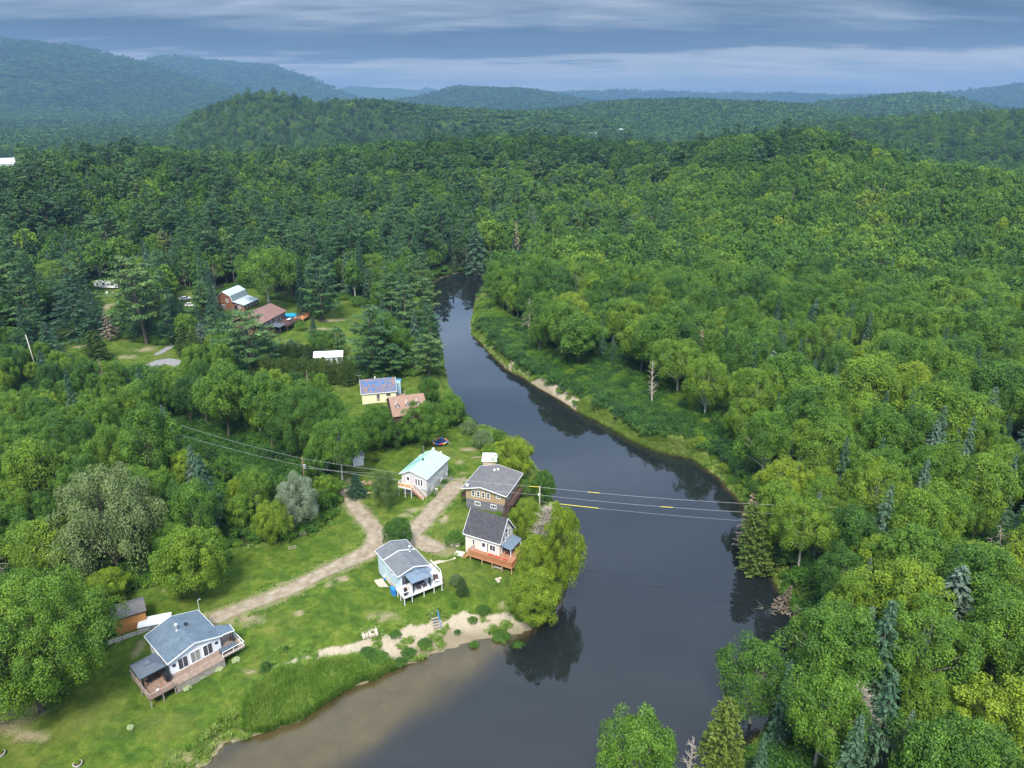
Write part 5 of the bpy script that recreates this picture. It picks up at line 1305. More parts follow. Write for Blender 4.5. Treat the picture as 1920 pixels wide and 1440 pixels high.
def chimney(par, p, h=.9, r=.11, cap=True):
    b = MB(); b.cyl((p[0], p[1], p[2] - .3), (p[0], p[1], p[2] + h), r, r, 10); o = b.build('chimney_pipe', M['steel'], par)
    MB().cyl((p[0], p[1], p[2] + h + .03), (p[0], p[1], p[2] + h + .14), r * 1.7, r * 1.1, 10).build('cap', M['white'], o)
    MB().cyl((p[0], p[1], p[2] - .3), (p[0], p[1], p[2] + .1), r * 1.9, r * 1.1, 8).build('flashing', M['white'], o); return o
def roofvent(par, p, m=None):
    b = MB(); b.cyl((p[0], p[1], p[2] - .15), (p[0], p[1], p[2] + .22), .15, .15, 10); b.cyl((p[0], p[1], p[2] + .22), (p[0], p[1], p[2] + .38), .26, .20, 10); return b.build('roof_vent', m or M['black'], par)
def dish(par, p):
    b = MB(); p = Vector(p); b.cyl(p, p + Vector((0, 0, .4)), .03, .03, 6); b.cyl(p + Vector((0, -.05, .45)), p + Vector((0, -.15, .55)), .12, .30, 12); return b.build('satellite_dish', M['white'], par)
GR = 2.5
# ================================================================== 1  white cottage with the blue-grey roof
a1 = math.radians(46.5); H1 = empty('white_cottage', (-48.74, 79.01, GR), a1, 'white cottage with blue-grey shingle roof and three patio doors, bottom left', 'house')
walls(H1, .35, 7.76, .35, 7.9, -.6, 3.62, 4.80, 'y', M['sid_white'])
rf = roof(H1, 0, 8.11, 0, 8.28, 3.80, 4.98, 'y', M['sh_blue'], M['white'])
for x in (2.15, 3.98, 5.82): window(H1, (x, .35, 2.42), (0, -1), 1.42, 1.95, 2, 1, pane=M['glass'] if x != 3.98 else M['cur'], fw=.10, name='patio_door')
window(H1, (.90, .35, 2.75), (0, -1), .34, .34, 1, 1, M['black']); window(H1, (7.15, .35, 2.8), (0, -1), .34, .34, 1, 1, M['black'])
window(H1, (.35, 2.3, 2.6), (-1, 0), .8, 1.0, 1, 1); window(H1, (.35, 4.4, 2.6), (-1, 0), .9, 1.0, 2, 1); door(H1, (.35, 6.3, 1.4), (-1, 0))
window(H1, (7.76, 5.6, 2.6), (1, 0), .9, 1.0, 2, 1); door(H1, (7.76, 2.4, 1.4), (1, 0))
chimney(H1, (3.5, 4.7, 4.85), 1.0, .13); roofvent(H1, (4.9, 4.9, 4.85))
b = MB(); b.cyl((8.25, 8.1, 2.5), (8.25, 8.1, 5.6), .035, .03, 6); b.bar((8.25, 8.1, 5.6), (8.6, 8.1, 5.75), .04); b.bar((8.6, 8.1, 5.75), (8.75, 8.1, 5.5), .04); b.build('roof_mast', M['white'], H1)
b = MB(); b.slab([(7.6, .1, 3.98), (9.85, -.05, 3.70), (10.0, 1.75, 3.66), (8.2, 2.75, 3.92)], .12); b.slab([(6.7, 2.0, 4.32), (7.6, .1, 3.98), (8.2, 2.75, 3.92)], .06); pr = b.build('porch_roof', M['sh_blue'], H1)
MB().bar((8.1, -.02, 3.85), (9.88, -.08, 3.62), .05, .18).bar((9.9, -.05, 3.6), (10.05, 1.8, 3.56), .05, .18).build('trim', M['white'], pr)
posts(H1, [(9.6, .1), (9.75, 1.5)], 1.4, 3.55, .12, M['black'], 'porch_post')
b = MB(); b.box(-.1, 7.0, -2.2, .33, 1.26, 1.4); b.box(7.0, 10.4, -1.75, 2.6, 1.255, 1.398); b.build('deck', M['deck'], H1)
MB().box(-3.7, -.1, -2.15, 4.8, 1.25, 1.395).build('terrace_deck', M['deckred'], H1)
b = MB()
for i in range(7): b.box(-.08, 7.0, -2.16, -2.10, .02 + i * .18, .17 + i * .18)
b.box(6.94, 7.0, -2.1, .3, 0, 1.25); b.build('deck_skirt', M['oldwood'], H1)
b = MB()
for x in (-3.6, -1.9, -.25):
    for y in (-2.0, 1.2, 4.6): b.box(x - .07, x + .07, y - .07, y + .07, -.4, 1.25)
b.build('deck_frame', M['oldwood'], H1)
railing(H1, [(-.15, -2.15), (-3.65, -2.15), (-3.65, 4.75)], 1.4, .85, M['oldwood'], bal=0, posts=1.2)
railing(H1, [(7.02, -1.7), (10.35, -1.7), (10.35, 2.5)], 1.4, .85, M['white'], bal=0, posts=1.65, name='porch_railing')
g_ = place(H1, -1.95, 2.0, 1.4); gazebo('gazebo', 'dark grey hardtop gazebo on the deck of the white cottage', g_, a1, 3.1, 3.3, 2.2, .62, M['canopy'], M['black'])
table('long dark table under the dark gazebo', place(H1, -1.9, 2.1, 1.4), a1, 2.0, .9, M['black'])
for i, (x, y, r, w_) in enumerate([(-2.5, 1.2, 0, 'left front'), (-1.4, 1.2, 0, 'right front'), (-2.5, 3.0, math.pi, 'left back'), (-1.4, 3.0, math.pi, 'right back')]):
    chair('dark chair at the %s of the table under the dark gazebo' % w_, place(H1, x, y, 1.4), a1 + math.pi + r, M['black'], 'chairs round the gazebo table')
e = empty('covered_grill', place(H1, -.45, -.2, 1.4), a1, 'bulky grill under a black cover beside the white cottage corner', 'grill')
b = MB(); b.slab([(-.32, -.55, 1.05), (.32, -.55, 1.05), (.32, .55, 1.05), (-.32, .55, 1.05)], .9); b.build('grill_cover', M['black'], e); b = MB(); b.slab([(-.22, -.5, 1.2), (.22, -.5, 1.2), (.22, .5, 1.2), (-.22, .5, 1.2)], .15); b.build('lid', M['black'], e)
e = empty('hot_tub', place(H1, 8.3, -.75, 1.4), a1, 'long dark covered box behind the white railing of the cottage porch', 'storage box'); MB().box(-1.2, 1.2, -.42, .42, 0, .55).build('body', M['black'], e); MB().box(-1.25, 1.25, -.46, .46, .553, .62).build('lid', M['canopy'], e)
chair('brown chair on the porch of the white cottage', place(H1, 9.6, .6, 1.4), a1 + 2.2, M['brown'])
e = empty('bowl_planter', place(H1, -2.2, -1.2, 1.4), 0, 'small white bowl lying on the reddish deck', 'bowl'); b = MB(); b.cyl((0, 0, 0), (0, 0, .12), .12, .22, 12); b.build('bowl', M['white'], e)
# sheds left of it
a = math.radians(32); g = G(247, 1170, GR)
e = empty('ochre_shed', (g[0], g[1], GR), a, 'ochre shed with weathered grey roof half hidden by the huge tree', 'shed')
walls(e, -2.2, 2.2, -1.8, 1.8, -.5, 3.0, 3.6, 'x', M['orangew']); roof(e, -2.4, 2.4, -1.95, 2.1, 3.0, 3.75, 'x', M['sh_mid'], M['brown']); door(e, (2.2, 0, 0), (1, 0), .9, 1.9, M['brown'], False)
g = G(292, 1174, GR); e = empty('low_white_shed', (g[0], g[1], GR), math.radians(18), 'low lean-to with a white sheet roof beside the ochre shed', 'shed')
walls(e, -2.2, 2.2, -.8, .9, -.4, .85, None, m=M['block']); MB().slab([(-2.4, -.95, 1.0), (2.4, -.95, 1.0), (2.4, 1.05, 1.35), (-2.4, 1.05, 1.35)], .07).build('roof', M['whmetal'], e)
g = G(245, 1196, GR); e = empty('grey_panel_fence', (g[0], g[1], GR), math.radians(32), 'low light grey panel fence in front of the ochre shed', 'fence')
MB().box(-3.2, 3.0, -.03, .03, .05, .85).build('panel', M['conc'], e)
for x in (-3.1, -1.05, .95, 2.9): MB().box(x - .06, x + .06, -.14, -.032, -.3, .92).build('post', M['oldwood'], e)
# ================================================================== 2  pale blue cottage
a2 = math.radians(33.8); H2 = empty('pale_blue_cottage', (-19.08, 98.36, GR), a2, 'pale blue cottage with stepped grey roof and a grey deck with gazebo', 'house')
walls(H2, .35, 5.8, .35, 5.55, -.5, 4.02, 4.92, 'y', M['sid_blue']); walls(H2, .2, 5.65, 5.55, 8.6, -.5, 4.22, 5.05, 'y', M['sid_blue'], name='rear_wall')
MB().box(.30, 5.85, .30, 5.6, -.5, .9).build('foundation', M['tanb'], H2)
roof(H2, 0, 6.15, 0, 5.62, 4.2, 5.10, 'y', M['sh_grey'], M['white']); roof(H2, -.15, 5.95, 5.45, 8.85, 4.42, 5.28, 'y', M['sh_grey'], M['white'], name='rear_roof')
chimney(H2, (4.75, 5.0, 4.65), .95, .13)
window(H2, (1.7, .35, 2.8), (0, -1), 1.7, 1.9, 2, 1, name='patio_door'); window(H2, (4.4, .35, 3.0), (0, -1), 1.2, 1.1, 2, 1)
window(H2, (.35, 3.0, 3.1), (-1, 0), .8, .7, 1, 1); window(H2, (.35, 4.6, .35), (-1, 0), .8, .4, 1, 1); window(H2, (5.8, 2.0, 3.0), (1, 0), 1.0, 1.0, 2, 1); door(H2, (5.8, 4.2, 1.8), (1, 0))
MB().slab([(-.2, -2.6, 1.8), (7.0, -2.6, 1.8), (7.85, -.4, 1.8), (7.85, 3.2, 1.8), (5.83, 3.2, 1.8), (5.83, .33, 1.8), (-.2, .33, 1.8)], .14).build('deck', M['deckgr'], H2)
b = MB(); b.bar((-.2, -2.63, 1.68), (7.0, -2.63, 1.68), .05, .26); b.bar((7.02, -2.6, 1.68), (7.88, -.4, 1.68), .05, .26); b.bar((7.88, -.4, 1.68), (7.88, 3.2, 1.68), .05, .26); b.bar((-.23, -2.6, 1.68), (-.23, .33, 1.68), .05, .26); b.build('deck_fascia', M['white'], H2)
posts(H2, [(-.1, -2.5), (1.3, -2.5), (3.5, -2.5), (5.4, -2.5), (6.9, -2.5), (-.1, -1.0), (-.1, .1), (7.7, .2)], -.3, 1.66, .11, M['white'], 'deck_post', M['conc'])
railing(H2, [(5.2, -2.55), (6.98, -2.55), (7.8, -.4), (7.8, 3.15)], 1.8, .9, M['white'], bal=.5, post=.07, thick=.02)
railing(H2, [(-.15, .2), (-.15, -2.55), (.9, -2.55)], 1.8, .9, M['white'], bal=.5, post=.07, thick=.02, name='corner_railing')
gazebo('gazebo', 'blue-grey gazebo with a small raised top on the pale blue cottage deck', place(H2, 3.25, -1.05, 1.8), a2, 3.3, 2.7, 2.2, .62, M['canopy2'], M['black'])
table('long brown dining table under the blue-grey gazebo', place(H2, 3.4, -1.2, 1.8), a2, 1.7, .85, M['brown'])
for i, (x, y, r, w_) in enumerate([(2.8, -1.95, 0, 'left front'), (3.9, -1.95, 0, 'right front'), (2.8, -.45, math.pi, 'left back'), (3.9, -.45, math.pi, 'right back')]):
    chair('brown chair at the %s of the table under the blue-grey gazebo' % w_, place(H2, x, y, 1.8), a2 + math.pi + r, M['brown'], 'chairs round the dining table')
e = empty('patio_sofa', place(H2, 6.5, -1.2, 1.8), a2 + 1.2, 'dark wicker armchair in the right corner of the grey deck', 'armchair'); MB().box(-.5, .5, -.4, .4, .05, .4).build('seat', M['brown'], e); MB().box(-.5, .5, .3, .45, .403, .85).build('backrest', M['brown'], e)
for s in (-1, 1): MB().box(s * .55 - .07, s * .55 + .07, -.4, .45, .05, .6).build('armrest', M['brown'], e)
e = empty('round_side_table', place(H2, 6.3, -2.0, 1.8), 0, 'small round white table near the front rail of the grey deck', 'table'); MB().cyl((0, 0, .45), (0, 0, .49), .32, .32, 16).build('tabletop', M['white'], e); MB().cyl((0, 0, 0), (0, 0, .45), .04, .04, 8).build('pedestal', M['white'], e)
e = empty('grill', place(H2, .45, -1.9, 1.8), a2 + 1.2, 'black covered grill at the left front corner of the grey deck', 'grill'); MB().box(-.6, .6, -.28, .28, .05, .8).build('body', M['black'], e); MB().cyl((-.4, 0, .83), (.4, 0, .83), .24, .24, 10).build('lid', M['black'], e)
e = empty('bench', place(H2, 1.05, -1.2, 1.8), a2 + 1.3, 'pale bench behind the black grill on the grey deck', 'bench'); MB().box(-.7, .7, -.2, .2, .40, .45).build('seat', M['tanb'], e)
for s in (-1, 1): MB().box(s * .6 - .04, s * .6 + .04, -.17, .17, 0, .397).build('leg', M['tanb'], e)
e = empty('blue_board', place(H2, -.4, 1.2, 0), a2, 'bright blue board against the wall below the deck corner', 'board'); MB().box(-.28, .2, -.6, .6, 0, 1.35).build('body', M['bluep'], e); MB().box(-.33, .23, -.65, .65, 1.353, 1.43).build('lid', M['bluep'], e)  # blue board of the deck rail, built as a lidded box
g = place(H2, .0, 4.4, 0)
e = empty('flagstone_pad', (g[0] - .8, g[1] + .1, gz(g[0], g[1])), a2 + math.radians(0), 'pale slab pad along the left wall of the pale blue cottage', 'paving')
for i in range(2):
    for j in range(5): MB().box(-1.0 + i * .72, -.32 + i * .72, -1.6 + j * .66, -.98 + j * .66, -.1, .05).build('slab', M['flag'], e)
e = empty('blue_barrel', (g[0] - .75, g[1] + 1.4, gz(g[0], g[1]) + .05), 0, 'small blue and white drum on the slab pad left of the pale blue cottage', 'drum'); MB().cyl((0, 0, 0), (0, 0, .55), .28, .28, 12).build('body', M['bluep'], e); MB().cyl((0, 0, .553), (0, 0, .62), .29, .27, 12).build('lid', M['white'], e)
def rocks(name, label, cat, px, py, n, spread, size, m, group=None, flat=.5, seed=1):
    g = G(px, py); e = empty(name, (g[0], g[1], gz(g[0], g[1])), 0, label, cat, group); R = random.Random(seed)
    for i in range(n):
        x, y = R.uniform(-spread, spread), R.uniform(-spread * .6, spread * .6); s = size * R.uniform(.6, 1.2); b = MB()
        k = 7; o = [(x + s * math.cos(6.283 * q / k) * R.uniform(.75, 1.1), y + s * math.sin(6.283 * q / k) * R.uniform(.75, 1.1)) for q in range(k)]
        b.slab([(p[0], p[1], s * flat) for p in o], s * flat + .1); b.build('stone', m, e)
    return e
rocks('stone_ring', 'little heap of pale stones left of the pale blue cottage', 'stones', 710, 1089, 7, .8, .22, M['flag'], seed=2)
rocks('garden_rocks', 'pale flat rocks on the grass left of the cream cottage', 'rocks', 852, 1024, 5, .7, .45, M['flag'], flat=.4, seed=3)
def slabpatch(label, px, py, rz, nx, ny, s, name='stone_patio', m=None, seed=1):
    g = G(px, py); e = empty(name, (g[0], g[1], gz(g[0], g[1])), rz, label, 'paving'); R = random.Random(seed)
    for i in range(nx):
        for j in range(ny):
            if R.random() < .08: continue
            x = (i - nx / 2) * s; y = (j - ny / 2) * s; q = .02 + R.uniform(0, .05)
            MB().box(x + q, x + s - q, y + q, y + s - q, -.25, .15 + R.uniform(0, .03)).build('slab', m or M['flag'], e)
    return e
slabpatch('square patch of pale paving stones on the lawn above the sand', 692, 1180, .35, 5, 5, .50, seed=4)
slabpatch('small square of pale slabs on the lawn below the orange deck', 936, 1087, .5, 2, 2, .62, seed=5)
# diagonal walk from the blue cottage to the cream one
w0, w1 = G(811, 1058), G(856, 1046); e = empty('stone_walk', (w0[0], w0[1], gz(w0[0], w0[1])), math.atan2(w1[1] - w0[1], w1[0] - w0[0]), 'narrow pale slab walk running between the two cottages with decks', 'path')
L = math.hypot(*(w1 - w0)[:2]); k = int(L / .55)
for i in range(k): MB().box(i * .55 + .02, i * .55 + .52, -.45, .45, -.2, .06).build('slab', M['flag'], e)
w0 = G(862, 1040); e = empty('concrete_pad', (w0[0], w0[1], gz(w0[0], w0[1])), -.3, 'light concrete pad at the foot of the orange deck steps', 'paving'); MB().box(-.9, .9, -.7, .7, -.2, .10).build('slab', M['conc'], e)
# steps to the beach
g = G(817, 1170, 1.3); e = empty('beach_steps', (g[0], g[1], gz(g[0], g[1]) - .1), .35, 'little wooden beach steps with a blue handrail', 'steps')
b = MB()
for i in range(4): b.box(-.5, .5, -.9 + i * .42, -.56 + i * .42, .12 + i * .24, .18 + i * .24)
b.bar((-.52, -1, .0), (-.52, .8, 1.0), .06, .2); b.bar((.52, -1, .0), (.52, .8, 1.0), .06, .2); b.build('treads', M['oldwood'], e)
b = MB(); b.bar((.58, -1, .0), (.58, -1, 1.1), .07); b.bar((.58, .8, .9), (.58, .8, 2.1), .07); b.bar((.58, -1, 1.1), (.58, .8, 2.1), .07); b.build('handrail', M['bluep'], e)
MB().bar((-.58, .8, .9), (-.58, .8, 2.0), .06).build('post', M['oldwood'], e)
# ================================================================== 3  cream cottage with the charcoal roof
a3 = math.radians(-27.4); H3 = empty('cream_cottage', (-9.0, 111.19, GR), a3, 'cream cottage with steep charcoal roof and an orange wooden deck', 'house')
walls(H3, .3, 7.45, .35, 5.6, -.5, 4.15, 7.75, 'x', M['sid_cream']); roof(H3, 0, 7.79, 0, 5.94, 4.3, 8.1, 'x', M['sh_char'], M['white'])
door(H3, (4.15, .35, 1.5), (0, -1), .95, 2.05); window(H3, (5.0, .35, 2.55), (0, -1), .30, 1.9, 1, 1, name='sidelight')
window(H3, (2.05, .35, 2.85), (0, -1), .42, 1.2, 1, 1); window(H3, (6.0, .35, 2.75), (0, -1), 1.15, 1.25, 2, 1, fw=.11)
window(H3, (7.45, 1.9, 4.5), (1, 0), .7, 1.5, 1, 2); window(H3, (7.45, 3.0, 4.9), (1, 0), .8, 1.9, 1, 2); window(H3, (7.45, 4.1, 4.5), (1, 0), .7, 1.5, 1, 2); window(H3, (7.45, 2.0, 2.4), (1, 0), 1.6, 1.9, 2, 1, name='patio_door')
b = MB(); b.slab([(7.48, .9, 3.4), (9.5, .9, 3.0), (9.5, 5.2, 3.0), (7.48, 5.2, 3.4)], .1); b.build('porch_roof', M['canopy2'], H3)
posts(H3, [(9.35, 1.05), (9.35, 5.05)], 1.5, 2.9, .12, M['white'], 'porch_post')
MB().slab([(2.3, -1.7, 1.5), (11.0, -1.7, 1.5), (11.0, 5.6, 1.5), (7.47, 5.6, 1.5), (7.47, .33, 1.5), (2.3, .33, 1.5)], .16).build('deck', M['deckorf'], H3)
MB().bar((2.3, -1.73, 1.36), (11.0, -1.73, 1.36), .05, .30).bar((11.03, -1.7, 1.36), (11.03, 5.6, 1.36), .05, .30).build('deck_fascia', M['deckor'], H3)
railing(H3, [(2.35, -1.65), (10.95, -1.65), (10.95, 5.5)], 1.5, 1.0, M['deckor'], bal=.13, post=.1, thick=.075, posts=2.15)
posts(H3, [(2.45, -1.6), (4.9, -1.6), (7.0, -1.6), (9.0, -1.6), (10.9, -1.6)], -.2, 1.34, .13, mat('light_post_wood', (.50, .36, .22), .8, .15), 'deck_post', M['conc'])
steps(H3, (2.25, -.7, 1.5), (.9, -.7, .1), 1.5, 5, M['deckor'], M['deckor'])
for i, (x, w_) in enumerate([(6.2, 'leftmost'), (7.6, 'middle'), (9.1, 'rightmost')]):
    chair('%s of the three red chairs on the orange deck' % w_, place(H3, x, -.75, 1.5), a3 + math.pi + (.1, -.15, .3)[i], M['red'], 'red chairs on the orange deck', .62, 1.0, True, 'lawn_chair')
e = empty('wood_bench', place(H3, 8.0, -1.4, .0), a3, 'low grey wooden bench stored under the orange deck', 'bench'); MB().box(-.8, .8, -.25, .25, .35, .42).build('seat', M['oldwood'], e)
for s in (-1, 1): MB().box(s * .7 - .05, s * .7 + .05, -.2, .2, 0, .348).build('leg', M['oldwood'], e)
table('round-edged brown table on the covered porch of the cream cottage', place(H3, 8.6, 1.6, 1.5), a3, .9, .9, M['brown'])
# ================================================================== 4  brown house with the weathered grey roof
a4 = math.radians(-19.7); H4 = empty('brown_house', (-10.38, 127.35, GR), a4, 'two-storey tan and grey-stone house with weathered grey roof by the river', 'house')
walls(H4, .75, 9.3, .65, 9.7, -.6, 2.0, None, m=M['stone'], name='lower_wall'); walls(H4, .72, 9.33, .62, 9.73, 2.0, 4.32, 5.25, 'y', M['sid_tan'], xr=4.2)
roof(H4, 0, 9.86, 0, 10.3, 4.42, 5.50, 'y', M['sh_mid'], M['white'], xr=4.2)
for x in (2.4, 3.5, 4.6, 5.7): window(H4, (x, .62, 3.42), (0, -1), .62, 1.25, 1, 2, fw=.12)
window(H4, (7.9, .62, 3.55), (0, -1), .80, .55, 2, 1, fw=.12); window(H4, (3.3, .65, 1.15), (0, -1), 1.15, .8, 3, 1, fw=.12); window(H4, (6.8, .65, 1.15), (0, -1), 1.15, .8, 3, 1, fw=.12)
window(H4, (9.33, 3.0, 3.3), (1, 0), 1.6, 1.9, 2, 1, name='patio_door'); window(H4, (9.33, 6.6, 3.5), (1, 0), 1.0, 1.0, 2, 1); door(H4, (.72, 2.6, 2.0), (-1, 0), .9, 2.0, M['brown'])
b = MB(); b.box(9.35, 10.9, 1.0, 10.2, 1.86, 2.0); b.build('river_deck', M['brown'], H4); railing(H4, [(10.85, 1.05), (10.85, 10.1)], 2.0, .95, M['brown'], bal=.2, name='river_railing'); posts(H4, [(10.8, 1.2), (10.8, 5.5), (10.8, 10.0)], -.8, 1.85, .12, M['brown'], 'deck_post')
MB().box(-.5, .7, 1.0, 4.4, 1.86, 2.0).build('side_deck', M['brown'], H4); railing(H4, [(.6, 1.05), (-.45, 1.05), (-.45, 4.3)], 2.0, .95, M['brown'], bal=.2, name='side_railing'); posts(H4, [(-.4, 1.1), (-.4, 4.2)], -.5, 1.85, .12, M['brown'], 'side_post')
steps(H4, (.1, 4.4, 2.0), (.1, 7.4, 0), 1.0, 9, M['brown'], M['black'])
railing(H4, [(-1.2, 8.2), (-1.2, 10.6)], 0, 1.1, M['black'], bal=.25, name='yard_railing')
roofvent(H4, (4.45, 7.4, 5.5), M['white']); roofvent(H4, (5.0, 8.1, 5.45), M['white']); dish(H4, (1.2, .5, 4.7)); MB().cyl((6.0, 2.6, 4.9), (6.0, 2.6, 5.5), .06, .05, 8).build('vent_pipe', M['black'], H4)
b = MB(); b.bar((9.5, .7, 1.8), (10.4, .7, 0), .06, .9, up=(0, 1, 0)); steps(H4, (9.9, 1.0, 2.0), (9.9, -1.4, .1), .9, 8, M['brown'], M['brown'], name='river_stairs')
# ================================================================== 5  house with the mint metal roof
a5 = math.radians(-22.3); H5 = empty('mint_roof_house', (-23.91, 133.37, GR), a5, 'light grey house with mint green metal roof and white stairs', 'house')
walls(H5, .35, 6.33, .35, 10.0, -.5, 1.7, None, m=M['block'], name='foundation'); walls(H5, .32, 6.36, .32, 10.05, 1.7, 4.45, 5.55, 'y', M['sid_grey'], xr=2.6)
roof(H5, 0, 6.68, 0, 10.4, 4.6, 5.85, 'y', M['mint'], M['white'], xr=2.6)
b = MB(); b.slab([(2.55, 5.2, 5.92), (-.05, 2.2, 4.70), (-.05, 8.2, 4.70)], .05); b.build('roof_valley', mat('pale_teal_metal', (.24, .42, .38), .4, .08), H5)
door(H5, (1.9, .32, 2.3), (0, -1), .85, 1.9); 
for x in (3.85, 4.5, 5.15): window(H5, (x, .32, 3.2), (0, -1), .48, 1.55, 1, 1, fw=.10)
for y in (6.3, 6.9, 7.5): window(H5, (6.36, y, 3.4), (1, 0), .4, 1.3, 1, 1, fw=.1)
window(H5, (6.36, 8.9, 3.8), (1, 0), .8, .6, 2, 1); window(H5, (6.35, 6.9, 1.05), (1, 0), .9, .5, 2, 1); window(H5, (6.35, 2.6, 1.05), (1, 0), 1.0, .55, 2, 1); window(H5, (6.35, 9.2, 1.05), (1, 0), .5, .5, 1, 1)
MB().box(.3, 3.5, -1.25, .3, 2.1, 2.24).build('porch_deck', M['deckor'], H5)
b = MB(); b.bar((.3, -1.28, 2.12), (3.5, -1.28, 2.12), .05, .26); b.build('deck_fascia', M['white'], H5)
railing(H5, [(3.45, -1.2), (.35, -1.2), (.35, .2)], 2.24, .9, M['white'], bal=.45, thick=.02)
b = MB(); b.box(.45, 3.35, -1.23, -1.19, 2.42, 3.0); b.build('railing_screen', mat('ochre_cloth', (.62, .33, .15), .8, .1), H5)
posts(H5, [(.4, -1.15), (1.9, -1.15), (3.4, -1.15)], -.2, 2.09, .12, M['white'], 'porch_post')
steps(H5, (3.55, -.8, 2.2), (6.3, -.8, .05), .95, 9, M['deckor'], M['white'])
roofvent(H5, (2.9, 5.2, 5.85)); roofvent(H5, (-.0 + .4, 9.6, 5.0)); dish(H5, (4.6, 10.2, 5.1)); dish(H5, (2.8, 10.2, 5.7)); 
b = MB(); b.cyl((.2, 10.2, 4.0), (.2, 10.2, 6.4), .03, .03, 6); b.bar((0, 10.2, 6.3), (.5, 10.2, 6.3), .03); b.build('roof_mast', M['steel'], H5)
e = empty('stone_border', place(H5, 7.3, 5.0, 0), a5, 'low stone border of the flower bed along the mint-roofed house', 'edging'); MB().box(-.12, .12, -4.6, 5.2, -.2, .25).build('edging', M['stone'], e)
e = empty('entry_slabs', place(H5, 6.9, -1.3, 0), a5, 'pale stone slabs at the foot of the white stairs', 'paving')
for i in range(3): MB().box(-1.1 + i * .8, -.36 + i * .8, -.6, .5, -.2, .06).build('slab', M['flag'], e)
e = empty('white_garden_table', place(H5, 7.0, 3.4, 0), a5, 'small white garden table beside the flower bed', 'table'); MB().box(-.3, .3, -.3, .3, .6, .65).build('tabletop', M['white'], e)
for sx in (-1, 1):
    for sy in (-1, 1): MB().box(sx * .24 - .03, sx * .24 + .03, sy * .24 - .03, sy * .24 + .03, 0, .598).build('leg', M['white'], e)
# yard playset behind the roof
g = G(794, 866, GR); e = empty('garden_swing', (g[0], g[1], gz(g[0], g[1])), .3, 'small brown wooden swing frame behind the mint-roofed house', 'swing')
b = MB()
for s in (-1, 1): b.bar((s * 1.1, -.6, 0), (s * .9, 0, 1.9), .09); b.bar((s * 1.1, .6, 0), (s * .9, 0, 1.9), .09)
b.bar((-1.1, 0, 1.9), (1.1, 0, 1.9), .1); b.build('frame', mat('swing_wood', (.48, .30, .18), .8, .2), e); MB().box(-.6, .6, -.2, .2, .5, .56).bar((-.55, 0, .56), (-.55, 0, 1.88), .02).bar((.55, 0, .56), (.55, 0, 1.88), .02).build('seat', mat('swing_wood', (.48, .30, .18)), e)
# ---- small shed above the brown house
g = G(919, 877, GR); e = empty('white_roofed_shed', (g[0], g[1], GR), math.radians(-3), 'small beige shed with a white sloping roof above the brown house', 'shed')
walls(e, -1.5, 1.5, -1.3, 1.5, -.5, 2.35, None, m=M['tanb']); MB().slab([(-1.8, -1.5, 2.42), (1.75, -1.5, 2.42), (1.75, 1.9, 2.85), (-1.8, 1.9, 2.85)], .12).build('roof', M['whmetal'], e)
walls(e, -1.48, 1.48, 1.0, 1.48, 2.35, 2.68, None, m=M['tanb'], name='rear_wall'); door(e, (-1.5, -.7, 0), (-1, 0), .7, 1.8, M['brown'], False); MB().cyl((1.2, .6, 2.5), (1.2, .6, 3.1), .08, .08, 8).build('chimney_pipe', M['black'], e)
g = place(e, .4, -2.1, 0); e = empty('plank_pile', (g[0], g[1], GR), .2, 'pile of weathered planks between the small shed and the brown house', 'planks')
for i in range(6): MB().bar((-1.0, -.5 + i * .2, .1 + (i % 2) * .12), (1.2, -.4 + i * .2, .12 + (i % 2) * .12), .16, .05).build('plank', M['oldwood'], e)
# ---- trampoline
g = G(825, 834, GR); z = gz(g[0], g[1]); e = empty('trampoline', (g[0], g[1], z), 0, 'round trampoline with red, yellow and blue edge pads on the lawn', 'trampoline')
MB().cyl((0, 0, .78), (0, 0, .80), 1.55, 1.55, 40).build('jumping_mat', M['navy'], e)
cols = [M['redp'], M['yelp'], M['bluep']]
for i in range(12):
    b = MB(); p = []
    for k in range(5): t_ = 6.2832 * (i + k / 4) / 12; p.append((t_))
    o_ = [(1.95 * math.cos(q), 1.95 * math.sin(q), .86) for q in p]; i_ = [(1.56 * math.cos(q), 1.56 * math.sin(q), .86) for q in reversed(p)]; b.slab(o_ + i_, .06); b.build('edge_pad', cols[i % 3], e)
for i in range(4): t_ = 6.2832 * (i + .4) / 4; MB().bar((1.8 * math.cos(t_), 1.8 * math.sin(t_), 0), (1.8 * math.cos(t_), 1.8 * math.sin(t_), .79), .06).build('leg', M['steel'], e)
b = MB(); b.bar((1.9, .3, .8), (2.5, .2, 0), .05); b.bar((1.9, -.1, .8), (2.5, -.2, 0), .05)
for k in range(3): b.bar((2.05 + k * .15, .27 - k * .02, .6 - k * .2), (2.05 + k * .15, -.13 - k * .02, .6 - k * .2), .04)
b.build('ladder', M['steel'], e)
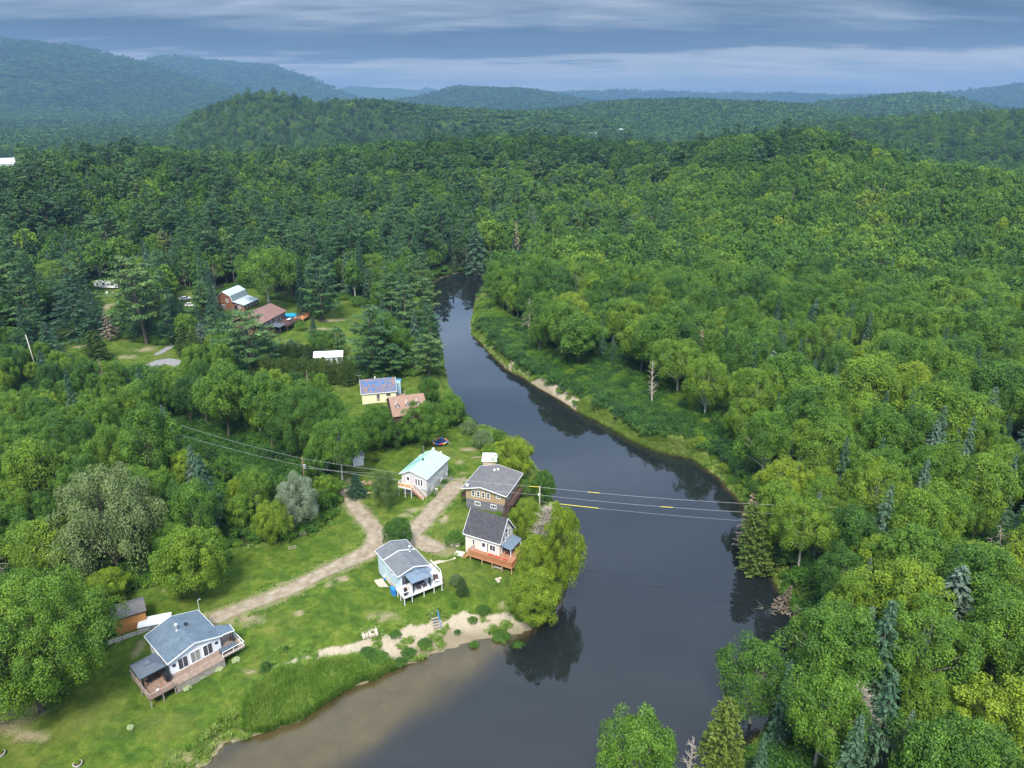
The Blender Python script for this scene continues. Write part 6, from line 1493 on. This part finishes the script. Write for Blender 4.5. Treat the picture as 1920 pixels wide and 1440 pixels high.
# ================================================================== 6  yellow house with the rusty blue roof, 7 dormer house
a6 = math.radians(13.2); H6 = empty('yellow_house', (-41.4, 180.2, GR), a6, 'pale yellow house with a rusting bright blue metal roof', 'house')
walls(H6, .25, 9.5, .3, 6.3, -.4, .45, None, m=M['conc'], name='foundation'); walls(H6, .22, 9.53, .27, 6.33, .45, 3.35, 6.2, 'x', M['sid_yel']); roof(H6, 0, 9.75, 0, 6.6, 3.5, 6.55, 'x', M['rustblue'], M['white'])
door(H6, (4.6, .27, 1.0), (0, -1), .85, 2.0, M['oldwood']); window(H6, (7.4, .27, 2.6), (0, -1), 1.1, .65, 2, 1, M['oldwood']); window(H6, (4.6, .27, .18), (0, -1), .7, .25, 1, 1, M['black']); window(H6, (.22, 3.3, 3.2), (-1, 0), .9, 1.1, 2, 1)
antenna(H6, (-.1, 3.4, 6.4), 1.5); roofvent(H6, (4.2, 3.9, 6.4), M['white'])
walls(H6, 8.0, 11.0, 6.35, 8.8, -.4, 3.4, None, m=M['blue'], name='lean_to'); MB().slab([(6.6, 6.3, 4.3), (11.5, 6.3, 4.1), (11.8, 9.2, 3.6), (7.2, 9.2, 3.7)], .1).build('lean_to_roof', M['blue'], H6)
walls(H6, 9.55, 11.2, 4.2, 6.3, .0, 4.2, None, m=mat('light_blue_panel', (.30, .46, .56), .6, .1), name='side_porch')
MB().box(9.6, 12.2, .8, 4.1, .9, 1.05).build('deck', M['deckred'], H6); railing(H6, [(12.1, .9), (12.1, 4.0)], 1.05, .9, M['oldwood'], bal=.3); posts(H6, [(12.05, .95), (12.05, 3.9)], -.3, .9, .12, M['oldwood'], 'deck_post')
a7 = math.radians(18.5); H7 = empty('dormer_house', (-30.6, 166.9, GR), a7, 'brown-shingled house with three small dormers behind the round trees', 'house')
walls(H7, .3, 9.0, .3, 11.2, -.4, 2.6, 5.6, 'x', M['brown']); roof(H7, 0, 9.28, 0, 11.6, 2.7, 5.9, 'x', M['sh_brown'], M['sh_brown'])
for x in (1.7, 4.4, 7.1):
    y0 = 2.55; o = MB(); o.poly([(x - .45, y0, 4.0), (x + .45, y0, 4.0), (x + .45, y0, 4.75), (x, y0, 5.25), (x - .45, y0, 4.75)])
    for s in (-1, 1): o.poly([(x + s * .45, y0, 4.0), (x + s * .45, y0, 4.75), (x + s * .45, y0 + 1.3, 4.75)])
    d_ = o.build('dormer', mat('dark_slate_paint', (.06, .065, .08), .7, .1), H7)
    b = MB(); b.slab([(x - .62, y0 - .2, 4.62), (x, y0 - .2, 5.38), (x, y0 + 2.1, 5.38), (x - .62, y0 + 1.2, 4.62)], .08); b.slab([(x, y0 - .2, 5.38), (x + .62, y0 - .2, 4.62), (x + .62, y0 + 1.2, 4.62), (x, y0 + 2.1, 5.38)], .08); b.build('dormer_roof', mat('pinkish_shingles', (.42, .32, .28), .85, .15, 4), d_)
    window(d_, (x, y0, 4.45), (0, -1), .36, .6, 1, 2, fw=.09)
window(H7, (3.0, .3, 1.4), (0, -1), 1.2, 1.0, 2, 1); door(H7, (5.0, .3, .1), (0, -1))
# ================================================================== 8 barn with the grey metal roof, 9 brick house, sheds, trailer, cars
a8 = math.radians(-12.5)
H8 = empty('metal_roof_barn', (-113.0, 277.5, GR), a8, 'log barn with broken-pitch grey metal roof and lean-to at mid left', 'barn')
b = MB(); P_ = [(-6.5, -.5), (.7, -.5), (.7, 3.6), (-.2, 5.7), (-3.1, 7.4), (-6.5, 4.6)]
for y in (.3, 11.2): b.poly([(x, y, z_) for x, z_ in P_])
for x, z_ in ((-6.5, 4.6), (.7, 3.6)): b.poly([(x, .3, -.5), (x, 11.2, -.5), (x, 11.2, z_), (x, .3, z_)])
b.build('wall', M['log'], H8)
b = MB(); b.slab([(-3.1, 0, 7.7), (0, 0, 6.0), (0, 11.6, 6.0), (-3.1, 11.6, 7.7)], .12); b.slab([(-7.0, 0, 4.5), (-3.1, 0, 7.7), (-3.1, 11.6, 7.7), (-7.0, 11.6, 4.5)], .12); b.build('roof', M['grmetal'], H8)
MB().slab([(0, 0, 5.99), (.95, 0, 3.8), (.95, 11.6, 3.8), (0, 11.6, 5.99)], .12).build('steep_roof', mat('darker_grey_metal', (.20, .27, .32), .4, .08, stripes=(1, .4, .12)), H8)
MB().slab([(.95, 0, 3.75), (6.0, -.2, 2.55), (6.2, 10.8, 2.55), (.95, 11.2, 3.75)], .12).build('lean_to_roof', M['grmetal'], H8)
MB().bar((-3.1, -.03, 7.6), (.0, -.03, 5.92), .05, .2).bar((0, -.03, 5.9), (.95, -.03, 3.7), .05, .2).build('trim', M['white'], H8)
walls(H8, .75, 5.7, .3, 10.6, -.5, 2.5, None, m=M['brick'], name='lean_to_wall')
door(H8, (1.9, .3, 0), (0, -1), 1.2, 2.1, M['black'], False)
for y in (2, 4.4, 6.6, 8.8): window(H8, (5.7, y, 1.5), (1, 0), .7, 1.2, 1, 1, fw=.14)
window(H8, (3.6, .3, 1.5), (0, -1), .8, .8, 1, 1, fw=.14); window(H8, (-1.6, .3, 4.0), (0, -1), 1.0, 1.2, 2, 1, fw=.14)
window(H8, (-3.6, .3, 1.4), (0, -1), 1.4, 1.4, 2, 1, fw=.14)
a9 = math.radians(78)
H9 = empty('brick_house', (-90.0, 243.0, GR), a9, 'brown brick bungalow with reddish brown roof and dark terrace at mid left', 'house')
# local x runs along the long front that shows its windows, y away behind it
walls(H9, 0, 19, .4, 12, -.5, 4.3, 6.3, 'x', M['brick']); roof(H9, -.6, 19.6, -.2, 12.6, 4.3, 6.9, 'x', M['sh_red'], M['brown'])
for x in (1.4, 5.4, 8.6, 11.8): window(H9, (x, .4, 2.7), (0, -1), 1.2, 1.4 if x > 2 else 2.2, 2, 1, fw=.2)
for x in (14.2, 16.6): window(H9, (x, .4, 2.6), (0, -1), 1.7, 2.1, 2, 1, fw=.2, name='patio_door')
roofvent(H9, (4, 8.0, 6.2)); roofvent(H9, (15, 7.4, 6.4))
MB().box(8.5, 18.5, -6.2, .36, 1.4, 1.6).build('terrace', M['brown'], H9); railing(H9, [(8.6, -.5), (8.6, -6.1), (18.4, -6.1), (18.4, 0)], 1.6, 1.0, M['brown'], bal=.4, post=.14, thick=.05)
posts(H9, [(8.7, -6.0), (13.5, -6.0), (18.3, -6.0)], -.4, 1.4, .2, M['brown'], 'terrace_post')
e = empty('spa_pavilion', place(H9, 6.2, -3.6, 0), a9, 'flat-roofed dark pavilion on the lawn beside the brick bungalow terrace', 'pavilion'); MB().slab([(-2.2, -2.2, 2.7), (2.2, -2.2, 2.7), (2.2, 2.2, 2.9), (-2.2, 2.2, 2.9)], .16).build('roof', M['canopy'], e)
for sx in (-1, 1):
    for sy in (-1, 1): MB().box(sx * 2.0 - .1, sx * 2.0 + .1, sy * 2.0 - .1, sy * 2.0 + .1, 0, 2.6).build('post', M['brown'], e)
MB().box(-1.2, 1.2, -1.1, 1.1, 0, .9).build('hot_tub', M['black'], e)
table('white-topped table on the dark terrace of the brick bungalow', place(H9, 15.5, -3.0, 1.6), a9, 1.8, 1.1, M['white'])
e = empty('above_ground_pool', place(H9, 23.5, 1.2, 0), a9, 'round above-ground pool with bright blue water behind the brick bungalow', 'pool'); MB().cyl((0, 0, 0), (0, 0, 1.3), 3.2, 3.2, 28).build('pool_wall', M['bluep'], e); MB().cyl((0, 0, 1.302), (0, 0, 1.32), 3.0, 3.0, 28).build('pool_water', mat('pool_water', (.03, .36, .62), .05, .05), e)
e = empty('orange_pool_deck', place(H9, 22.0, -4.5, 0), a9, 'orange wooden pool deck with furniture behind the brick bungalow', 'deck'); MB().box(-2.6, 2.6, -2.4, 2.4, 1.2, 1.35).build('deck', M['deckor'], e)
railing(e, [(-2.5, -2.3), (2.5, -2.3), (2.5, 2.3)], 1.35, 1.0, M['deckor'], bal=.3, post=.12, thick=.05); posts(e, [(-2.4, -2.2), (2.4, -2.2), (2.4, 2.2), (-2.4, 2.2)], -.3, 1.2, .15, M['deckor'])
e = empty('grey_garden_shed', place(H9, 27.0, -3.0, 0), a9, 'small grey-roofed garden shed beside the round pool', 'shed'); walls(e, -1.6, 1.6, -1.4, 1.4, -.3, 2.0, 2.7, 'x', M['oldwood']); roof(e, -1.9, 1.9, -1.7, 1.7, 2.0, 2.85, 'x', M['sh_mid'], None)
g = G(618, 683, GR); e = empty('white_shed', (g[0], g[1], GR), math.radians(8), 'long shed whose white roof shows above the cedar hedge', 'shed'); walls(e, -4.2, 4.2, -1.8, 1.8, -.5, 3.2, 4.2, 'x', M['sid_white']); roof(e, -4.6, 4.6, -2.2, 2.2, 3.15, 4.5, 'x', M['whmetal'], None)
g = G(203, 541, GR); e = empty('camper_trailer', (g[0], g[1], GR), 0, 'long white camper trailer parked at the wood edge', 'camper trailer')
b = MB(); b.slab([(-5.2, -1.3, 3.5), (5.2, -1.3, 3.5), (5.2, 1.3, 3.5), (-5.2, 1.3, 3.5)], 2.8); b.build('body', M['white'], e)
MB().box(.8, 4.3, -2.0, -1.303, .8, 3.1).build('slide_out', M['white'], e)
for x, y, w_ in ((-3.8, -1.3, .8), (-1.0, -1.3, 1.0), (1.6, -2.0, .8), (3.2, -2.0, 1.4)): window(e, (x, y, 2.4), (0, -1), w_, .9, 1, 1, M['black'])
door(e, (.2, -1.3, .8), (0, -1), .7, 2.0); MB().box(-5.0, 5.0, -1.33, -1.302, 1.15, 1.3).build('stripe', M['navy'], e)
for x in (-1.0, .2):
    for s in (-1, 1): MB().cyl((x, s * 1.28, .4), (x, s * 1.05, .4), .4, .4, 14).build('wheel', M['black'], e)
for x in (-2.6, 2.2): MB().box(x - .4, x + .4, -.4, .4, 3.503, 3.8).build('roof_unit', M['white'], e)
def car(label, px, py, rz, m, group=None, z=GR):
    g = G(px, py, z); e = empty('parked_car', (g[0], g[1], gz(g[0], g[1])), rz, label, 'car', group)
    b = MB(); prof = [(-2.2, .35), (2.2, .35), (2.25, .75), (1.9, .95), (1.1, 1.0), (-1.9, 1.05), (-2.25, .85)]
    for s in (-1, 1): b.poly([(x, s * .88, z_) for x, z_ in (prof if s < 0 else prof[::-1])])
    for i in range(len(prof)): j = (i + 1) % len(prof); b.poly([(prof[i][0], -.88, prof[i][1]), (prof[j][0], -.88, prof[j][1]), (prof[j][0], .88, prof[j][1]), (prof[i][0], .88, prof[i][1])])
    b.build('body', m, e)
    b = MB(); c0 = [(-1.85, 1.04), (1.15, .99)]; c1 = [(-1.35, 1.48), (.35, 1.48)]
    A = [(c0[0][0], -.82, 1.03), (c0[1][0], -.82, 1.0), (c0[1][0], .82, 1.0), (c0[0][0], .82, 1.03)]; Bt = [(c1[0][0], -.66, 1.48), (c1[1][0], -.66, 1.48), (c1[1][0], .66, 1.48), (c1[0][0], .66, 1.48)]
    for i in range(4): j = (i + 1) % 4; b.poly([A[i], A[j], Bt[j], Bt[i]])
    w_ = b.build('windows', M['glass'], e); MB().slab([(-1.38, -.68, 1.52), (.38, -.68, 1.52), (.38, .68, 1.52), (-1.38, .68, 1.52)], .04).build('roof', m, e)
    for x in (-1.4, 1.4):
        for s in (-1, 1): MB().cyl((x, s * .90, .34), (x, s * .68, .34), .34, .34, 14).build('wheel', M['black'], e)
    for s in (-1, 1): MB().box(2.2, 2.26, s * .6 - .18, s * .6 + .18, .68, .82).build('headlight', M['steel'], e)
    return e
car('white car parked in the gap left of the metal-roofed barn', 358, 574, .3, M['white']); car('white car half hidden just above the other parked car', 348, 563, .5, M['white'])
car('reddish car under the trees left of the barn', 323, 602, .1, mat('dull_red_paint', (.45, .12, .10), .4, .05))
g = G(205, 553, GR); 
for i, (dx, dy, w_) in enumerate([(-1, 0, 'left'), (2.5, -2, 'right')]): chair('white plastic chair on the %s in front of the camper trailer' % w_, (g[0] + dx, g[1] + dy, gz(g[0] + dx, g[1] + dy)), .3 * i, M['white'], None, .8, 1.2)
# woodpile / pallets / odds on the lawns
g = G(567, 1000, GR); e = empty('pallet_stack', (g[0], g[1], gz(g[0], g[1])), .4, 'stack of grey pallets below the silvery tree', 'pallets')
for i in range(4):
    b = MB()
    for k in range(5): b.box(-.6, .6, -.55 + k * .24, -.42 + k * .24, .1 + i * .16, .13 + i * .16)
    for k in (-.5, 0, .5): b.box(k - .05, k + .05, -.55, .54, .02 + i * .16, .097 + i * .16)
    b.build('pallet', M['oldwood'], e)
g = G(690, 908, GR); e = empty('log_pile', (g[0], g[1], gz(g[0], g[1])), .2, 'pile of split logs at the start of the lawn by the gravel road', 'logs'); R = random.Random(3); b = MB()
for i in range(26): x, y, z_ = R.uniform(-1.3, 1.3), R.uniform(-.5, .5), R.uniform(0, .5); t_ = R.uniform(-.4, .4); b.cyl((x - .3, y, z_ + .1), (x + .3, y + t_, z_ + .1 + R.uniform(-.1, .1)), .1, .1, 7)
b.build('logs', mat('split_wood', (.34, .23, .16), .9, .3, 4), e)
g = G(693, 925, GR); e = empty('sawn_log', (g[0], g[1], gz(g[0], g[1])), .2, 'pale heap of fresh sawn wood beside the log pile', 'firewood'); b = MB()
for i in range(9): x, y = R.uniform(-.6, .6), R.uniform(-.3, .3); b.cyl((x - .2, y, .12), (x + .25, y + .1, .16 + R.uniform(0, .15)), .12, .12, 8)
b.build('logs', mat('fresh_wood', (.62, .44, .26), .9, .2, 4), e)
for (px, py, lb) in [(147, 1437, 'pale round planter with a small plant at the bottom edge of the lawn'), (2, 1416, 'white-rimmed round planter at the left edge of the bare ground')]:
    g = G(px, py, GR); e = empty('round_planter', (g[0], g[1], gz(g[0], g[1])), 0, lb, 'planter'); MB().cyl((0, 0, 0), (0, 0, .4), .42, .55, 14).build('pot', M['conc'], e); MB().cyl((0, 0, .402), (0, 0, .43), .46, .46, 14).build('soil', M['brown'], e)
    c = obj('foliage', PROTO['bush'][0][0], e); c.scale = (.8, .8, .6); c.location = (0, 0, .4); c['tone'] = .9
g = G(548, 1025, GR); e = empty('wooden_crate', (g[0], g[1], gz(g[0], g[1])), .3, 'small flat wooden frame on the lawn below the lime tree', 'frame'); MB().bar((-.7, -.35, .06), (.7, -.35, .06), .1).bar((-.7, .35, .06), (.7, .35, .06), .1).bar((-.65, -.3, .06), (-.65, .3, .06), .1).bar((.65, -.3, .06), (.65, .3, .06), .1).build('frame', M['oldwood'], e)
g = G(672, 870, GR); e = empty('white_side_shed', (g[0], g[1], GR), .25, 'narrow white shed peeping out behind the tree at the gravel road', 'shed'); walls(e, -1.2, 1.2, -1.2, 1.2, -.3, 2.3, 2.9, 'y', M['sid_white']); roof(e, -1.4, 1.4, -1.4, 1.4, 2.25, 3.0, 'y', M['sh_mid'], M['white'])
# ================================================================== poles and lines
def pole(name, label, px, py, h, r, m, lean=(0, 0), z=GR, arm=False):
    g = G(px, py, z); e = empty(name, (g[0], g[1], gz(g[0], g[1])), 0, label, 'utility pole'); MB().cyl((0, 0, -.5), (lean[0], lean[1], h), r, r * .7, 10).build('shaft', m, e, smooth=True)
    return e
def ptop(e, lean, h): return Vector((e.location.x + lean[0], e.location.y + lean[1], e.location.z + h))
P1 = pole('utility_pole', 'brown utility pole with a grey transformer at the thicket edge', 575, 932, 9.2, .16, M['dpole'])
MB().cyl((.35, -.1, 6.6), (.35, -.1, 7.5), .26, .26, 12).build('transformer', M['steel'], P1); MB().bar((.0, 0, 7.0), (.35, -.1, 7.0), .08).build('bracket', M['black'], P1)
P2 = pole('utility_pole', 'grey wooden utility pole at the river behind the bare branches', 1011, 985, 8.6, .15, M['pole']); MB().cyl((-.2, -.1, 6.6), (-.2, -.1, 7.0), .12, .12, 8).build('insulator', M['white'], P2)
P3 = pole('utility_pole', 'slim pale pole leaning beside the round yellow-green tree', 410, 1078, 5.6, .11, M['pole'], (-.35, .1))
P4 = pole('utility_pole', 'thin brown lamp post beside the loose greyish tree', 722, 950, 2.6, .10, M['dpole']); MB().cyl((0, -.12, 2.2), (0, -.2, 2.2), .12, .12, 12).build('lamp', M['yelp'], P4)
P5 = pole('utility_pole', 'bleached thin pole among the trees at the left lawn edge', 72, 705, 13, .16, M['conc'], (-.6, 0))
far_px = [(1560, 948, 16), (1560, 966, 14), (1460, 978, 12)]
def line(label, pts, sag, r=.017, marks=(), name='power_line'):
    e = empty(name, pts[0], 0, label, 'power line'); o = Vector(pts[0]); b = MB()
    P = []
    for a, c in zip(pts[:-1], pts[1:]):
        a = Vector(a); c = Vector(c); n = 24
        for i in range(n + (c == Vector(pts[-1]))): u = i / n; q = a + (c - a) * u; q.z -= sag * (c - a).length / 40 * 4 * u * (1 - u); P.append(q - o)
    for a, c in zip(P[:-1], P[1:]): b.cyl(a, c, r, r, 5)
    b.build('wire', M['wire'], e)
    L = [0]
    for a, c in zip(P[:-1], P[1:]): L.append(L[-1] + (c - a).length)
    for (m0, m1) in marks:
        b = MB(); i0 = min(range(len(L)), key=lambda i: abs(L[i] / L[-1] - m0)); i1 = max(i0 + 1, min(range(len(L)), key=lambda i: abs(L[i] / L[-1] - m1)))
        for i in range(i0, i1): b.cyl(P[i], P[i + 1], max(r * 1.9, .045), max(r * 1.9, .045), 6)
        b.build('marker_sleeve', M['yell'], e)
    return e
t1, t2 = ptop(P1, (0, 0), 8.9), ptop(P2, (0, 0), 8.4)
A0 = Vector(G(338, 797, 14)); A1 = Vector(G(338, 815, 12)); E0 = Vector(G(1580, 951, 12)); E1 = Vector(G(1580, 968, 10.5)); E2 = Vector(G(1470, 981, 7))
line('upper power line crossing the river from the grey pole to the right bank wood', [A0, t1, t2, E0], .5, marks=[(.585, .60), (.665, .685)])
d6 = Vector((0, 0, -1.75)); line('second power line crossing the river just below the upper one', [A1, t1 + Vector((0, 0, -1.7)), t2 + d6, E1], .5, marks=[(.76, .78)])
line('lowest thin line over the river with a long yellow sleeve at its left end', [ptop(P2, (0, 0), 5.2), E2], .4, .014, marks=[(.03, .25)])
line('thin service wire from the transformer pole to the mint-roofed house', [t1 + Vector((0, 0, -2.2)), Vector(place(H5, .5, .2, 4.4))], .5, .014)
# ================================================================== far buildings
def farm(name, label, px, py, z, w, d, h, rz, mw, mr):
    g = None
    for dist in np.geomspace(250, 6000, 500):
        r_ = G(px, py, CAMZ - 1 if py > 195 else CAMZ + 1) - np.array([0, 0, CAMZ]); r_ = r_ / math.hypot(r_[0], r_[1]) * dist + np.array([0, 0, CAMZ])
        if gz(r_[0], r_[1]) + 8 > r_[2]: g = r_; break
    if g is None: return None
    zz = gz(g[0], g[1]); e = empty(name, (g[0], g[1], zz - .5), rz, label, 'barn' if 'barn' in name else 'house')
    walls(e, -w / 2, w / 2, -d / 2, d / 2, 0, h, h * 1.4, 'x', mw); roof(e, -w / 2 - .6, w / 2 + .6, -d / 2 - .6, d / 2 + .6, h, h * 1.5, 'x', mr, None); return e
farm('white_barn', 'large white-roofed barn at the far left edge', 6, 313, 5, 26, 18, 12, .5, M['white'], M['whmetal'])
farm('distant_house', 'small white house in the woods right of the far barn', 68, 318, 5, 12, 9, 6, .3, M['white'], M['whmetal'])
farm('distant_house', 'tiny pale house on the horizon plain above the middle wood', 1162, 240, 5, 12, 8, 5, .2, M['white'], M['whmetal'])
farm('distant_house', 'tiny dark-roofed house left of the pale one on the plain', 1112, 250, 5, 16, 10, 6, -.2, M['sid_tan'], M['sh_mid'])
farm('distant_house', 'tiny white roof farther right on the plain', 1232, 254, 5, 11, 8, 4, .1, M['white'], M['whmetal'])
farm('distant_house', 'rightmost tiny grey roof on the plain', 1272, 262, 5, 16, 10, 5, .1, M['sid_cream'], M['sh_mid'])
# ================================================================== air
hm = D.materials.new('haze'); hm.use_nodes = True; t = hm.node_tree; t.nodes.clear()
pv = N(t, 'ShaderNodeVolumePrincipled', ins={'Density': 0.00013, 'Anisotropy': 0.15, 'Color': (0.235, 0.42, 0.66, 1)})
ho = N(t, 'ShaderNodeOutputMaterial'); t.links.new(pv.outputs[0], ho.inputs['Volume'])
hx = 15500
zmin = float(gh.min()) - 1.0
V = [(x, y, z) for z in (zmin, float(gh.max()) + 60.0) for x, y in ((-hx, -hx), (hx, -hx), (hx, hx), (-hx, hx))]
hme = mesh_np('haze', V, [(0, 3, 2, 1), (4, 5, 6, 7), (0, 1, 5, 4), (1, 2, 6, 5), (2, 3, 7, 6), (3, 0, 4, 7)], hm)
hz_o = obj('haze', hme); tag(hz_o, 'thin blue air softening the far hills', 'haze', kind='stuff')
print('done', len(D.objects))
